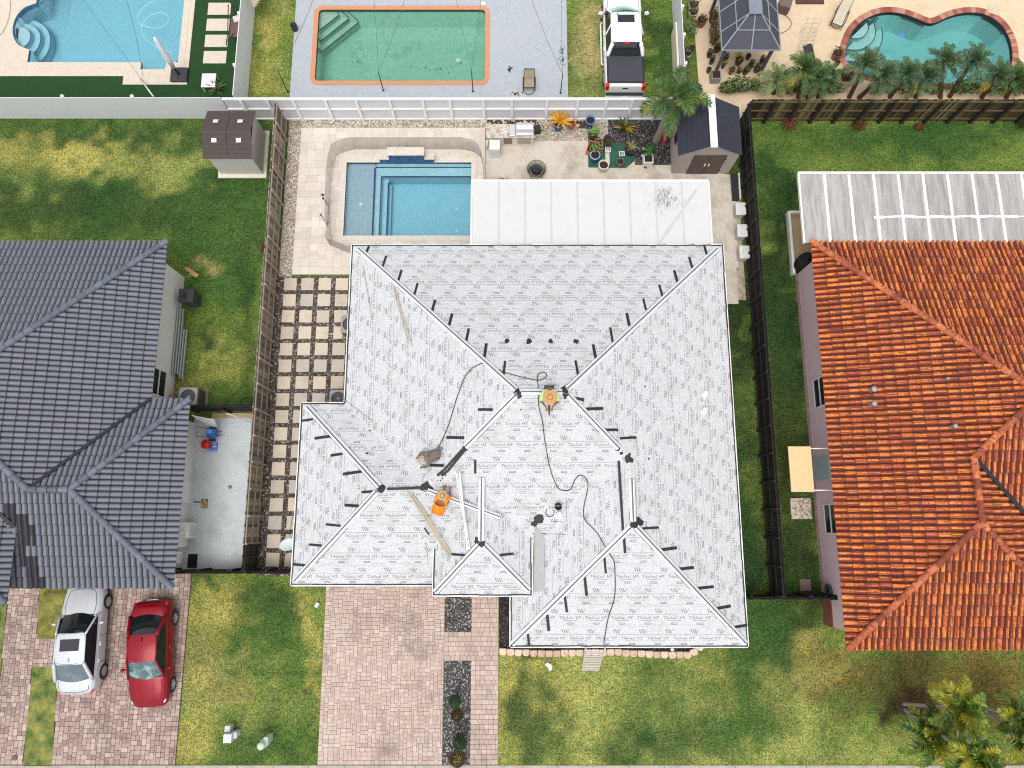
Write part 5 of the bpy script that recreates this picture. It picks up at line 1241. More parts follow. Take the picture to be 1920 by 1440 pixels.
# ================================================================ sheds
t = thing('shed', 'cream resin shed with a dark brown two slope shingle roof on the left back lawn', 'shed', (-13.6,18.4,0))
CR = M('resin_wall', lin(206,200,192), .6, var=.03, dirt=lin(180,176,150), ds=2, dl=(.55,.85), stretch=(1,1,.4))
MB().bx(-14.78,-12.35,17.15,19.75,0,.06).build('base_slab', M('slab_cream', lin(220,210,196), .9), t)
MB().bx(-14.62,-12.52,17.34,19.55,.06,1.85).build('wall', CR, t)
for x in (-14.62,-12.52): MB().add([(x,17.34,1.85),(x,19.55,1.85),(x,18.45,2.3)], [(0,1,2),(2,1,0)]).build('gable', CR, t)
SH = M('brown_shingle', lin(84,74,72), .85, var=.1, vs=6, fine=30)
for nm, ya, yb, za, zb in (('roof_slope',17.2,18.45,1.86,2.32),('roof_slope',19.7,18.45,1.86,2.32)):
    mb = MB(); n_ = 6
    for k in range(n_):
        f0, f1 = k/n_, (k+1)/n_+.02; y0_, y1_ = ya+(yb-ya)*f0, ya+(yb-ya)*f1; z0_, z1_ = za+(zb-za)*f0+.03, za+(zb-za)*f1+.01
        for xa, xb in ((-14.75,-13.58),(-13.56,-12.39)):
            mb.add([(xa,y0_,z0_),(xb,y0_,z0_),(xb,y1_,z1_),(xa,y1_,z1_),(xa,y0_,z0_-.04),(xb,y0_,z0_-.04)], [(0,1,2,3),(4,5,1,0)] if yb > ya else [(3,2,1,0),(0,1,5,4)])
    mb.build(nm, SH, t)
for x in (-14.15,-12.98):
    for y in (17.95, 18.95): MB().box((x, y, 1.9+.46*(1-abs(y-18.45)/1.25)+.05), (.24,.2,.03), 0, tx=R(20 if y < 18.45 else -20)).build('skylight', M('skylight', lin(226,222,214), .3), t)
t = thing('shed', 'grey clapboard shed with a dark gable roof and a white ridge strip', 'shed', (9.4,18.4,0))
GC = M('grey_clapboard', lin(170,158,152), .8, var=.05, vs=2); GCX = GC
cl = MB(); X0, X1, Y0, Y1 = 8.02, 10.88, 17.4, 19.7; ze, zr, xr = 2.05, 2.95, 9.35
cl.bx(X0+.02, X1-.02, Y0+.02, Y1-.02, 0, ze)
for k in range(17):
    z = .06+k*.12
    cl.add([(X0,Y0,z),(X1,Y0,z),(X1,Y0+.02,z+.118),(X0,Y0+.02,z+.118),(X0,Y0+.02,z)], [(0,1,2,3)])
    cl.add([(X0,Y0,z),(X0,Y1,z),(X0+.02,Y1,z+.118),(X0+.02,Y0,z+.118)], [(3,2,1,0)])
cl.build('wall', GC, t)
MB().add([(X0,Y0,ze),(X1,Y0,ze),(xr,Y0,zr)], [(0,1,2)]).build('gable', GC, t); MB().add([(X0,Y1,ze),(X1,Y1,ze),(xr,Y1,zr)], [(2,1,0)]).build('gable', GC, t)
DS = M('dark_shingle', lin(52,54,66), .85, var=.12, vs=5, fine=26, dirt=lin(40,40,50), ds=2)
for xa, za, xb, zb in ((X0-.12,ze-.04,xr,zr),(X1+.06,ze-.02,xr,zr)):
    mb = MB(); n_ = 7
    for k in range(n_):
        f0, f1 = k/n_, (k+1)/n_+.02; a, b = xa+(xb-xa)*f0, xa+(xb-xa)*f1; z0_, z1_ = za+(zb-za)*f0+.04, za+(zb-za)*f1+.015
        mb.add([(a,Y0-.15,z0_),(a,Y1+.1,z0_),(b,Y1+.1,z1_),(b,Y0-.15,z1_),(a,Y0-.15,z0_-.05),(a,Y1+.1,z0_-.05)], [(3,2,1,0),(0,1,5,4)] if xb > xa else [(0,1,2,3),(4,5,1,0)])
    mb.build('roof_slope', DS, t)
MB().box((xr-.08,18.5,zr+.03),(.17,2.7,.03)).box((xr+.085,18.5,zr+.032),(.17,2.7,.03)).build('ridge_strip', M('white_aluminium', lin(236,236,238), .4, var=.04), t)
DR = M('brown_door', lin(92,78,72), .7, var=.12, vs=4)
for xa in (8.75, 9.55): 
    o = MB().bx(xa, xa+.77, Y0-.05, Y0-.005, .08, 1.85).build('door', DR, t, bevel=.01)
    MB().bx(xa+(.66 if xa < 9 else .05), xa+(.72 if xa < 9 else .11), Y0-.09, Y0-.05, .9, 1.1).build('handle', GALV, o)
    for z in (.4, 1.5): MB().bx(xa-.03 if xa < 9 else xa+.68, xa+.09 if xa < 9 else xa+.8, Y0-.07, Y0-.051, z, z+.06).build('hinge', BUCK, o)
MB().bx(X0-.03, X0-.0, 18.35, 18.8, 1.1, 1.6).build('window', M('dark_glass', (0,0,0)), t)
# ================================================================ small things round the houses
def ac(label, c, s=.85, h=.85, rz=0):
    t = thing('air_conditioner', label, 'air conditioner', (c[0],c[1],0)); g1 = M('ac_grey', lin(150,150,150), .5); x, y = c
    MB().box((x,y,.04),(s+.2,s+.2,.08)).build('pad', M('ac_pad', lin(150,130,110), .9), t)
    bd = MB()
    for k in range(14): bd.box((x,y,.12+k*(h-.14)/14),(s-.04,s-.04,.02))
    bd.box((x,y,h/2),(s-.1,s-.1,h-.1)); bd.build('body', M('ac_side', lin(90,88,88), .6), t)
    tp = MB(); o = rrect(x-s/2, x+s/2, y-s/2, y+s/2, .12, 4); hl = [(x+.34*s/.85*math.cos(a*math.pi/12), y+.34*s/.85*math.sin(a*math.pi/12)) for a in range(24)]
    tp.sheet(o, [hl], h+.05); n_ = len(o)
    for i in range(n_): a, b = o[i], o[(i+1) % n_]; tp.add([(a[0],a[1],h-.06),(b[0],b[1],h-.06),(b[0],b[1],h+.05),(a[0],a[1],h+.05)], [(0,1,2,3)])
    for i in range(24): a, b = hl[i], hl[(i+1) % 24]; tp.add([(a[0],a[1],h-.2),(b[0],b[1],h-.2),(b[0],b[1],h+.05),(a[0],a[1],h+.05)], [(3,2,1,0)])
    tp.build('top_cover', g1, t)
    MB().lathe((x,y,h-.22),[(0,.0),(.36*s/.85,.0)],24).build('shroud', BUCK, t)
    f = MB(); f.lathe((x,y,h-.12),[(0,.1),(.09,.09),(.1,0)],14); f.build('motor', g1, t)
    f = MB()
    for k in range(4):
        a = k*math.pi/2+.4; f.add([(x+.08*math.cos(a),y+.08*math.sin(a),h-.12),(x+.32*math.cos(a-.3),y+.32*math.sin(a-.3),h-.14),(x+.32*math.cos(a+.3),y+.32*math.sin(a+.3),h-.07)],[(0,1,2)])
    f.build('fan_blade', M('fan_light', lin(170,170,172), .5), t)
    gr = MB()
    for k in range(5): r = .07+.065*k; gr.tube([(x+r*math.cos(a*math.pi/10), y+r*math.sin(a*math.pi/10), h+.04) for a in range(20)], .004, 4, closed=True)
    gr.build('guard', BUCK, t)
ac('grey air conditioner under the blue roof corner beside the grey slab', (G(353,744,.95).x, G(353,744,.95).y), .86, .95)
q = G(645,602,.9); ac('grey air conditioner half hidden under the left edge of the white roof', (-7.62,9.3), .85, .8)
ac('pale air conditioner tucked into the inner corner of the white roof by the slabs', (-8.0,5.75), .8, .8)
t = thing('trash_bin', 'black plastic bin against the white wall of the left house', 'bin', (-15.55,10.9,0))
q = G(349,554,1.0); mb = MB(); mb.add([(q.x-.26,q.y-.26,0),(q.x+.26,q.y-.26,0),(q.x+.26,q.y+.26,0),(q.x-.26,q.y+.26,0),(q.x-.33,q.y-.31,.95),(q.x+.33,q.y-.31,.95),(q.x+.33,q.y+.31,.95),(q.x-.33,q.y+.31,.95)], [(0,1,5,4),(1,2,6,5),(2,3,7,6),(3,0,4,7),(4,5,6,7)]); mb.build('body', M('bin_grey', lin(70,70,74), .5), t, bevel=.02)
MB().box((q.x,q.y,1.0),(.7,.66,.07)).build('lid', M('bin_lid', lin(58,58,62), .45), t, bevel=.02); MB().box((q.x-.05,q.y,1.05),(.12,.3,.03)).build('handle', BUCK, t)
t = thing('metal_panels', 'bundle of long ribbed galvanised panels leaning along the white wall', 'metal panels', (-15.7,8.8,0))
for k in range(5):
    y0_, y1_ = (7.0, 10.2) if k < 3 else (6.8, 9.2); x = -15.9+.09*k
    MB().beam((x,y0_,.5-.07*k),(x,y1_,.5-.07*k), .05, .11).build('panel', M('ribbed_galvanised', lin(190,192,194), .35, .5, var=.1, vs=5), t)
t = thing('scrap_wood', 'splintered tan piece of wood lying in the grass by the wall corner', 'wood', (*G(362,512).xy,0))
for a, b in (((350,506),(360,510)),((352,504),(372,517)),((356,512),(370,519)),((348,503),(356,505))): MB().beam(G(*a,.05), G(*b,.08), .12, .05).build('piece', M('tan_wood', lin(196,150,96), .8, var=.2, vs=8), t)
t = thing('stick_pile', 'small pile of sticks against the wall next to the air conditioner', 'sticks', (*G(325,740).xy,0))
for _ in range(7): a = G(325+rnd(-7,7),738+rnd(-9,9),rnd(.1,.5)); MB().beam(a, a+Vector((rnd(-.4,.4),rnd(-.4,.4),rnd(-.2,.3))), .035, .035).build('stick', M('tan_wood', (0,0,0)), t)
# pressure washer, red bucket, ladders on the grey slab
t = thing('pressure_washer', 'blue pressure washer with a black hooped handle on the grey slab', 'pressure washer', (-13.35,4.0,0))
q = G(397,812,.5); BL = M('blue_plastic', lin(20,92,170), .35, var=.1)
MB().box((q.x+.0,q.y,.45),(.42,.42,.4)).build('body', BL, t, bevel=.08)
MB().box((q.x-.02,q.y+.05,.68),(.24,.2,.06)).build('cover', M('light_blue', lin(90,160,214), .35), t, bevel=.02)
MB().tube([(q.x-.2,q.y+.2,.5),(q.x-.5,q.y+.25,.95),(q.x-.5,q.y-.2,.95),(q.x-.2,q.y-.2,.5)], .015, 6).tube([(q.x+.2,q.y+.1,.4),(q.x+.4,q.y+.1,.35),(q.x+.4,q.y-.1,.35),(q.x+.2,q.y-.1,.4)], .015, 6).build('handle', BUCK, t)
for s in (-1,1): MB().cyl((q.x-.1,q.y+s*.24,.16),(q.x-.1,q.y+s*.31,.16), .16, None, 18).build('wheel', BUCK, t)
q = G(388,834,.35); t = thing('bucket', 'round red bucket on a small blue crate on the grey slab', 'bucket', (q.x,q.y,0))
MB().lathe((q.x,q.y,.12),[(0,0),(.16,0),(.2,.4),(.21,.4),(.21,.42),(.0,.43)],20).build('pail', M('red_plastic', lin(206,14,22), .35), t)
q = G(399,838,.1); t = thing('crate', 'small blue crate beside the red bucket', 'crate', (q.x,q.y,0)); MB().box((q.x+.02,q.y,.1),(.36,.4,.18)).build('box', M('crate_blue', lin(70,110,190), .5, dirt=lin(190,200,220), ds=14, dl=(.5,.55)), t, bevel=.02)
WL = M('white_metal', (.75,.75,.75), .35)
t = thing('step_ladder', 'white step ladder folded against the dark fence above the blue washer', 'ladder', (-13.6,4.9,0))
a0, a1, b0_, b1_ = G(387,796,.3), G(408,803,.1), G(360,778,1.3), G(400,786,1.2)
for a, b in ((a0,b0_),(a1,b1_)): MB().beam(a, b, .04, .04).build('rail', WL, t)
for k in range(5): MB().beam(a0.lerp(b0_,.1+.2*k), a1.lerp(b1_,.1+.2*k), .05, .03).build('rung', WL, t)
q = G(382,942,.4); t = thing('door_mat', 'tan speckled mat with a dark tap above it beside the white wall', 'mat', (q.x,q.y,0)); q = G(384,944); MB().box((q.x,q.y,.045),(.3,.42,.03)).build('mat', M('speckled_mat', lin(200,170,120), .9, dirt=lin(90,70,50), ds=14, dl=(.45,.55)), t)
MB().tube([(q.x-.3,q.y+.05,.5),(q.x-.12,q.y+.05,.5),(q.x-.05,q.y+.05,.35)], .03, 6).build('tap', BUCK, t)
q = G(432,913); tag(MB().lathe((q.x,q.y,.03),[(0,.03),(.06,.02),(.09,.0)],14).build('floor_drain', M('drain_grey', lin(120,124,124), .6, dirt=lin(70,70,70), ds=14)), 'small round drain cover in the middle of the grey slab', 'drain')
# hurricane of concrete steps beside the dark fence
for i, (x, y) in enumerate(((1388,392),(1391,433),(1395,473))):
    q = G(x, y, .5); lab = ('uppermost', 'middle', 'lowest')[i]
    t = thing('meter_box', lab+' of three pale grey boxes standing along the black fence', 'box', (q.x,q.y,0), group='pale boxes along the black fence')
    MB().box((q.x,q.y,.25),(.42,.58,.5)).build('case', M('box_grey', lin(196,192,188), .6), t, bevel=.02)
    MB().box((q.x,q.y,.53),(.47,.66,.06)).build('lid', M('box_lid', lin(220,218,214), .5), t, bevel=.015); MB().box((q.x+.1,q.y,.58),(.3,.6,.03)).build('lid', M('box_lid', (0,0,0)), t, bevel=.01)
t = thing('trough', 'narrow black trough with a white edge beside the grey clapboard shed', 'trough', (11.05,16.9,0)); MB().bx(10.98,11.3,15.9,17.3,0,.2).build('trough_body', BUCK, t); MB().bx(11.3,11.36,15.9,17.3,0,.3).build('edge', WL, t)
# edging stones in front of the wing
ES = VM('edging_stone', .85, fine=20, fa=.12, dirt=lin(160,130,112), ds=4, dl=(.5,.8), bs=16, bst=.3)
def estone(x, y, rz=0):
    c = jit(pick([lin(222,198,176), lin(212,186,164), lin(228,204,182), lin(204,176,156)]), .04)
    pts = [(-.155,.13),(-.165,-.04),(-.1,-.15),(.1,-.15),(.165,-.04),(.155,.13)]; cs, sn = math.cos(rz), math.sin(rz)
    o = MB().prism([(x+a*cs-b*sn, y+a*sn+b*cs) for a, b in pts], 0, .15+rnd(-.01,.01), c).build('edging_stone', ES, bevel=.025)
    k = round((x-3.3)/.338); od = ['', 'first', 'second', 'third', 'fourth', 'fifth', 'sixth', 'seventh', 'eighth', 'ninth', 'tenth', 'eleventh', 'twelfth', 'thirteenth', 'fourteenth', 'fifteenth']
    lab = ('pinkish edging stone directly under the white ladder' if k == 0 else '%s pinkish edging stone to the %s of the white ladder' % (od[min(15, abs(k))], 'left' if k < 0 else 'right'))
    if x > 7.9: lab = {8.0: 'edging stone where the front row starts to curve', 8.28: 'edging stone in the middle of the curved right end', 8.38: 'last edging stone at the curved right end'}[round(x, 2)]
    tag(o, lab, 'edging stone', 'edging stones in front of the white roof')
x = -.4
while x < 7.75: estone(x, -5.43-.04*math.sin(x*1.1)-.012*x+rnd(-.015,.015), R(rnd(-2,2))); x += .338
for x, y, a in ((8.0,-5.42,22),(8.28,-5.22,60),(8.38,-4.95,88)): estone(x, y, R(a))
q = G(1261,1218,.3); tag(MB().ell((q.x,q.y,.25),(.09,.09,.09)).build('globe_light', M('vent_white', (0,0,0))), 'small white globe among the edging stones', 'light')
# yard sign, utility boxes, little things in the lawns
t = thing('yard_sign', 'small white curved sign on a thin stake in the front lawn', 'sign', (*G(1027,1236).xy,0))
q = G(1029,1251,.75); b = G(1026,1234); MB().cyl(b, (q.x,q.y+.1,.6), .012, None, 6).build('stake', WL, t)
mb = MB().prism([(q.x-.17,q.y+.1),(q.x-.03,q.y+.16),(q.x+.12,q.y+.06),(q.x+.15,q.y-.1),(q.x+.05,q.y-.2),(q.x-.02,q.y-.05)], .62, .66); mb.build('panel', WL, t)
UG = M('utility_grey', lin(206,206,208), .5); UGN = M('utility_green', lin(190,204,190), .5)
def ubox(name, label, x, y, w, d, h, mat, grp, rz=0, slope=.0):
    b = G(x, y, h); t = thing(name, label, 'utility box', (b.x, b.y, 0), rz, grp); m_ = MB().box((b.x,b.y,h/2-.03),(w*.94,d*.94,h-.06),rz)
    m_.build('cabinet', mat, t, bevel=.03); MB().box((b.x,b.y,h-.03),(w,d,.07),rz).build('lid', mat, t, bevel=.025)
ubox('utility_box', 'largest of the three pale grey utility boxes in the left front lawn', 426, 1385, .36,.36,.7, UG, 'utility boxes in the front lawn')
ubox('utility_box', 'small pale grey utility box behind the largest one, nearest the house', 426, 1367, .24,.26,.45, UG, 'utility boxes in the front lawn')
ubox('utility_box', 'small pale grey utility box on the right of the largest one', 439, 1379, .22,.26,.5, UG, 'utility boxes in the front lawn')
t = thing('utility_pedestal', 'pale green round topped utility pedestal in the left front lawn', 'utility box', (*G(498,1385).xy,0))
q = G(488,1400,.95); MB().lathe((q.x,q.y,0),[(0,0),(.19,0),(.19,.5),(.165,.52),(.165,.9),(.14,.95),(0,.96)],10).build('cover', UGN, t)
MB().box((q.x+.12,q.y+.15,.35),(.2,.3,.7)).build('side_housing', UGN, t, bevel=.03)
q = G(595,1134); tag(MB().box((q.x,q.y,.05),(.17,.22,.1),R(-30)).build('valve_box', UG, bevel=.01), 'small grey square cover in the grass by the driveway edge', 'valve box')
q = G(571,1298); tag(MB().box((q.x,q.y,.04),(.12,.2,.08),R(20)).build('scrap', M('brown_scrap', lin(120,76,50), .8)), 'small brown scrap lying in the left front lawn', 'scrap')
for x, y in ((29,1420),):
    q = G(x, y); tag(MB().lathe((q.x,q.y,.03),[(0,.03),(.12,.02),(.13,0)],12).build('pipe_cover', M('cover_grey', lin(110,96,88), .7)), 'small round grey cover in the paved drive at the lower left', 'cover')
# ---- outdoor kitchen and the back patio
t = thing('outdoor_kitchen', 'white outdoor kitchen counter with a sink and a stainless grill', 'outdoor kitchen', (.1,18.9,0))
q0 = G(913,234,.9); X0 = q0.x; X1 = G(1000,234,.9).x; Y1 = q0.y; Y0 = G(913,257,.9).y
KW = M('kitchen_white', lin(226,222,216), .55, dirt=lin(196,188,178), ds=5, dl=(.5,.8))
MB().bx(X0, X1, Y0, Y1, .03, .86).build('cabinet', KW, t)
MB().bx(X0-.04, X1+.04, Y0-.05, Y1+.04, .862, .92).build('counter', M('granite', lin(206,194,180), .35, dirt=lin(130,116,104), ds=7, dl=(.48,.62)), t, bevel=.01)
MB().lathe((X0+.9,(Y0+Y1)/2-.02,.922),[(.13,.005),(.15,.01),(.15,0)],16).lathe((X0+.9,(Y0+Y1)/2-.02,.922),[(0,.003),(.05,.003)],10).build('sink', GALV, t)
gx0, gx1 = X1-.86, X1-.02
SS = M('stainless', lin(214,214,218), .3, .35, var=.03)
MB().bx(gx0, gx1, Y0+.0, Y1-.02, .922, 1.1).build('grill_body', SS, t, bevel=.02)
mb = MB(); n0 = [(gx0+.01, Y0+.12, 1.1),(gx0+.01, Y1-.04, 1.1)]
for k in range(8):
    a0_, a1_ = math.pi*k/8, math.pi*(k+1)/8; yc, ry = (Y0+Y1)/2+.04, (Y1-Y0)/2-.08
    mb.add([(gx0+.02,yc-ry*math.cos(a0_),1.1+.26*math.sin(a0_)),(gx1-.02,yc-ry*math.cos(a0_),1.1+.26*math.sin(a0_)),(gx1-.02,yc-ry*math.cos(a1_),1.1+.26*math.sin(a1_)),(gx0+.02,yc-ry*math.cos(a1_),1.1+.26*math.sin(a1_))],[(0,1,2,3)])
for x in (gx0+.02, gx1-.02): mb.add([(x,yc-ry*math.cos(math.pi*k/8),1.1+.26*math.sin(math.pi*k/8)) for k in range(9)],[tuple(range(9)) if x > 0.5 else tuple(range(9))[::-1]])
mb.build('grill_hood', SS, t); MB().tube([(gx0+.08,Y0+.03,1.16),(gx1-.08,Y0+.03,1.16)], .02, 8).build('grill_handle', GALV, t)
MB().bx(gx0-.32, gx0-.03, Y0, Y1-.05, .922, 1.02).build('side_burner', SS, t, bevel=.02)
BG = M('beige_door', lin(176,164,144), .5, var=.1)
MB().bx(gx0-.62, gx0-.2, Y0-.03, Y0-.002, .3, .78).build('drawer', M('dark_beige', lin(130,116,100), .5), t); MB().bx(gx0+.08, gx1-.1, Y0-.03, Y0-.002, .3, .78).build('access_door', BG, t)
q = G(936,272,.8); t = thing('mini_fridge', 'small white fridge at the left end of the outdoor kitchen', 'fridge', (X0+.42,Y0-.4,0)); MB().bx(X0+.12, X0+.65, Y0-.62, Y0-.1, .03, .85).build('body', KW, t, bevel=.02); MB().bx(X0+.14, X0+.63, Y0-.65, Y0-.622, .08, .82).build('door', WL, t)
MB().cyl((X0+.0,Y0-.15,.03),(X0+.0,Y0-.15,.8), .05).build('tank', WL, t)
q = G(1007,245,.1); tag(MB().box((q.x,q.y,.2),(.34,.32,.36),R(8)).build('black_box', BUCK, bevel=.02), 'black box on the pebbles right of the outdoor kitchen', 'box')
q = G(1006,317,.4); t = thing('fire_pit', 'round black wire fire pit with charred wood on the patio', 'fire pit', (q.x,q.y,0))
IR = M('black_iron', lin(46,44,48), .6)
f = MB()
for k in range(5): z = .2+.05*k; r = .34+.02*k; f.tube([(q.x+r*math.cos(a*.262),q.y+r*math.sin(a*.262),z) for a in range(24)], .008, 5, closed=True)
for k in range(28): a = k*.2244; f.tube([(q.x+.33*math.cos(a),q.y+.33*math.sin(a),.18),(q.x+.46*math.cos(a+.05),q.y+.46*math.sin(a+.05),.45)], .006, 4)
f.tube([(q.x+.46*math.cos(a*.262),q.y+.46*math.sin(a*.262),.45) for a in range(24)], .018, 6, closed=True); f.build('basket', IR, t)
MB().lathe((q.x,q.y,.2),[(0,0),(.2,.02),(.31,.12),(.3,.12),(.18,.05),(0,.04)],20).build('bowl', BUCK, t)
for k in range(9): a = k*.7; MB().beam((q.x+.2*math.cos(a),q.y+.2*math.sin(a),.32),(q.x-.1*math.cos(a+.5),q.y-.12*math.sin(a+.5),.3),.06,.05).build('log', M('charcoal', lin(40,38,38), .9, dirt=lin(120,110,100), ds=9), t)
for k in range(4): a = .8+k*1.57; MB().tube([(q.x+.3*math.cos(a),q.y+.3*math.sin(a),.25),(q.x+.42*math.cos(a),q.y+.42*math.sin(a),.04)], .016, 6).build('leg', IR, t)
# green tarp
t = tag(MB().add([(*G(x,y,.04).xy,.045+.01*((i*7)%3)) for i,(x,y) in enumerate([(1103,314),(1174,315),(1190,301),(1190,281),(1170,268),(1161,270),(1146,266),(1121,257),(1103,254)])],[tuple(range(9))]).build('tarp', M('green_tarp', lin(36,92,74), .6, var=.12, vs=3, dirt=lin(24,60,54), ds=1.4)), 'dark green tarp spread on the patio under the flower pots', 'tarp')
tag(MB().prism([tuple(G(x,y).xy) for x,y in ((1176,314),(1190,302),(1190,313))], .031, .05).build('tarp_corner', M('tan_tile', lin(206,188,160), .9)), 'small tan corner tile beside the green tarp', 'tile')
SOIL = M('soil', lin(58,44,36), .95, fine=30)
def pot(label, x, y, r, h, col, soil=True, rim=None, z0=.03, grp=None, name='flower_pot', n=20):
    b = G(x, y, h); t = thing(name, label, 'flower pot', (b.x, b.y, 0), group=grp)
    m_ = M('pot_%d_%d_%d' % tuple(int(c*999) for c in col), col, .45, var=.1, vs=7)
    MB().lathe((b.x,b.y,z0),[(0,0),(r*.72,0),(r*.95,h*.55),(r*.93,h*.85),(r*1.02,h*.9),(r*1.02,h),(r*.86,h),(r*.84,h*.82)],n).build('pot', m_, t)
    if rim: MB().lathe((b.x,b.y,z0),[(r*.86,h+.002),(r*1.03,h+.004),(r*1.03,h-.02)],n).build('rim', M('pot_rim_%d' % int(rim[0]*999), rim, .4), t)
    MB().lathe((b.x,b.y,z0),[(0,h*.84),(r*.86,h*.82)],n).build('soil', SOIL, t)
    return t, Vector((b.x,b.y,h*.85+z0))
CB = lin(20,84,140)
def bladeplant(t, c, n, L, cols, w=.05, el=(20,75), droop=1.0, name='leaves'):
    mb = MB()
    for k in range(n):
        az = k*2.4+rnd(-.3,.3); e = R(rnd(*el)); l = L*rnd(.7,1.1); p = Vector(c); s = 5; prev = None; cc = jit(pick(cols), .15)
        for i in range(s+1):
            f_ = i/s; d = Vector((math.cos(az)*math.cos(e), math.sin(az)*math.cos(e), math.sin(e))); sd = Vector((-math.sin(az), math.cos(az), 0)); ww = w*math.sin(math.pi*(.12+.86*f_))
            cur = (p-sd*ww, p+sd*ww)
            if prev: mb.add([prev[0], prev[1], cur[1], cur[0]], [(0,1,2,3)], cc)
            prev = cur; p = p+d*l/s; e -= droop/s
    return mb.build(name, LEAF, t)
YG = [lin(206,150,30), lin(224,172,40), lin(190,120,30), lin(214,160,60)]; GG = [lin(70,100,40), lin(92,120,50), lin(54,84,36)]; LG = [lin(130,160,80), lin(110,146,64), lin(150,176,100)]
t, c = pot('blue glazed pot with golden yellow leaves on the pebble bed', 1047, 232, .24, .45, CB, rim=lin(90,140,180)); bladeplant(t, c+Vector((.05,.1,.0)), 18, .75, YG, .07)
t, c = pot('small terracotta pot beside the golden leaved blue pot', 1072, 232, .2, .35, lin(170,110,78)); bladeplant(t, c, 6, .45, [lin(190,120,60)], .03)
pot('empty tall blue pot standing against the white fence', 1107, 226, .24, .55, lin(30,76,128), rim=lin(90,150,200))
t, c = pot('dark pot with a pale leafed plant at the top corner of the tarp', 1112, 252, .24, .4, lin(52,40,36)); mb = MB(); leafball(mb, c+Vector((.02,.05,.3)), (.3,.3,.32), 160, .13, LG); mb.build('leaves', LEAF, t)
for x, y, w, rz, lab in ((1110,276,.42,-18,'tilted square terracotta planter with green leaves on the tarp'),(1123,270,.36,3,'straight square terracotta planter with green leaves on the tarp')):
    b = G(x, y, .3); t = thing('planter', lab, 'flower pot', (b.x,b.y,0)); m_ = MB()
    for s in (-1,1): m_.box((b.x+s*math.cos(R(rz))*w/2, b.y+s*math.sin(R(rz))*w/2, .18), (.04,w*1.5,.3), R(rz)).box((b.x-s*math.sin(R(rz))*w*.75, b.y+s*math.cos(R(rz))*w*.75, .18), (w,.04,.3), R(rz))
    m_.build('box', M('terracotta', lin(196,122,92), .7, var=.08), t); MB().box((b.x,b.y,.24),(w*.95,w*1.45,.02),R(rz)).build('soil', SOIL, t)
    mb = MB(); leafball(mb, (b.x+.03,b.y-.05,.42), (.2,.26,.18), 90, .11, [lin(110,150,60), lin(90,130,50), lin(134,166,80)]); mb.build('leaves', LEAF, t)
t, c = pot('blue pot with a pale rim and small tree, lower left on the tarp', 1116, 291, .25, .5, lin(34,86,134), rim=lin(150,186,206)); mb = MB(); mb.tube([c, c+Vector((-.02,.05,.35))], .02, 5, lin(110,90,70)); leafball(mb, c+Vector((-.03,.08,.5)), (.16,.16,.2), 60, .1, GG+LG); mb.build('leaves', LEAF, t)
pot('cream ribbed pot standing in front of the tarp', 1132, 309, .26, .5, lin(206,200,190), rim=lin(228,222,214))
pot('dark bowl pot, rear one of the two stacked near the tarp top', 1139, 259, .18, .35, lin(60,54,48)); t, c = pot('dark bowl pot on a small stool in the middle of the tarp', 1140, 269, .2, .35, lin(66,58,50)); bladeplant(t, c, 5, .2, GG, .02)
t, c = pot('wide black pot at the right side of the tarp', 1183, 279, .3, .36, lin(40,36,32)); bladeplant(t, c+Vector((.0,.1,0)), 12, .4, LG+[lin(170,130,110)], .025)
pot('grey ribbed pot with dry soil at the lower edge of the tarp', 1163, 303, .2, .35, lin(110,110,100))
for x, y, lab in ((1140,280,'tiny grey folding stool on the green tarp under the dark bowl'),(1166,288,'small white wire stand on the green tarp')):
    b = G(x, y, .3); t = thing('plant_stand', lab, 'stand', (b.x,b.y,0)); m_ = WL if 'white' in lab else GALV
    fr = MB()
    for s in (-1,1): fr.beam((b.x-.13,b.y+s*.12,.3),(b.x+.13,b.y+s*.12,.3),.025,.02).beam((b.x+s*.13,b.y-.12,.3),(b.x+s*.13,b.y+.12,.3),.025,.02)
    for k in range(4): fr.beam((b.x-.1+.066*k,b.y-.12,.3),(b.x-.1+.066*k,b.y+.12,.3),.02,.015)
    fr.build('top', m_, t)
    for sx in (-1,1):
        for sy in (-1,1): MB().beam((b.x+sx*.12,b.y+sy*.11,.3),(b.x+sx*.12,b.y+sy*.11,.05),.02,.02).build('leg', m_, t)
b = G(1216,297,.45); t = thing('planter', 'white square planter with dark soil at the edge of the slate chips', 'flower pot', (b.x,b.y,0)); m_ = MB()
for s in (-1,1): m_.box((b.x+s*.22,b.y,.25),(.05,.48,.45)).box((b.x,b.y+s*.22,.25),(.4,.05,.45))
m_.build('box', M('cream_planter', lin(228,222,214), .6), t, bevel=.01); MB().box((b.x,b.y,.38),(.4,.4,.02)).build('soil', SOIL, t)
mb = MB(); leafball(mb, (b.x+.02,b.y+.35,.6), (.42,.32,.3), 260, .15, [lin(50,110,52), lin(36,88,40), lin(76,136,66)]); mb.tube([(b.x,b.y+.05,.4),(b.x,b.y+.25,.6)], .02, 5, lin(90,70,50)); mb.build('leaves', LEAF, t)
for x, y in ((1203,292),(1211,313)):
    q = G(x, y); tag(MB().box((q.x,q.y,.05),(.22,.06,.04),R(0 if x < 1205 else 80)).box((q.x-.08,q.y,.06),(.06,.12,.05)).build('tap', BUCK), 'small black valve on the patio by the white planter, '+('left one' if x < 1205 else 'lower one'), 'valve')
for (x, y) in ((1206,280),(1204,293)): q = G(x, y); tag(MB().ell((q.x,q.y,.06),(.07,.07,.06)).build('white_stone', M('white_stone', (.75,.74,.7), .8)), ('upper' if y < 285 else 'lower')+' small white stone at the left edge of the slate chips', 'stone', 'white stones on the slate chips')
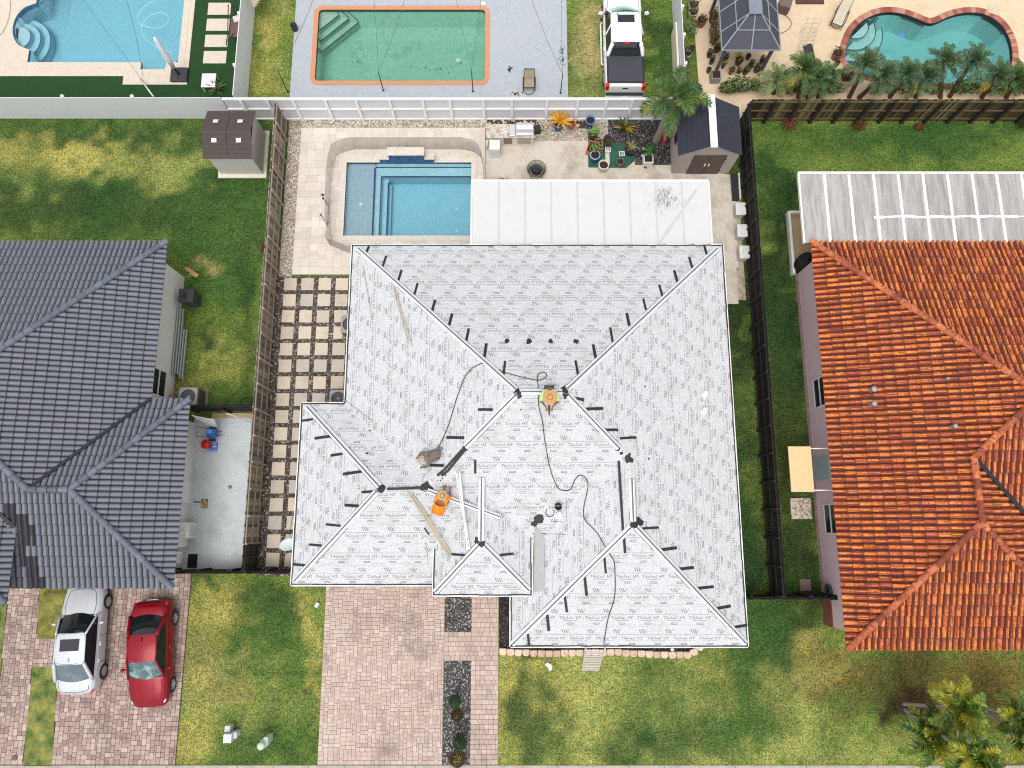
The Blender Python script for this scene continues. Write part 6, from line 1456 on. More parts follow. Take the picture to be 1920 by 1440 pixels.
q = G(1245,257,.5); tag(MB().box((q.x,q.y,.35),(.12,.4,.5),R(15)).build('pink_tool', M('pink_plastic', lin(206,90,106), .5)), 'pink object leaning on the left wall of the grey shed', 'tool')
t, c = pot('low dark pot with a yellow green spiky plant by the white fence', 1172, 240, .16, .25, lin(90,70,56)); bladeplant(t, c, 26, .7, [lin(84,96,36), lin(60,76,34), lin(168,140,40), lin(96,104,44)], .045, (10,70)); 
t = thing('small_shrub', 'tip of a green plant showing behind the white canopy edge', 'plant', (*G(944,337,.2).xy,0)); bladeplant(t, G(944,345,.1), 20, .5, [lin(90,110,50), lin(130,140,70)], .03, (20,80))
q = G(878,291); tag(MB().beam(G(872,295,.05), G(880,289,.05), .06, .05).build('pool_toy', M('yellow_plastic', lin(214,206,90), .5)), 'small yellow toy lying on the deck beside the pool', 'toy')
# ================================================================ upper yards
t = thing('gazebo', 'hip roofed gazebo with dark fabric panels and grey roof ribs', 'gazebo', (11.6,25,0))
zE, zR = 2.35, 3.2; x0, x1, y0 = 10.2, 13.05, 22.65; y1 = 26.9
GF = M('charcoal_panel', lin(62,64,74), .6, var=.08, vs=2); GR_ = M('gazebo_frame', lin(140,144,152), .4)
cx = (x0+x1)/2; ra, rb = y0+1.35, y1-1.35
def gpan(a, b, c_, d_): MB().add([a,b,c_,d_], [(0,1,2,3)]).build('roof_panel', GF, t)
wv = .28
gpan((x0,y0,zE),(x1,y0,zE),(cx+wv,ra,zR),(cx-wv,ra,zR)); gpan((x1,y0,zE),(x1,y1,zE),(cx+wv,rb,zR),(cx+wv,ra,zR)); gpan((x0,y1,zE),(x0,y0,zE),(cx-wv,ra,zR),(cx-wv,rb,zR)); gpan((x1,y1,zE),(x0,y1,zE),(cx-wv,rb,zR),(cx+wv,rb,zR))
def rib(a, b, w=.05): MB().beam(Vector(a)+Vector((0,0,.02)), Vector(b)+Vector((0,0,.02)), w, .04).build('rib', GR_, t)
for a, b in (((x0,y0,zE),(cx-wv,ra,zR)),((x1,y0,zE),(cx+wv,ra,zR)),((x0,y1,zE),(cx-wv,rb,zR)),((x1,y1,zE),(cx+wv,rb,zR)),((x0,y0,zE),(x1,y0,zE)),((x0,y0,zE),(x0,y1,zE)),((x1,y0,zE),(x1,y1,zE)),((cx,y0,zE),(cx,ra,zR))): rib(a, b)
f_ = .55; zz = zE+(zR-zE)*f_; xa, xb, yy = x0+(cx-wv-x0)*f_, x1+(cx+wv-x1)*f_, y0+(ra-y0)*f_
rib((xa,yy,zz),(xb,yy,zz)); rib((xa,yy,zz),(xa,y1-1,zz)); rib((xb,yy,zz),(xb,y1-1,zz))
for y in (ra, ra+1.1): rib((x0,y-.35,zE),(cx-wv,y,zR)); rib((x1,y-.35,zE),(cx+wv,y,zR))
MB().bx(cx-.32,cx+.32,ra-.1,rb+.1,zR+.08,zR+.14).build('vent_roof', M('vent_grey', lin(128,134,146), .4), t, bevel=.01); MB().bx(cx-.24,cx+.24,ra,rb,zR-.1,zR+.08).build('vent_side', GR_, t)
for x in (x0+.3, x1-.25):
    for y in (y0+.3, y1-.3): MB().bx(x-.07,x+.07,y-.07,y+.07,.03,zE).build('post', M('dark_post', lin(80,84,92), .5), t)
q = G(1343,140,.45); t = thing('planter', 'grey square planter at the foot of the gazebo post', 'planter', (q.x,q.y,0)); MB().box((q.x,q.y,.24),(.48,.48,.44)).build('box', M('planter_grey', lin(140,140,140), .7), t, bevel=.02); MB().box((q.x,q.y,.47),(.38,.38,.02)).build('soil', SOIL, t)
# chairs, frames, table
IRN = M('bronze_metal', lin(58,46,40), .5)
def patiochair(label, c, rz, cloth=None, lounge=False):
    t = thing('patio_chair', label, 'chair', (c[0],c[1],.03), rz); L = .95 if lounge else .5
    fr = MB()
    for s in (-1,1):
        fr.tube([(s*.27,-L*.55,.4),(s*.27,L*.4,.38),(s*.26,L*.95,.85 if not lounge else .8)], .02, 6); fr.tube([(s*.31,-L*.5,.62),(s*.31,L*.35,.62)], .022, 6)
        fr.tube([(s*.31,-L*.5,.62),(s*.3,-L*.5,.1)], .018, 6); fr.tube([(s*.31,L*.35,.62),(s*.3,L*.4,.1)], .018, 6)
    fr.tube([(-.26,L*.95,.85 if not lounge else .8),(.26,L*.95,.85 if not lounge else .8)], .02, 6); fr.tube([(-.27,-L*.55,.4),(.27,-L*.55,.4)], .02, 6)
    fr.build('frame', IRN, t, world=False)
    MB().tube([(.28*math.cos(a*.4),.28*math.sin(a*.4)-.15,.05) for a in range(16)], .016, 5, closed=True).build('swivel_base', IRN, t, world=False)
    m_ = cloth or M('taupe_sling', lin(160,146,124), .8)
    MB().box((0,-L*.08,.4),(.5,L*.95,.03)).build('seat', m_, t, world=False)
    MB().beam((0,L*.42,.4),(0,L*.93,.82),.5,.03).build('backrest', m_, t, world=False)
c = G(992,158,.3); patiochair('taupe swivel chair standing alone on the grey pool deck', (c.x,c.y), 0)
c = G(1575,32,.4); patiochair('bronze lounge chair with striped cushions beside the kidney pool', (c.x,c.y), R(-25), M('cream_cushion', lin(206,192,172), .8), True)
t = thing('lounge_frame', 'bare silver chaise frame on the sand coloured deck', 'lounge chair', (*G(1513,72).xy,0)); AL = M('aluminium', lin(190,184,178), .4, .3)
q = G(1515,65,.4); m_ = MB(); n0 = 0
for s in (-.35, .0, .35): m_.tube([(q.x+s-.2,q.y-.95,.35),(q.x+s+.1,q.y+.1,.4),(q.x+s+.3,q.y+.75,.75)], .015, 5)
for k in range(9): f_ = -.95+k*.21; m_.tube([(q.x-.55+.25*(f_+.95),q.y+f_,.37+max(0,f_)*.4),(q.x+.15+.25*(f_+.95),q.y+f_,.37+max(0,f_)*.4)], .009, 4)
m_.build('frame', AL, t)
for a in ((-.55,-.9),(.15,-.9),(-.2,.4),(.5,.4)): MB().tube([(q.x+a[0],q.y+a[1],.37),(q.x+a[0]-.05,q.y+a[1],.04)], .014, 5).build('leg', AL, t)
q = G(1522,100,.5); t = thing('folded_chair', 'dark folded sling chair behind the palms', 'chair', (q.x,q.y,0)); MB().beam((q.x-.3,q.y+.35,.7),(q.x+.1,q.y-.5,.2),.45,.04).build('sling', M('dark_sling', lin(56,58,60), .8), t); MB().tube([(q.x-.5,q.y+.35,.72),(q.x-.12,q.y-.55,.2),(q.x+.33,q.y-.55,.2),(q.x-.05,q.y+.35,.72)], .018, 6, closed=True).build('frame', IRN, t)
q = G(1472,8,.4); t = thing('storage_bench', 'dark brown box seat beside the gazebo at the top edge', 'bench', (q.x,q.y,0)); MB().box((q.x,q.y,.3),(.62,.62,.5),R(-20)).build('box', M('wicker_brown', lin(100,82,76), .8, vs=14), t, bevel=.03); MB().box((q.x,q.y,.57),(.6,.6,.06),R(-20)).build('cushion', M('brown_cushion', lin(116,98,92), .8), t, bevel=.02)
q = G(1520,-4,.2); t = thing('deck_box', 'long dark brown mat at the top edge of the sand coloured deck', 'mat', (q.x,q.y,0)); MB().box((q.x,q.y+.2,.06),(1.5,.9,.06)).build('mat', M('dark_brown', lin(84,58,50), .8), t)
tag(MB().tube([(*G(1440+math.sin(R(a))*44, 44-math.cos(R(a))*22,.05).xy,.05) for a in range(0,181,15)], .02, 5).build('garden_hose', M('brown_hose', lin(130,110,84), .6)), 'thin brown hose curving out from under the gazebo roof', 'hose')
q = G(1694,62); tag(MB().lathe((q.x,q.y,-.18),[(.05,.02),(.12,.02),(.14,.06),(.05,.06)],14).build('pool_float', M('light_blue', (0,0,0))), 'small blue float in the kidney pool', 'pool float')
q = G(1863,20); tag(MB().box((q.x,q.y,.045),(.62,.5,.03),R(-20)).lathe((q.x,q.y,.06),[(0,.01),(.14,.01),(.16,0)],14).build('skimmer_lid', M('lid_tan', lin(206,190,164), .8)), 'tan skimmer lid set in the deck at the right end of the kidney pool', 'lid')
# string lights over the green pool and the blue pool
BP = M('pole_black', (.02,.02,.02), .5); WIRE = M('wire', lin(70,72,76), .6); BULB = M('bulb_glass', (.7,.7,.68), .2)
TOPS = [((540,173),(521,133)),((719,170),(709,134)),((887,172),(884,133)),((1051,175),(1055,139))]
tp = []
for i, (b, a) in enumerate(TOPS):
    B0 = G(*b); A0 = G(a[0], a[1], 2.0); t = thing('light_pole', ('first','second','third','fourth')[i]+' black string light pole from the left along the edge of the green pool yard', 'pole', B0, group='poles of the string lights')
    MB().cyl(B0, A0, .03, .02, 8).build('pole', BP, t); MB().lathe(B0, [(.06,.03),(.05,.05),(.03,.06)], 10).build('base', BP, t); tp.append(A0)
def lights(a, b, label, sag=.25, n=16, far=None):
    a = Vector(a); b = Vector(b); pts = [a.lerp(b, k/14)-Vector((0,0,sag*4*(k/14)*(1-k/14))) for k in range(15)]
    t = thing('string_light', label, 'string lights', (a+b)/2, group='string lights over the pools'); MB().tube(pts, .009, 4).build('wire', WIRE, t)
    mb = MB()
    for k in range(1, n): f_ = k/n; p_ = a.lerp(b, f_)-Vector((0,0,sag*4*f_*(1-f_)+.05)); mb.ell(p_, (.022,.022,.035), 6, 4)
    tag(mb.build('bulbs', BULB, t), kind='stuff')
Zt = 2.6
for i, (A0, (x, y), lab) in enumerate(((tp[0],(590,-10),'left slack string from the first pole up past the green pool corner'),(tp[1],(700,-14),'string rising nearly straight up from the second pole'),(tp[1],(762,-14),'string slanting right from the second pole'),(tp[2],(853,-14),'string slanting left from the third pole'),(tp[2],(903,-14),'string slanting right from the third pole'),(tp[3],(993,-14),'string slanting left from the fourth pole'),(tp[3],(1053,-14),'string rising straight up from the fourth pole'))):
    q = G(x, y, Zt); lights(A0, q, lab)
lights(G(287,178,2.0), G(150,-8,2.4), 'long string crossing the blue pool from its lower right corner'); lights(G(268,145,1.8), G(235,-8,2.4), 'shorter string crossing the blue pool beside the umbrella'); lights(G(-4,70,2.2), G(20,-4,2.2), 'string at the far upper left corner over the deck')
b = G(268,152); t = thing('light_pole', 'white string light pole leaning at the corner of the blue pool deck', 'pole', b); MB().cyl(G(262,147,.1), G(287,180,1.9), .035, None, 8).build('pole', WL, t)
# umbrella, lounger table
c = G(336,140,.1); t = thing('umbrella', 'closed white umbrella on a square black base beside the blue pool', 'umbrella', (c.x,c.y,0))
MB().box((c.x,c.y,.09),(.9,.82,.14)).build('base', M('charcoal_base', lin(46,46,54), .5, var=.1), t, bevel=.06)
for sx in (-1,1):
    for sy in (-1,1): MB().box((c.x+sx*.22,c.y+sy*.2,.165),(.38,.34,.02)).build('base_tile', M('charcoal_tile', lin(54,54,62), .5), t, bevel=.015)
a0 = Vector((c.x-.02,c.y,.2)); tip = G(289,70,2.75)
MB().cyl((c.x,c.y,.15),a0+Vector((0,0,.6)),.05,None,10).build('mast', BP, t)
MB().tube([a0+Vector((0,0,.5)), a0.lerp(tip,.3)+Vector((0,0,.35)), a0.lerp(tip,.6)+Vector((0,0,.25)), a0.lerp(tip,.93), tip], [.1,.15,.14,.1,.05], 10).build('folded_canopy', M('grey_white_cloth', lin(222,224,228), .8, var=.06, vs=7), t)
q = G(392,152,.4); t = thing('side_table', 'small white table in the artificial turf corner', 'table', (q.x,q.y,0)); MB().box((q.x,q.y,.45),(.72,.78,.05)).build('top', WL, t, bevel=.01)
for sx in (-1,1):
    for sy in (-1,1): MB().box((q.x+sx*.32,q.y+sy*.34,.22),(.05,.05,.44)).build('leg', WL, t)
q = G(437,40,.8); t = thing('hammock_stand', 'dark framed hanging seat between the cream slabs and the white fence', 'swing seat', (q.x,q.y,0))
m_ = MB(); 
for pts in ([(428,8),(427,60),(424,85)],[(432,5),(447,28)],[(424,78),(440,62)]): m_.tube([G(x,y,1.0-.1*i) for i,(x,y) in enumerate(pts)], .025, 6)
m_.build('frame', BP, t); MB().box((*G(441,52,.5).xy,.5),(.5,1.1,.08)).build('seat', M('mauve_cushion', lin(110,84,80), .8), t, bevel=.03); MB().box((*G(444,36,.6).xy,.62),(.35,.35,.12),R(20)).build('pillow', M('pale_pillow', lin(226,206,200), .8), t, bevel=.04)
q = G(324,104); t = thing('pool_cleaner', 'small blue robotic pool cleaner in the blue pool', 'pool cleaner', (q.x,q.y,-.6)); MB().box((q.x,q.y,-.7),(.3,.34,.14),R(10)).build('body', BL, t, bevel=.05); MB().lathe((q.x,q.y,-.63),[(0,.02),(.05,.02),(.06,0)],10).build('cap', WL, t)
hp = [(325,100),(300,90),(280,80),(268,66),(266,50),(275,35),(292,25),(308,24),(316,34),(312,46),(296,53),(275,50),(260,42),(258,30),(268,15),(285,4),(300,-4)]
tag(MB().tube(spline([G(x,y,-.07) for x,y in hp], 6), .022, 6).build('pool_hose', M('pale_hose', lin(170,210,222), .5)), 'pale floating hose looped on the blue pool', 'hose')
q = G(551,49,.3); tag(MB().lathe((q.x,q.y,0),[(0,0),(.14,0),(.17,.4),(.15,.4),(.13,.1),(0,.1)],16).build('black_pot', BUCK), 'small black bucket at the left edge of the grey deck', 'bucket')
for x, y in ((906,6),(859,113)):
    q = G(x, y, .04 if y < 20 else -1.2); tag(MB().lathe((q.x,q.y,q.z),[(0,.02),(.12,.02),(.14,0)],16).build('skimmer_lid', WL), ('white round lid in the deck above the green pool' if y < 20 else 'round white drain on the floor of the green pool'), 'lid')
# ================================================================ vehicles
def paint(name, col, metal=.15): return M(name, col, .28, metal, var=.02, vs=.6, coat=.12, spec=.3)
TYRE = M('tyre', (.02,.02,.02), .85); ALLOY = M('alloy', lin(196,198,202), .3, .6); GLS = M('car_glass', (.012,.016,.02), .03, spec=.8); DKP = M('dark_trim', (.02,.02,.022), .5)
def sect(y, hw, zs, zb, zt, crown=.04, n=5):
    "half section points from sill to centre of the top"
    return [(hw*.9, y, zs), (hw*.985, y, zs+.08), (hw, y, (zs+zb)*.5+.05), (hw*.985, y, zb-.06), (hw*.93, y, zb), (hw*.8, y, zt), (hw*.4, y, zt+crown*.8), (0, y, zt+crown)]
def carbody(par, secs, mat, name='body'):
    mb = MB(); rows = []
    for s in secs:
        h = sect(*s); row = [(x,y,z) for x,y,z in h]+[(-x,y,z) for x,y,z in h[-2::-1]]; rows.append(row)
    n = len(rows[0]); vs = [p for r in rows for p in r]; fs = []
    for i in range(len(rows)-1): fs += [(i*n+k, i*n+k+1, (i+1)*n+k+1, (i+1)*n+k)[::-1] for k in range(n-1)]
    fs += [tuple(range(n)), tuple((len(rows)-1)*n+k for k in range(n))[::-1]]
    for i in range(len(rows)-1): fs.append((i*n, (i+1)*n, (i+2)*n-1, (i+1)*n-1))
    mb.add(vs, fs, None, True)
    o = mb.build(name, mat, par, world=False, subsurf=2)
    bpy.context.view_layer.update(); return o
def wheel(par, x, y, r=.33, w=.21, side=1, spokes=5):
    o = MB(); s = side
    o.lathe((0,0,0),[(r*.66,-w/2),(r*.93,-w/2),(r,-w*.35),(r,w*.35),(r*.93,w/2),(r*.66,w/2),(r*.64,w*.3)],28)
    rot = Matrix.Translation((x,y,r)) @ Matrix.Rotation(R(90*s), 4, 'Y'); o.xf(rot); ty = o.build('wheel', TYRE, par, world=False)
    m_ = MB(); m_.lathe((0,0,0),[(r*.68,w*.3),(r*.66,w*.46),(r*.6,w*.46),(r*.58,w*.1),(r*.1,w*.12)],28)
    for k in range(spokes):
        a = 2*math.pi*k/spokes; m_.beam((r*.1*math.cos(a),r*.1*math.sin(a),w*.42),(r*.6*math.cos(a),r*.6*math.sin(a),w*.44),r*.17,.03)
    m_.lathe((0,0,0),[(r*.17,w*.3),(r*.15,w*.48),(0,w*.48)],12); m_.xf(rot); m_.build('rim', ALLOY, ty, world=False)
    return ty
def glass(par, name, q, bulge=.05, mat=None, nu=6, nv=4, thick=None, bow=0, bow2=0):
    "q: 4 corners a b c d (a-b lower edge, d-c upper edge); bulged sheet"
    a,b,c,d = [Vector(x) for x in q]; nrm = (b-a).cross(d-a).normalized(); mb = MB(); vs = []
    for j in range(nv+1):
        for i in range(nu+1):
            u, v = i/nu, j/nv; p_ = a.lerp(b,u).lerp(d.lerp(c,u), v); k_ = 4*u*(1-u); vs.append(p_+nrm*bulge*k_*.8+nrm*bulge*.3*(4*v*(1-v))+Vector((0, (bow*(1-v)+bow2*v)*(k_-.75), 0)))
    mb.add(vs, [(j*(nu+1)+i, j*(nu+1)+i+1, (j+1)*(nu+1)+i+1, (j+1)*(nu+1)+i) for j in range(nv) for i in range(nu)], None, True)
    return mb.build(name, mat or GLS, par, world=False)
def seam(par, body, pts, w=.011, mat=None):
    "dark panel gap that follows the body surface seen from above"
    dg = bpy.context.evaluated_depsgraph_get(); ob = body.evaluated_get(dg); out = []
    for p_ in spline([(x,y,0) for x,y in pts], 8):
        ok_, loc, n_, i_ = ob.ray_cast(Vector((p_.x,p_.y,3)), Vector((0,0,-1)))
        if ok_: out.append(loc+Vector((0,0,.001)))
    if len(out) > 2: MB().tube(out, w, 5).build('panel_gap', mat or DKP, par, world=False)
def sedan(name, label, loc, rz, col, L=4.6, hwid=.9, sunroof=False, clear=False, cat='car'):
    "+Y is the front"
    t = thing(name, label, cat, loc, rz); PT = paint('paint_%d' % int(col[1]*999), col)
    f, r = L/2, -L/2; w = hwid
    bd = carbody(t, [(f,w*.6,.3,.5,.55,.01),(f-.12,w*.82,.24,.6,.66,.03),(f-.45,w*.95,.2,.68,.76,.05),(f-.9,w*.985,.19,.74,.84,.06),(f-1.35,w,.19,.84,.92,.05),(f-1.7,w,.19,.88,.94,.02),(0,w*1.0,.19,.9,.94,.0),(r+1.25,w,.19,.92,.95,.02),(r+.95,w*.99,.2,.92,1.0,.04),(r+.4,w*.95,.24,.9,.99,.04),(r+.12,w*.85,.28,.82,.92,.03),(r,w*.68,.34,.62,.7,.01)], PT)
    seam(t, bd, [(-.7*w,f-1.22),(-.72*w,f-.9),(-.66*w,f-.5),(-.5*w,f-.3),(0,f-.24),(.5*w,f-.3),(.66*w,f-.5),(.72*w,f-.9),(.7*w,f-1.22)])
    seam(t, bd, [(-.72*w,r+.62),(-.7*w,r+.4),(-.6*w,r+.2),(0,r+.14),(.6*w,r+.2),(.7*w,r+.4),(.72*w,r+.62)])
    for s in (-1,1): seam(t, bd, [(s*.36*w,f-1.2),(s*.33*w,f-.8),(s*.26*w,f-.38)], .008, PT); seam(t, bd, [(s*.93*w,ws_) for ws_ in (f-1.2,f-1.6,-.3,r+1.4,r+.9)], .006)
    zb, zr = .93, 1.42; ws0, ws1, rw1, rw0 = f-1.3, f-2.05, r+1.4, r+.62; wb, wr = w*.87, w*.67
    roof = MB(); rows = []
    ys = [ws1+.06]+[ws1+(rw1-ws1)*k/5 for k in range(1,5)]+[rw1-.06]
    for k, y in enumerate(ys):
        zz = zr+.04*math.sin(math.pi*k/5)-.01; ww = wr*(1-.03*abs(k-2.5)/2.5)
        rows.append([(ww*s_, y, zz+.045*(1-s_*s_)) for s_ in (-1,-.8,-.4,0,.4,.8,1)])
    vs = [p_ for rr in rows for p_ in rr]; n = 7
    roof.add(vs, [(i*n+k, i*n+k+1, (i+1)*n+k+1, (i+1)*n+k)[::-1] for i in range(5) for k in range(6)], None, True); roof.build('roof', PT, t, world=False, subsurf=1)
    glass(t, 'windscreen', [(wb,ws0,zb),(-wb,ws0,zb),(-wr,ws1,zr),(wr,ws1,zr)][::1], .06, M('clear_glass', lin(70,96,100), .04, spec=.8, dirt=lin(140,170,174), ds=1.6, dl=(.5,.6)) if clear else GLS, 10, 6, bow=.2, bow2=.07)
    glass(t, 'rear_window', [(-wb*.97,rw0,zb+.05),(wb*.97,rw0,zb+.05),(wr,rw1,zr),(-wr,rw1,zr)], .06, M('tinted_glass', lin(88,104,112), .05, spec=.8, dirt=lin(120,138,146), ds=1.5) if not clear else GLS, 10, 6, bow=-.14, bow2=-.05)
    for s in (-1,1):
        q = [(s*wb*1.03,ws0-.02,zb),(s*wb*1.03,rw0+.1,zb+.03),(s*wr*1.03,rw1,zr-.01),(s*wr*1.03,ws1,zr-.01)]
        if s > 0: q = [q[1],q[0],q[3],q[2]]; 
        glass(t, 'side_window', q, .03 , GLS, 6, 3)
        for a, b, ww in (((s*wb*1.02,ws0+.02,zb),(s*wr*1.02,ws1,zr+.02),.085),((s*wr*1.03,ws1,zr+.015),(s*wr*1.03,rw1,zr+.015),.06),((s*wb*1.0,rw0,zb+.04),(s*wr*1.02,rw1,zr+.02),.15)):
            a = Vector(a); b = Vector(b); MB().tube([a.lerp(b,k/4)+Vector((0,0,.0)) for k in range(5)], ww*.5, 8).build('pillar', PT, t, world=False)
        MB().beam((s*(wb+wr)/2*1.07,-.15,zb+.22),(s*(wb+wr)/2*1.02,-.16,zb+.4),.05,.02).build('door_pillar', DKP, t, world=False)
        m_ = MB().ell((s*(w+.1),ws0-.35,.98),(.12,.07,.07),12,8); m_.build('mirror', PT, t, world=False)
        for y in (f-.85, r+.85): wheel(t, s*(w-.1), y, .33, .21, s)
        MB().box((s*w*1.0,-.25,.78),(.03,.16,.03)).build('door_handle', GALV if not clear else PT, t, world=False); MB().box((s*w*1.0,-1.1+.15,.8),(.03,.16,.03)).build('door_handle', GALV if not clear else PT, t, world=False)
        MB().ell((s*w*.76,r+.2,.79),(.09,.13,.06),12,8).build('tail_light', M('red_lamp', lin(210,24,20), .2), t, world=False)
        MB().ell((s*w*.74,f-.34,.62),(.1,.16,.05),12,8).build('headlight', M('lamp_glass', lin(210,214,218), .1), t, world=False)
        for y in (ws1+.35-.5, -1.0): MB().box((s*(w+.002),y,.55),(.012,.012,.6)).build('door_seam', DKP, t, world=False)
    mb = MB(); mb.box((0,f-1.32,.955),(1.3,.06,.02)); mb.build('wiper_cowl', DKP, t, world=False)
    if sunroof: MB().box((0,ws1-.42,zr+.065),(.8,.48,.025)).build('sunroof', M('sunroof_glass', lin(44,46,56), .1), t, world=False, bevel=.04)
    else: 
        pass
    MB().box((0,rw1+.12,zr+.08),(.04,.16,.07)).build('antenna', PT, t, world=False, bevel=.01)
    MB().box((0,r-.005,.62),(.5,.02,.14)).build('number_plate', WL, t, world=False)
    return t
sedan('car', 'silver white sedan with a sunroof parked with its bonnet under the blue roof edge', (-18.68,-4.77,0), R(2.6), lin(204,207,212), 4.6, .91, sunroof=True)
sedan('car', 'dark red sedan parked facing the street beside the silver sedan', (-15.62,-5.4,0), R(183.3), lin(138,3,28), 4.45, .88, clear=True)
def pickup(loc, rz):
    t = thing('pickup_truck', 'white crew cab pickup truck with a black bed cover parked on the grass', 'truck', loc, rz); PT = paint('paint_truck', lin(240,240,240), 0)
    w = 1.0; r = -2.95; f = 2.95
    bd = carbody(t, [(f,w*.8,.45,.75,.85,.01),(f-.12,w*.93,.4,.95,1.05,.03),(f-.6,w*.97,.38,1.08,1.15,.05),(f-1.2,w*.98,.38,1.12,1.2,.06),(f-1.5,w*.985,.38,1.14,1.2,.02),(0,w,.38,1.16,1.22,0),(-.9,w,.38,1.16,1.22,0),(-1.1,w,.38,1.2,1.24,0),(-2.2,w,.38,1.2,1.24,0),(r+.25,w*.99,.4,1.2,1.24,0),(r+.18,w*.97,.45,1.15,1.2,0)], PT)
    seam(t, bd, [(-.8,1.62),(-.78,2.2),(-.7,2.7),(0,2.78),(.7,2.7),(.78,2.2),(.8,1.62)]); seam(t, bd, [(-.35,1.65),(-.3,2.2),(-.26,2.7)], .014, PT); seam(t, bd, [(.35,1.65),(.3,2.2),(.26,2.7)], .014, PT)
    MB().bx(-w*.97,w*.97,r+.1,r+.24,.5,1.2).build('tailgate', PT, t, world=False, bevel=.04)
    mb = MB(); mb.bx(-.86,.86,r+.32,-1.12,1.262,1.29)
    mb.build('bed_cover', M('bed_cover_black', lin(62,62,72), .6, var=.06, vs=3, stretch=(6,.3,1)), t, world=False, bevel=.02)
    rl = MB()
    for s in (-1,1): rl.bx(s*.9-.035,s*.9+.035,r+.3,-1.08,1.24,1.31)
    rl.bx(-.9,.9,r+.24,r+.31,1.24,1.31).bx(-.93,.93,-1.1,-1.04,1.24,1.31); rl.build('bed_rail', M('dark_trim', (0,0,0)), t, world=False)
    zb, zr = 1.22, 1.86; ws0, ws1, rw1, rw0 = 1.55, .78, -.92, -1.1
    wb, wr = .86, .68; rows = []
    for k in range(6):
        y = ws1+.04+(rw1-ws1-.0)*k/5; rows.append([(wr*s_, y, zr+.02*math.sin(math.pi*k/5)+.035*(1-s_*s_)) for s_ in (-1,-.85,-.4,0,.4,.85,1)])
    mb = MB(); mb.add([p_ for q_ in rows for p_ in q_], [(i*7+k,i*7+k+1,(i+1)*7+k+1,(i+1)*7+k)[::-1] for i in range(5) for k in range(6)], None, True); mb.build('roof', PT, t, world=False, subsurf=1)
    glass(t, 'windscreen', [(wb,ws0,zb),(-wb,ws0,zb),(-wr,ws1+.03,zr),(wr,ws1+.03,zr)], .1, M('green_glass', lin(120,176,164), .05, spec=.8), 10, 5, bow=.24, bow2=.1)
    glass(t, 'rear_window', [(-wb*.9,rw0-.12,zb+.1),(wb*.9,rw0-.12,zb+.1),(wr,rw1,zr),(-wr,rw1,zr)], .03, GLS)
    MB().bx(-.17,.17,rw1-.06,rw1+.04,zr+.0,zr+.05).build('brake_light', M('red_lamp', (0,0,0)), t, world=False)
    for s in (-1,1):
        q = [(s*wb*1.08,ws0-.1,zb),(s*wb*1.08,rw0+.02,zb),(s*wr*1.04,rw1+.05,zr-.02),(s*wr*1.04,ws1,zr-.02)]
        if s > 0: q = [q[1],q[0],q[3],q[2]]
        glass(t, 'side_window', q, .02, GLS)
        for a, b, ww in (((s*wb*1.05,ws0,zb),(s*wr*1.04,ws1,zr),.1),((s*wr*1.05,ws1+.03,zr+.0),(s*wr*1.05,rw1,zr+.0),.1),((s*wb*1.04,rw0-.1,zb),(s*wr*1.03,rw1,zr),.2),((s*wb*1.1,.0,zb),(s*wr*1.06,.15,zr),.1)):
            MB().tube([Vector(a).lerp(Vector(b),k/4) for k in range(5)], ww*.5, 8).build('pillar', PT, t, world=False)
        MB().beam((s*.95,ws0-.35,1.25),(s*1.05,ws0-.35,1.3),.05,.05).build('mirror_arm', DKP, t, world=False)
        m_ = MB().ell((s*1.16,ws0-.36,1.32),(.14,.08,.12),12,8); m_.build('mirror', PT, t, world=False)
        for y in (1.95, -1.85): wheel(t, s*(w-.13), y, .4, .26, s, 6)
        MB().bx(min(s*.82,s*.99),max(s*.82,s*.99),r+.08,r+.27,.85,1.24).build('tail_light', M('red_lamp', (0,0,0)), t, world=False, bevel=.02)
        for y in (.3,-.6): MB().box((s*1.01,y,1.0),(.05,.2,.04)).build('door_handle', PT, t, world=False, bevel=.01)
        MB().tube([(s*.98,1.4,.4),(s*1.06,1.3,.36),(s*1.06,-1.0,.36),(s*.98,-1.1,.4)], .045, 8).build('step_bar', WL, t, world=False)
    MB().bx(-.98,.98,r-.08,r+.1,.42,.62).build('rear_bumper', M('chrome', lin(200,200,204), .2, .7), t, world=False, bevel=.03); MB().bx(-.95,.95,r-.06,r+.1,.621,.68).build('bumper_step', DKP, t, world=False)
    MB().bx(-.17,.17,r-.1,r-.085,.45,.58).build('number_plate', WL, t, world=False)
    MB().bx(-.14,.14,r+.085,r+.1,.98,1.06).build('tailgate_handle', DKP, t, world=False)
    MB().box((0,.42,zr+.062),(.84,.42,.02)).build('sunroof', M('sunroof_glass', (0,0,0)), t, world=False, bevel=.03)
    MB().box((-.42,.68,zr+.06),(.03,.1,.06)).build('antenna', DKP, t, world=False)
pickup((5.68,24.35,0), R(0))
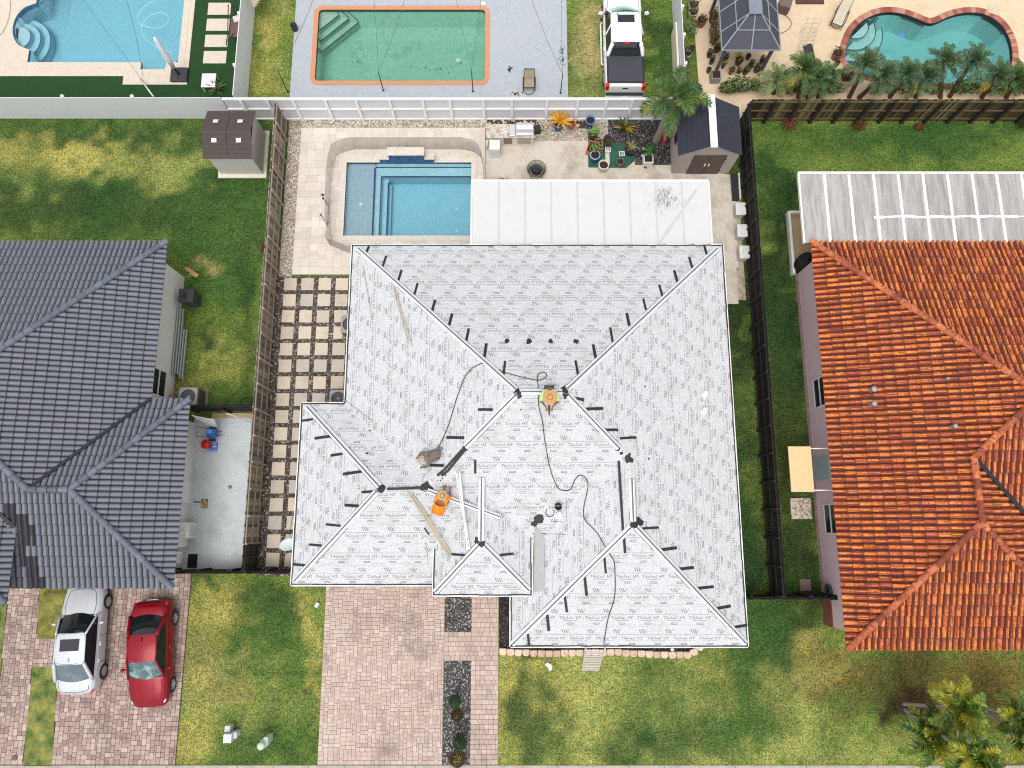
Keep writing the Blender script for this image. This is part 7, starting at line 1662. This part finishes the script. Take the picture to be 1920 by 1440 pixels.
# ================================================================ palms and plants
TRK = VM('palm_trunk', .9, fine=14, fa=.25, bs=20, bst=.5)
def trunk(t, a, b, r0, r1, col, rings=22, bend=.0):
    a = Vector(a); b = Vector(b); n = rings*2; mb = MB(); pts = []; rr = []
    for i in range(n+1):
        f_ = i/n; p_ = a.lerp(b, f_)+Vector((bend*math.sin(math.pi*f_),0,0)); pts.append(p_); rr.append((r0+(r1-r0)*f_**.7)*(1.05 if i % 2 else .96))
    mb.tube(pts, rr, 12, col); return mb.build('trunk', TRK, t)
def palm(label, base, crown, n, L, nl, ll, w, cols, r0, r1, tcol, el=(70,0), droop=1.5, hmax=9, group=None, name='palm_tree', lift=0, h=None, stemcol=(.12,.14,.04), vang=.5, lean=None, bend=0, az0=0):
    h = h or hfit(base, crown, hmax); b = G(*base); c = G(crown[0], crown[1], h)
    t = thing(name, label, 'palm', b, 0, group); trunk(t, b, c, r0, r1, tcol, bend=bend)
    mb = MB()
    for k in range(n):
        f_ = k/(n-1); e = R(el[0]+(el[1]-el[0])*f_+rnd(-6,6)); az = az0+k*2.399+rnd(-.2,.2)
        frond(mb, c+Vector((0,0,.05)), az, e, L*rnd(.85,1.1)*(.75+.25*f_), droop*rnd(.8,1.15), nl, ll, w, cols if f_ < .8 or random.random() < .5 else cols[:2]+[lin(190,170,50)], vang=vang, stemcol=stemcol, tw=rnd(-.2,.2))
    mb.build('crown', LEAF, t); return t, c, h
PG = [lin(74,104,44), lin(58,90,38), lin(96,124,52), lin(44,74,32)]
t, c, h = palm('tall ringed palm with arching green fronds between the white fence and the grey shed', (1230,264), (1264,187), 10, 2.0, 34, .62, .05, PG, .2, .13, lin(150,140,130), el=(65,8), droop=1.9, az0=.4)
ANT = [lin(84,108,66), lin(60,88,50), lin(108,130,86), lin(44,68,38)]
PAL2 = [lin(120,140,84), lin(140,156,100), lin(96,120,66)]
PYG = [((1450,176),(1455,150),PAL2,'palest, yellowish'),((1497,184),(1506,130),PG,'first dense green'),((1514,184),(1527,148),ANT,'short green'),((1534,183),(1548,150),PG,'low bushy'),((1592,183),(1622,122),ANT,'leaning over the left end of the pool'),((1610,184),(1655,142),ANT,'just right of the one over the left pool end'),((1668,183),(1697,138),ANT,'small grey green one at the pool edge'),((1716,183),(1733,148),ANT,'low one in front of the middle of the pool'),((1763,184),(1768,116),ANT,'tall upright one over the middle of the pool'),((1780,182),(1822,116),ANT,'tall leaning one over the right half of the pool'),((1840,184),(1868,142),ANT,'broad one near the right end of the pool'),((1886,184),(1903,148),PG,'green one at the far right edge')]
for b, cw, cols, lab in PYG:
    palm('date palm by the mossy fence, '+lab, b, cw, 21 if cols is not PAL2 else 15, 1.12, 20, .32, .034, cols, .12, .09, lin(92,66,44), el=(80,-12), droop=1.3, hmax=4, group='date palms behind the mossy fence', stemcol=(.1,.12,.06))
YP = [lin(104,130,34), lin(56,92,30), lin(170,164,40), lin(36,68,24)]
TG = lin(160,156,150)
for b, cw, lab, L in (((1697,1330),(1747,1383),'lower left crown of the clump in the right front lawn',1.5),((1694,1320),(1797,1328),'upper crown of the clump in the right front lawn',1.45),((1700,1332),(1828,1422),'lowest crown of the clump, at the pavement',1.3)):
    palm('yellow green palm, '+lab, b, cw, 17, L*1.0, 27, .42, .06, YP, .085, .06, TG, el=(75,-5), droop=1.5, hmax=5, group='yellow green palms in the lower right lawn')
for b, cw, lab in (((1845,1326),(1918,1345),'upper crown at the right picture edge'),((1850,1335),(1932,1400),'lower crown at the right picture edge')):
    palm('yellow green palm, '+lab, b, cw, 17, 1.4, 27, .42, .06, YP, .085, .06, TG, el=(75,-5), droop=1.5, hmax=5, group='yellow green palms at the right edge')
q = G(1695,1325); tag(MB().lathe((q.x,q.y,.0),[(0,.06),(.15,.04),(.26,.012),(.34,0)],18).build('mulch', M('mulch', lin(84,66,48), .95, fine=20, dirt=lin(130,120,110), ds=8, dl=(.6,.66)), None), 'mound of dark mulch at the foot of the lower right palms', 'mulch')
# bushes
def bush(label, px, py, r, h, n, size, cols, name='bush', trunkh=.1, world=None):
    b = world or G(px, py); t = thing(name, label, 'bush', (b[0],b[1],0)); mb = MB(); leafball(mb, (b[0],b[1],h*.55+trunkh), (r[0],r[1],h*.5), n, size, cols); mb.build('crown', LEAF, t)
    MB().cyl((b[0],b[1],0),(b[0],b[1],h*.5), .035, .02, 6, lin(84,62,46)).build('trunk', TRK, t); return t
BG_ = [lin(58,88,46), lin(84,112,56), lin(44,68,36), lin(120,132,66)]
bush('leafy green bush against the mossy fence below the gazebo', 1385, 172, (1.1,.35), 1.0, 700, .16, BG_)
bush('leafy green bush against the mossy fence at the foot of the planter', 1362, 176, (.6,.3), .9, 380, .15, BG_)
bush('yellowish spindly bush beside the leafy green bush', 1418, 172, (.5,.4), 1.0, 160, .14, PAL2)
for i, x in enumerate((1475,1560,1640,1690,1745,1800,1850,1900)):
    lab = ('small fern under the first palms','dark undergrowth left of the leaning palms','undergrowth between the two leaning palms','light green undergrowth by the pool edge','low bush in front of the middle of the pool','broad low bush spilling over the mossy fence','bright green bush spilling over the mossy fence','green bush over the fence at the far right')[i]
    bush(lab, x, 176, (.65+.3*(i > 4),.3+.1*(i > 4)), .7+.5*(i > 4), 260+240*(i > 4), .14+.04*(i > 4), [BG_, PG, PAL2][i % 3] if i < 5 else PG+[lin(112,146,60)])
RB = [lin(120,62,46), lin(150,80,54), lin(96,48,36), lin(84,72,40)]
for px_, py_, r, lab in ((1477,238,.5,'largest reddish brown bush at the left'),(1609,237,.42,'middle reddish brown bush'),(1721,240,.28,'smallest reddish brown bush')):
    bush(lab+' in the grass below the mossy fence', px_, py_, (r,r*.8), r*1.1, 420, .09, RB, trunkh=0)
bush('dark shrub at the right edge below the mossy fence', 1914, 238, (.45,.4), .7, 300, .12, [lin(60,52,36), lin(52,68,36)])
for a, b, lab in (((853,1316),1340,'upper round clipped green shrub in the gravel strip'),((862,1392),1418,'lower round clipped green shrub in the gravel strip')):
    rr = (.27,.3) if b == 1340 else (.34,.38); h = .75 if b == 1340 else .95
    q = G(a[0], a[1], h); c0 = G(a[0]+(4 if b==1340 else -3), b)
    base = (q.x, q.y)
    t = thing('topiary', lab, 'bush', (base[0],base[1],0)); mb = MB(); leafball(mb, (q.x,q.y,h), (rr[0],rr[1],rr[0]*1.15), 900, .08, [lin(46,76,42), lin(32,56,32), lin(66,98,54), lin(24,44,26)], shell=.75)
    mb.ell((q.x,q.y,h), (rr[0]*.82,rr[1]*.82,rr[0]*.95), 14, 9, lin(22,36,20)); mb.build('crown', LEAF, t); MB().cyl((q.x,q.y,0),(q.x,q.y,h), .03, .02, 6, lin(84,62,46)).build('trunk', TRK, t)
for x, y, r, cols, lab in ((857,1341,.27,[lin(84,66,30), lin(112,100,40), lin(60,44,26)],'dark bowl of brownish leaves below the upper clipped shrub'),(857,1424,.34,[lin(150,150,50), lin(120,84,40), lin(110,130,50), lin(96,60,40)],'bowl of yellow green leaves below the lower clipped shrub')):
    q = G(x, y, .2); t = thing('flower_pot', lab, 'flower pot', (q.x,q.y,0)); MB().lathe((q.x,q.y,.0),[(0,0),(r*.7,0),(r,.2),(r*.9,.2),(r*.8,.12),(0,.12)],18).build('bowl', M('dark_bowl', lin(60,44,36), .7), t)
    mb = MB(); leafball(mb, (q.x,q.y,.22), (r*.8,r*.8,.1), 220, .09, cols); mb.build('leaves', LEAF, t)
q = G(405,165,.3); t = thing('yucca', 'spiky green plant beside the small white table', 'plant', (q.x,q.y,0)); bladeplant(t, (q.x,q.y,.15), 40, .62, GG+[lin(120,130,70)], .03, (5,80)); MB().cyl((q.x,q.y,0),(q.x,q.y,.2), .06, None, 8, lin(90,70,50)).build('trunk', TRK, t)
bush('brown dry shrub growing against the brown slat fence', 495, 466, (.2,.5), .5, 160, .1, [lin(120,80,50), lin(90,66,44), lin(80,90,40)])
# potted plants round the gazebo
PP_ = [(1301,8,.28,1,'brown pot with trailing leaves at the top edge by the white fence'),(1300,22,.26,1,'brown spoked pot next to the white fence'),(1285,62+-20,.0,0,''),(1296,6,.16,0,'small rust pot beside the white fence'),(1302,43,.18,0,'empty rust bowl left of the big urn'),(1316,38,.24,1,'large rust urn with a dark plant'),(1298,87+2,.14,0,'small dark pot with a pale rim by the fence foot'),(1290,100,.2,1,'cream bowl with leaves at the fence foot'),(1331,100,.14,1,'small dark pot just left of the gazebo post'),(1335,113,.12,1,'pot of thin spikes left of the gazebo post'),(1330,129,.12,0,'small round brown pot in the open sand floor'),(1361,109,.13,1,'brown pot right of the gazebo post'),(1387,111,.2,2,'yellow leafed pot under the gazebo edge'),(1404,104,.13,0,'small square black pot under the gazebo edge'),(1357,121,.1,2,'tiny yellow plant pot beside the post'),(1372,132,.13,1,'reddish pot, left of three in a row'),(1384,136,.13,1,'dark pot with a white tag, middle of the row'),(1399,132,.15,1,'dark leafy pot in the lower row'),(1408,122,.15,1,'olive pot above the lower row'),(1420,128,.16,1,'round black pot near the right gazebo post'),(1430,112,.13,1,'dark leafy pot at the right gazebo post'),(1345,90,.18,1,'brown planter half under the left gazebo edge'),(1340,70,.2,1,'dark leafy pot under the left gazebo edge'),(1338,30,.2,1,'dry leafed pot under the upper left gazebo edge'),(1571,100,.24,1,'rust pot with pale spokes at the left end of the kidney pool'),(1571,116,.14,0,'small square rust pot below the spoked pot'),(1488,170,.16,0,'white rimmed pot at the fence foot'),(1465,172,.18,1,'pale pot at the fence foot below the yellowish palm')]
for x, y, r, k, lab in PP_:
    if not lab: continue
    col = lin(130,70,50) if ('rust' in lab or 'reddish' in lab) else lin(206,196,176) if ('cream' in lab or 'white' in lab or 'pale pot' in lab) else lin(66,50,40)
    t, c = pot(lab, x, y, r, .3 if r < .2 else .42, col, n=14)
    if k: 
        mb = MB(); cols = [lin(70,76,40), lin(96,92,50), lin(54,52,34), lin(120,110,62)] if k == 1 else [lin(170,160,60), lin(130,130,50), lin(190,170,80)]
        leafball(mb, c+Vector((rnd(-.03,.06),rnd(0,.1),.14)), (r*1.25,r*1.25,.2), int(60+r*250), .12, cols); mb.build('leaves', LEAF, t)
t = thing('planter', 'dark brown square planter at the left end of the kidney pool', 'planter', (*G(1592,136,.3).xy,0)); q = G(1592,136,.4)
for s in (-1,1): MB().box((q.x+s*.23,q.y,.22),(.05,.5,.42),R(0)).build('side', M('dark_brown', (0,0,0)), t)
MB().box((q.x,q.y+.23,.22),(.42,.05,.42)).box((q.x,q.y-.23,.22),(.42,.05,.42)).box((q.x,q.y,.3),(.42,.42,.02)).build('front_side', M('dark_brown', (0,0,0)), t)
for (x, y, lab, rx, ry) in ((1292,62,'yellow green bush against the white side fence by the pots',.4,.55),(1334,75,'dry brown climbing plant along the left side of the gazebo',.3,.7),(1336,45,'brown leggy plant at the upper left of the gazebo',.25,.6),(1283,130,'thin green grass clump at the lower end of the white side fence',.16,.9)):
    bush(lab, x, y, (rx,ry), .7, 320, .12, PAL2 if 'yellow' in lab else BG_ if 'green' in lab else [lin(110,90,60), lin(86,70,46), lin(120,116,70)])
# small clutter in the beds: stones and mulch lumps
sm = MB()
for _ in range(260):
    x, y = rnd(-11.35,-10.8), rnd(12,20); sm.ell((x,y,.03),(rnd(.03,.07),rnd(.03,.06),.04),6,4,jit(lin(222,210,192),.15))
for _ in range(420):
    x, y = rnd(-10.7,4.8), rnd(19.95,20.38) if random.random() < .6 else rnd(19.25,20.3)
    if x < -1.3 and y < 19.97: continue
    sm.ell((x,y,.03),(rnd(.03,.07),rnd(.03,.06),.04),6,4,jit(lin(222,210,192),.15))
stuff(sm, 'loose_stones', VM('stone', .85), 'loose pale stones scattered over the pebble beds', 'stones')
for poly, lab in ((((-1.25,20.1),(1.4,20.1),(1.5,20.38),(-1.3,20.38)),'dark mulch strip behind the outdoor kitchen'),(((2.9,19.9),(4.0,19.9),(4.1,20.35),(2.9,20.35)),'dark mulch patch around the empty blue pot')):
    stuff(MB().sheet(poly, z=.026), 'mulch', M('mulch', (0,0,0)), lab, 'mulch')
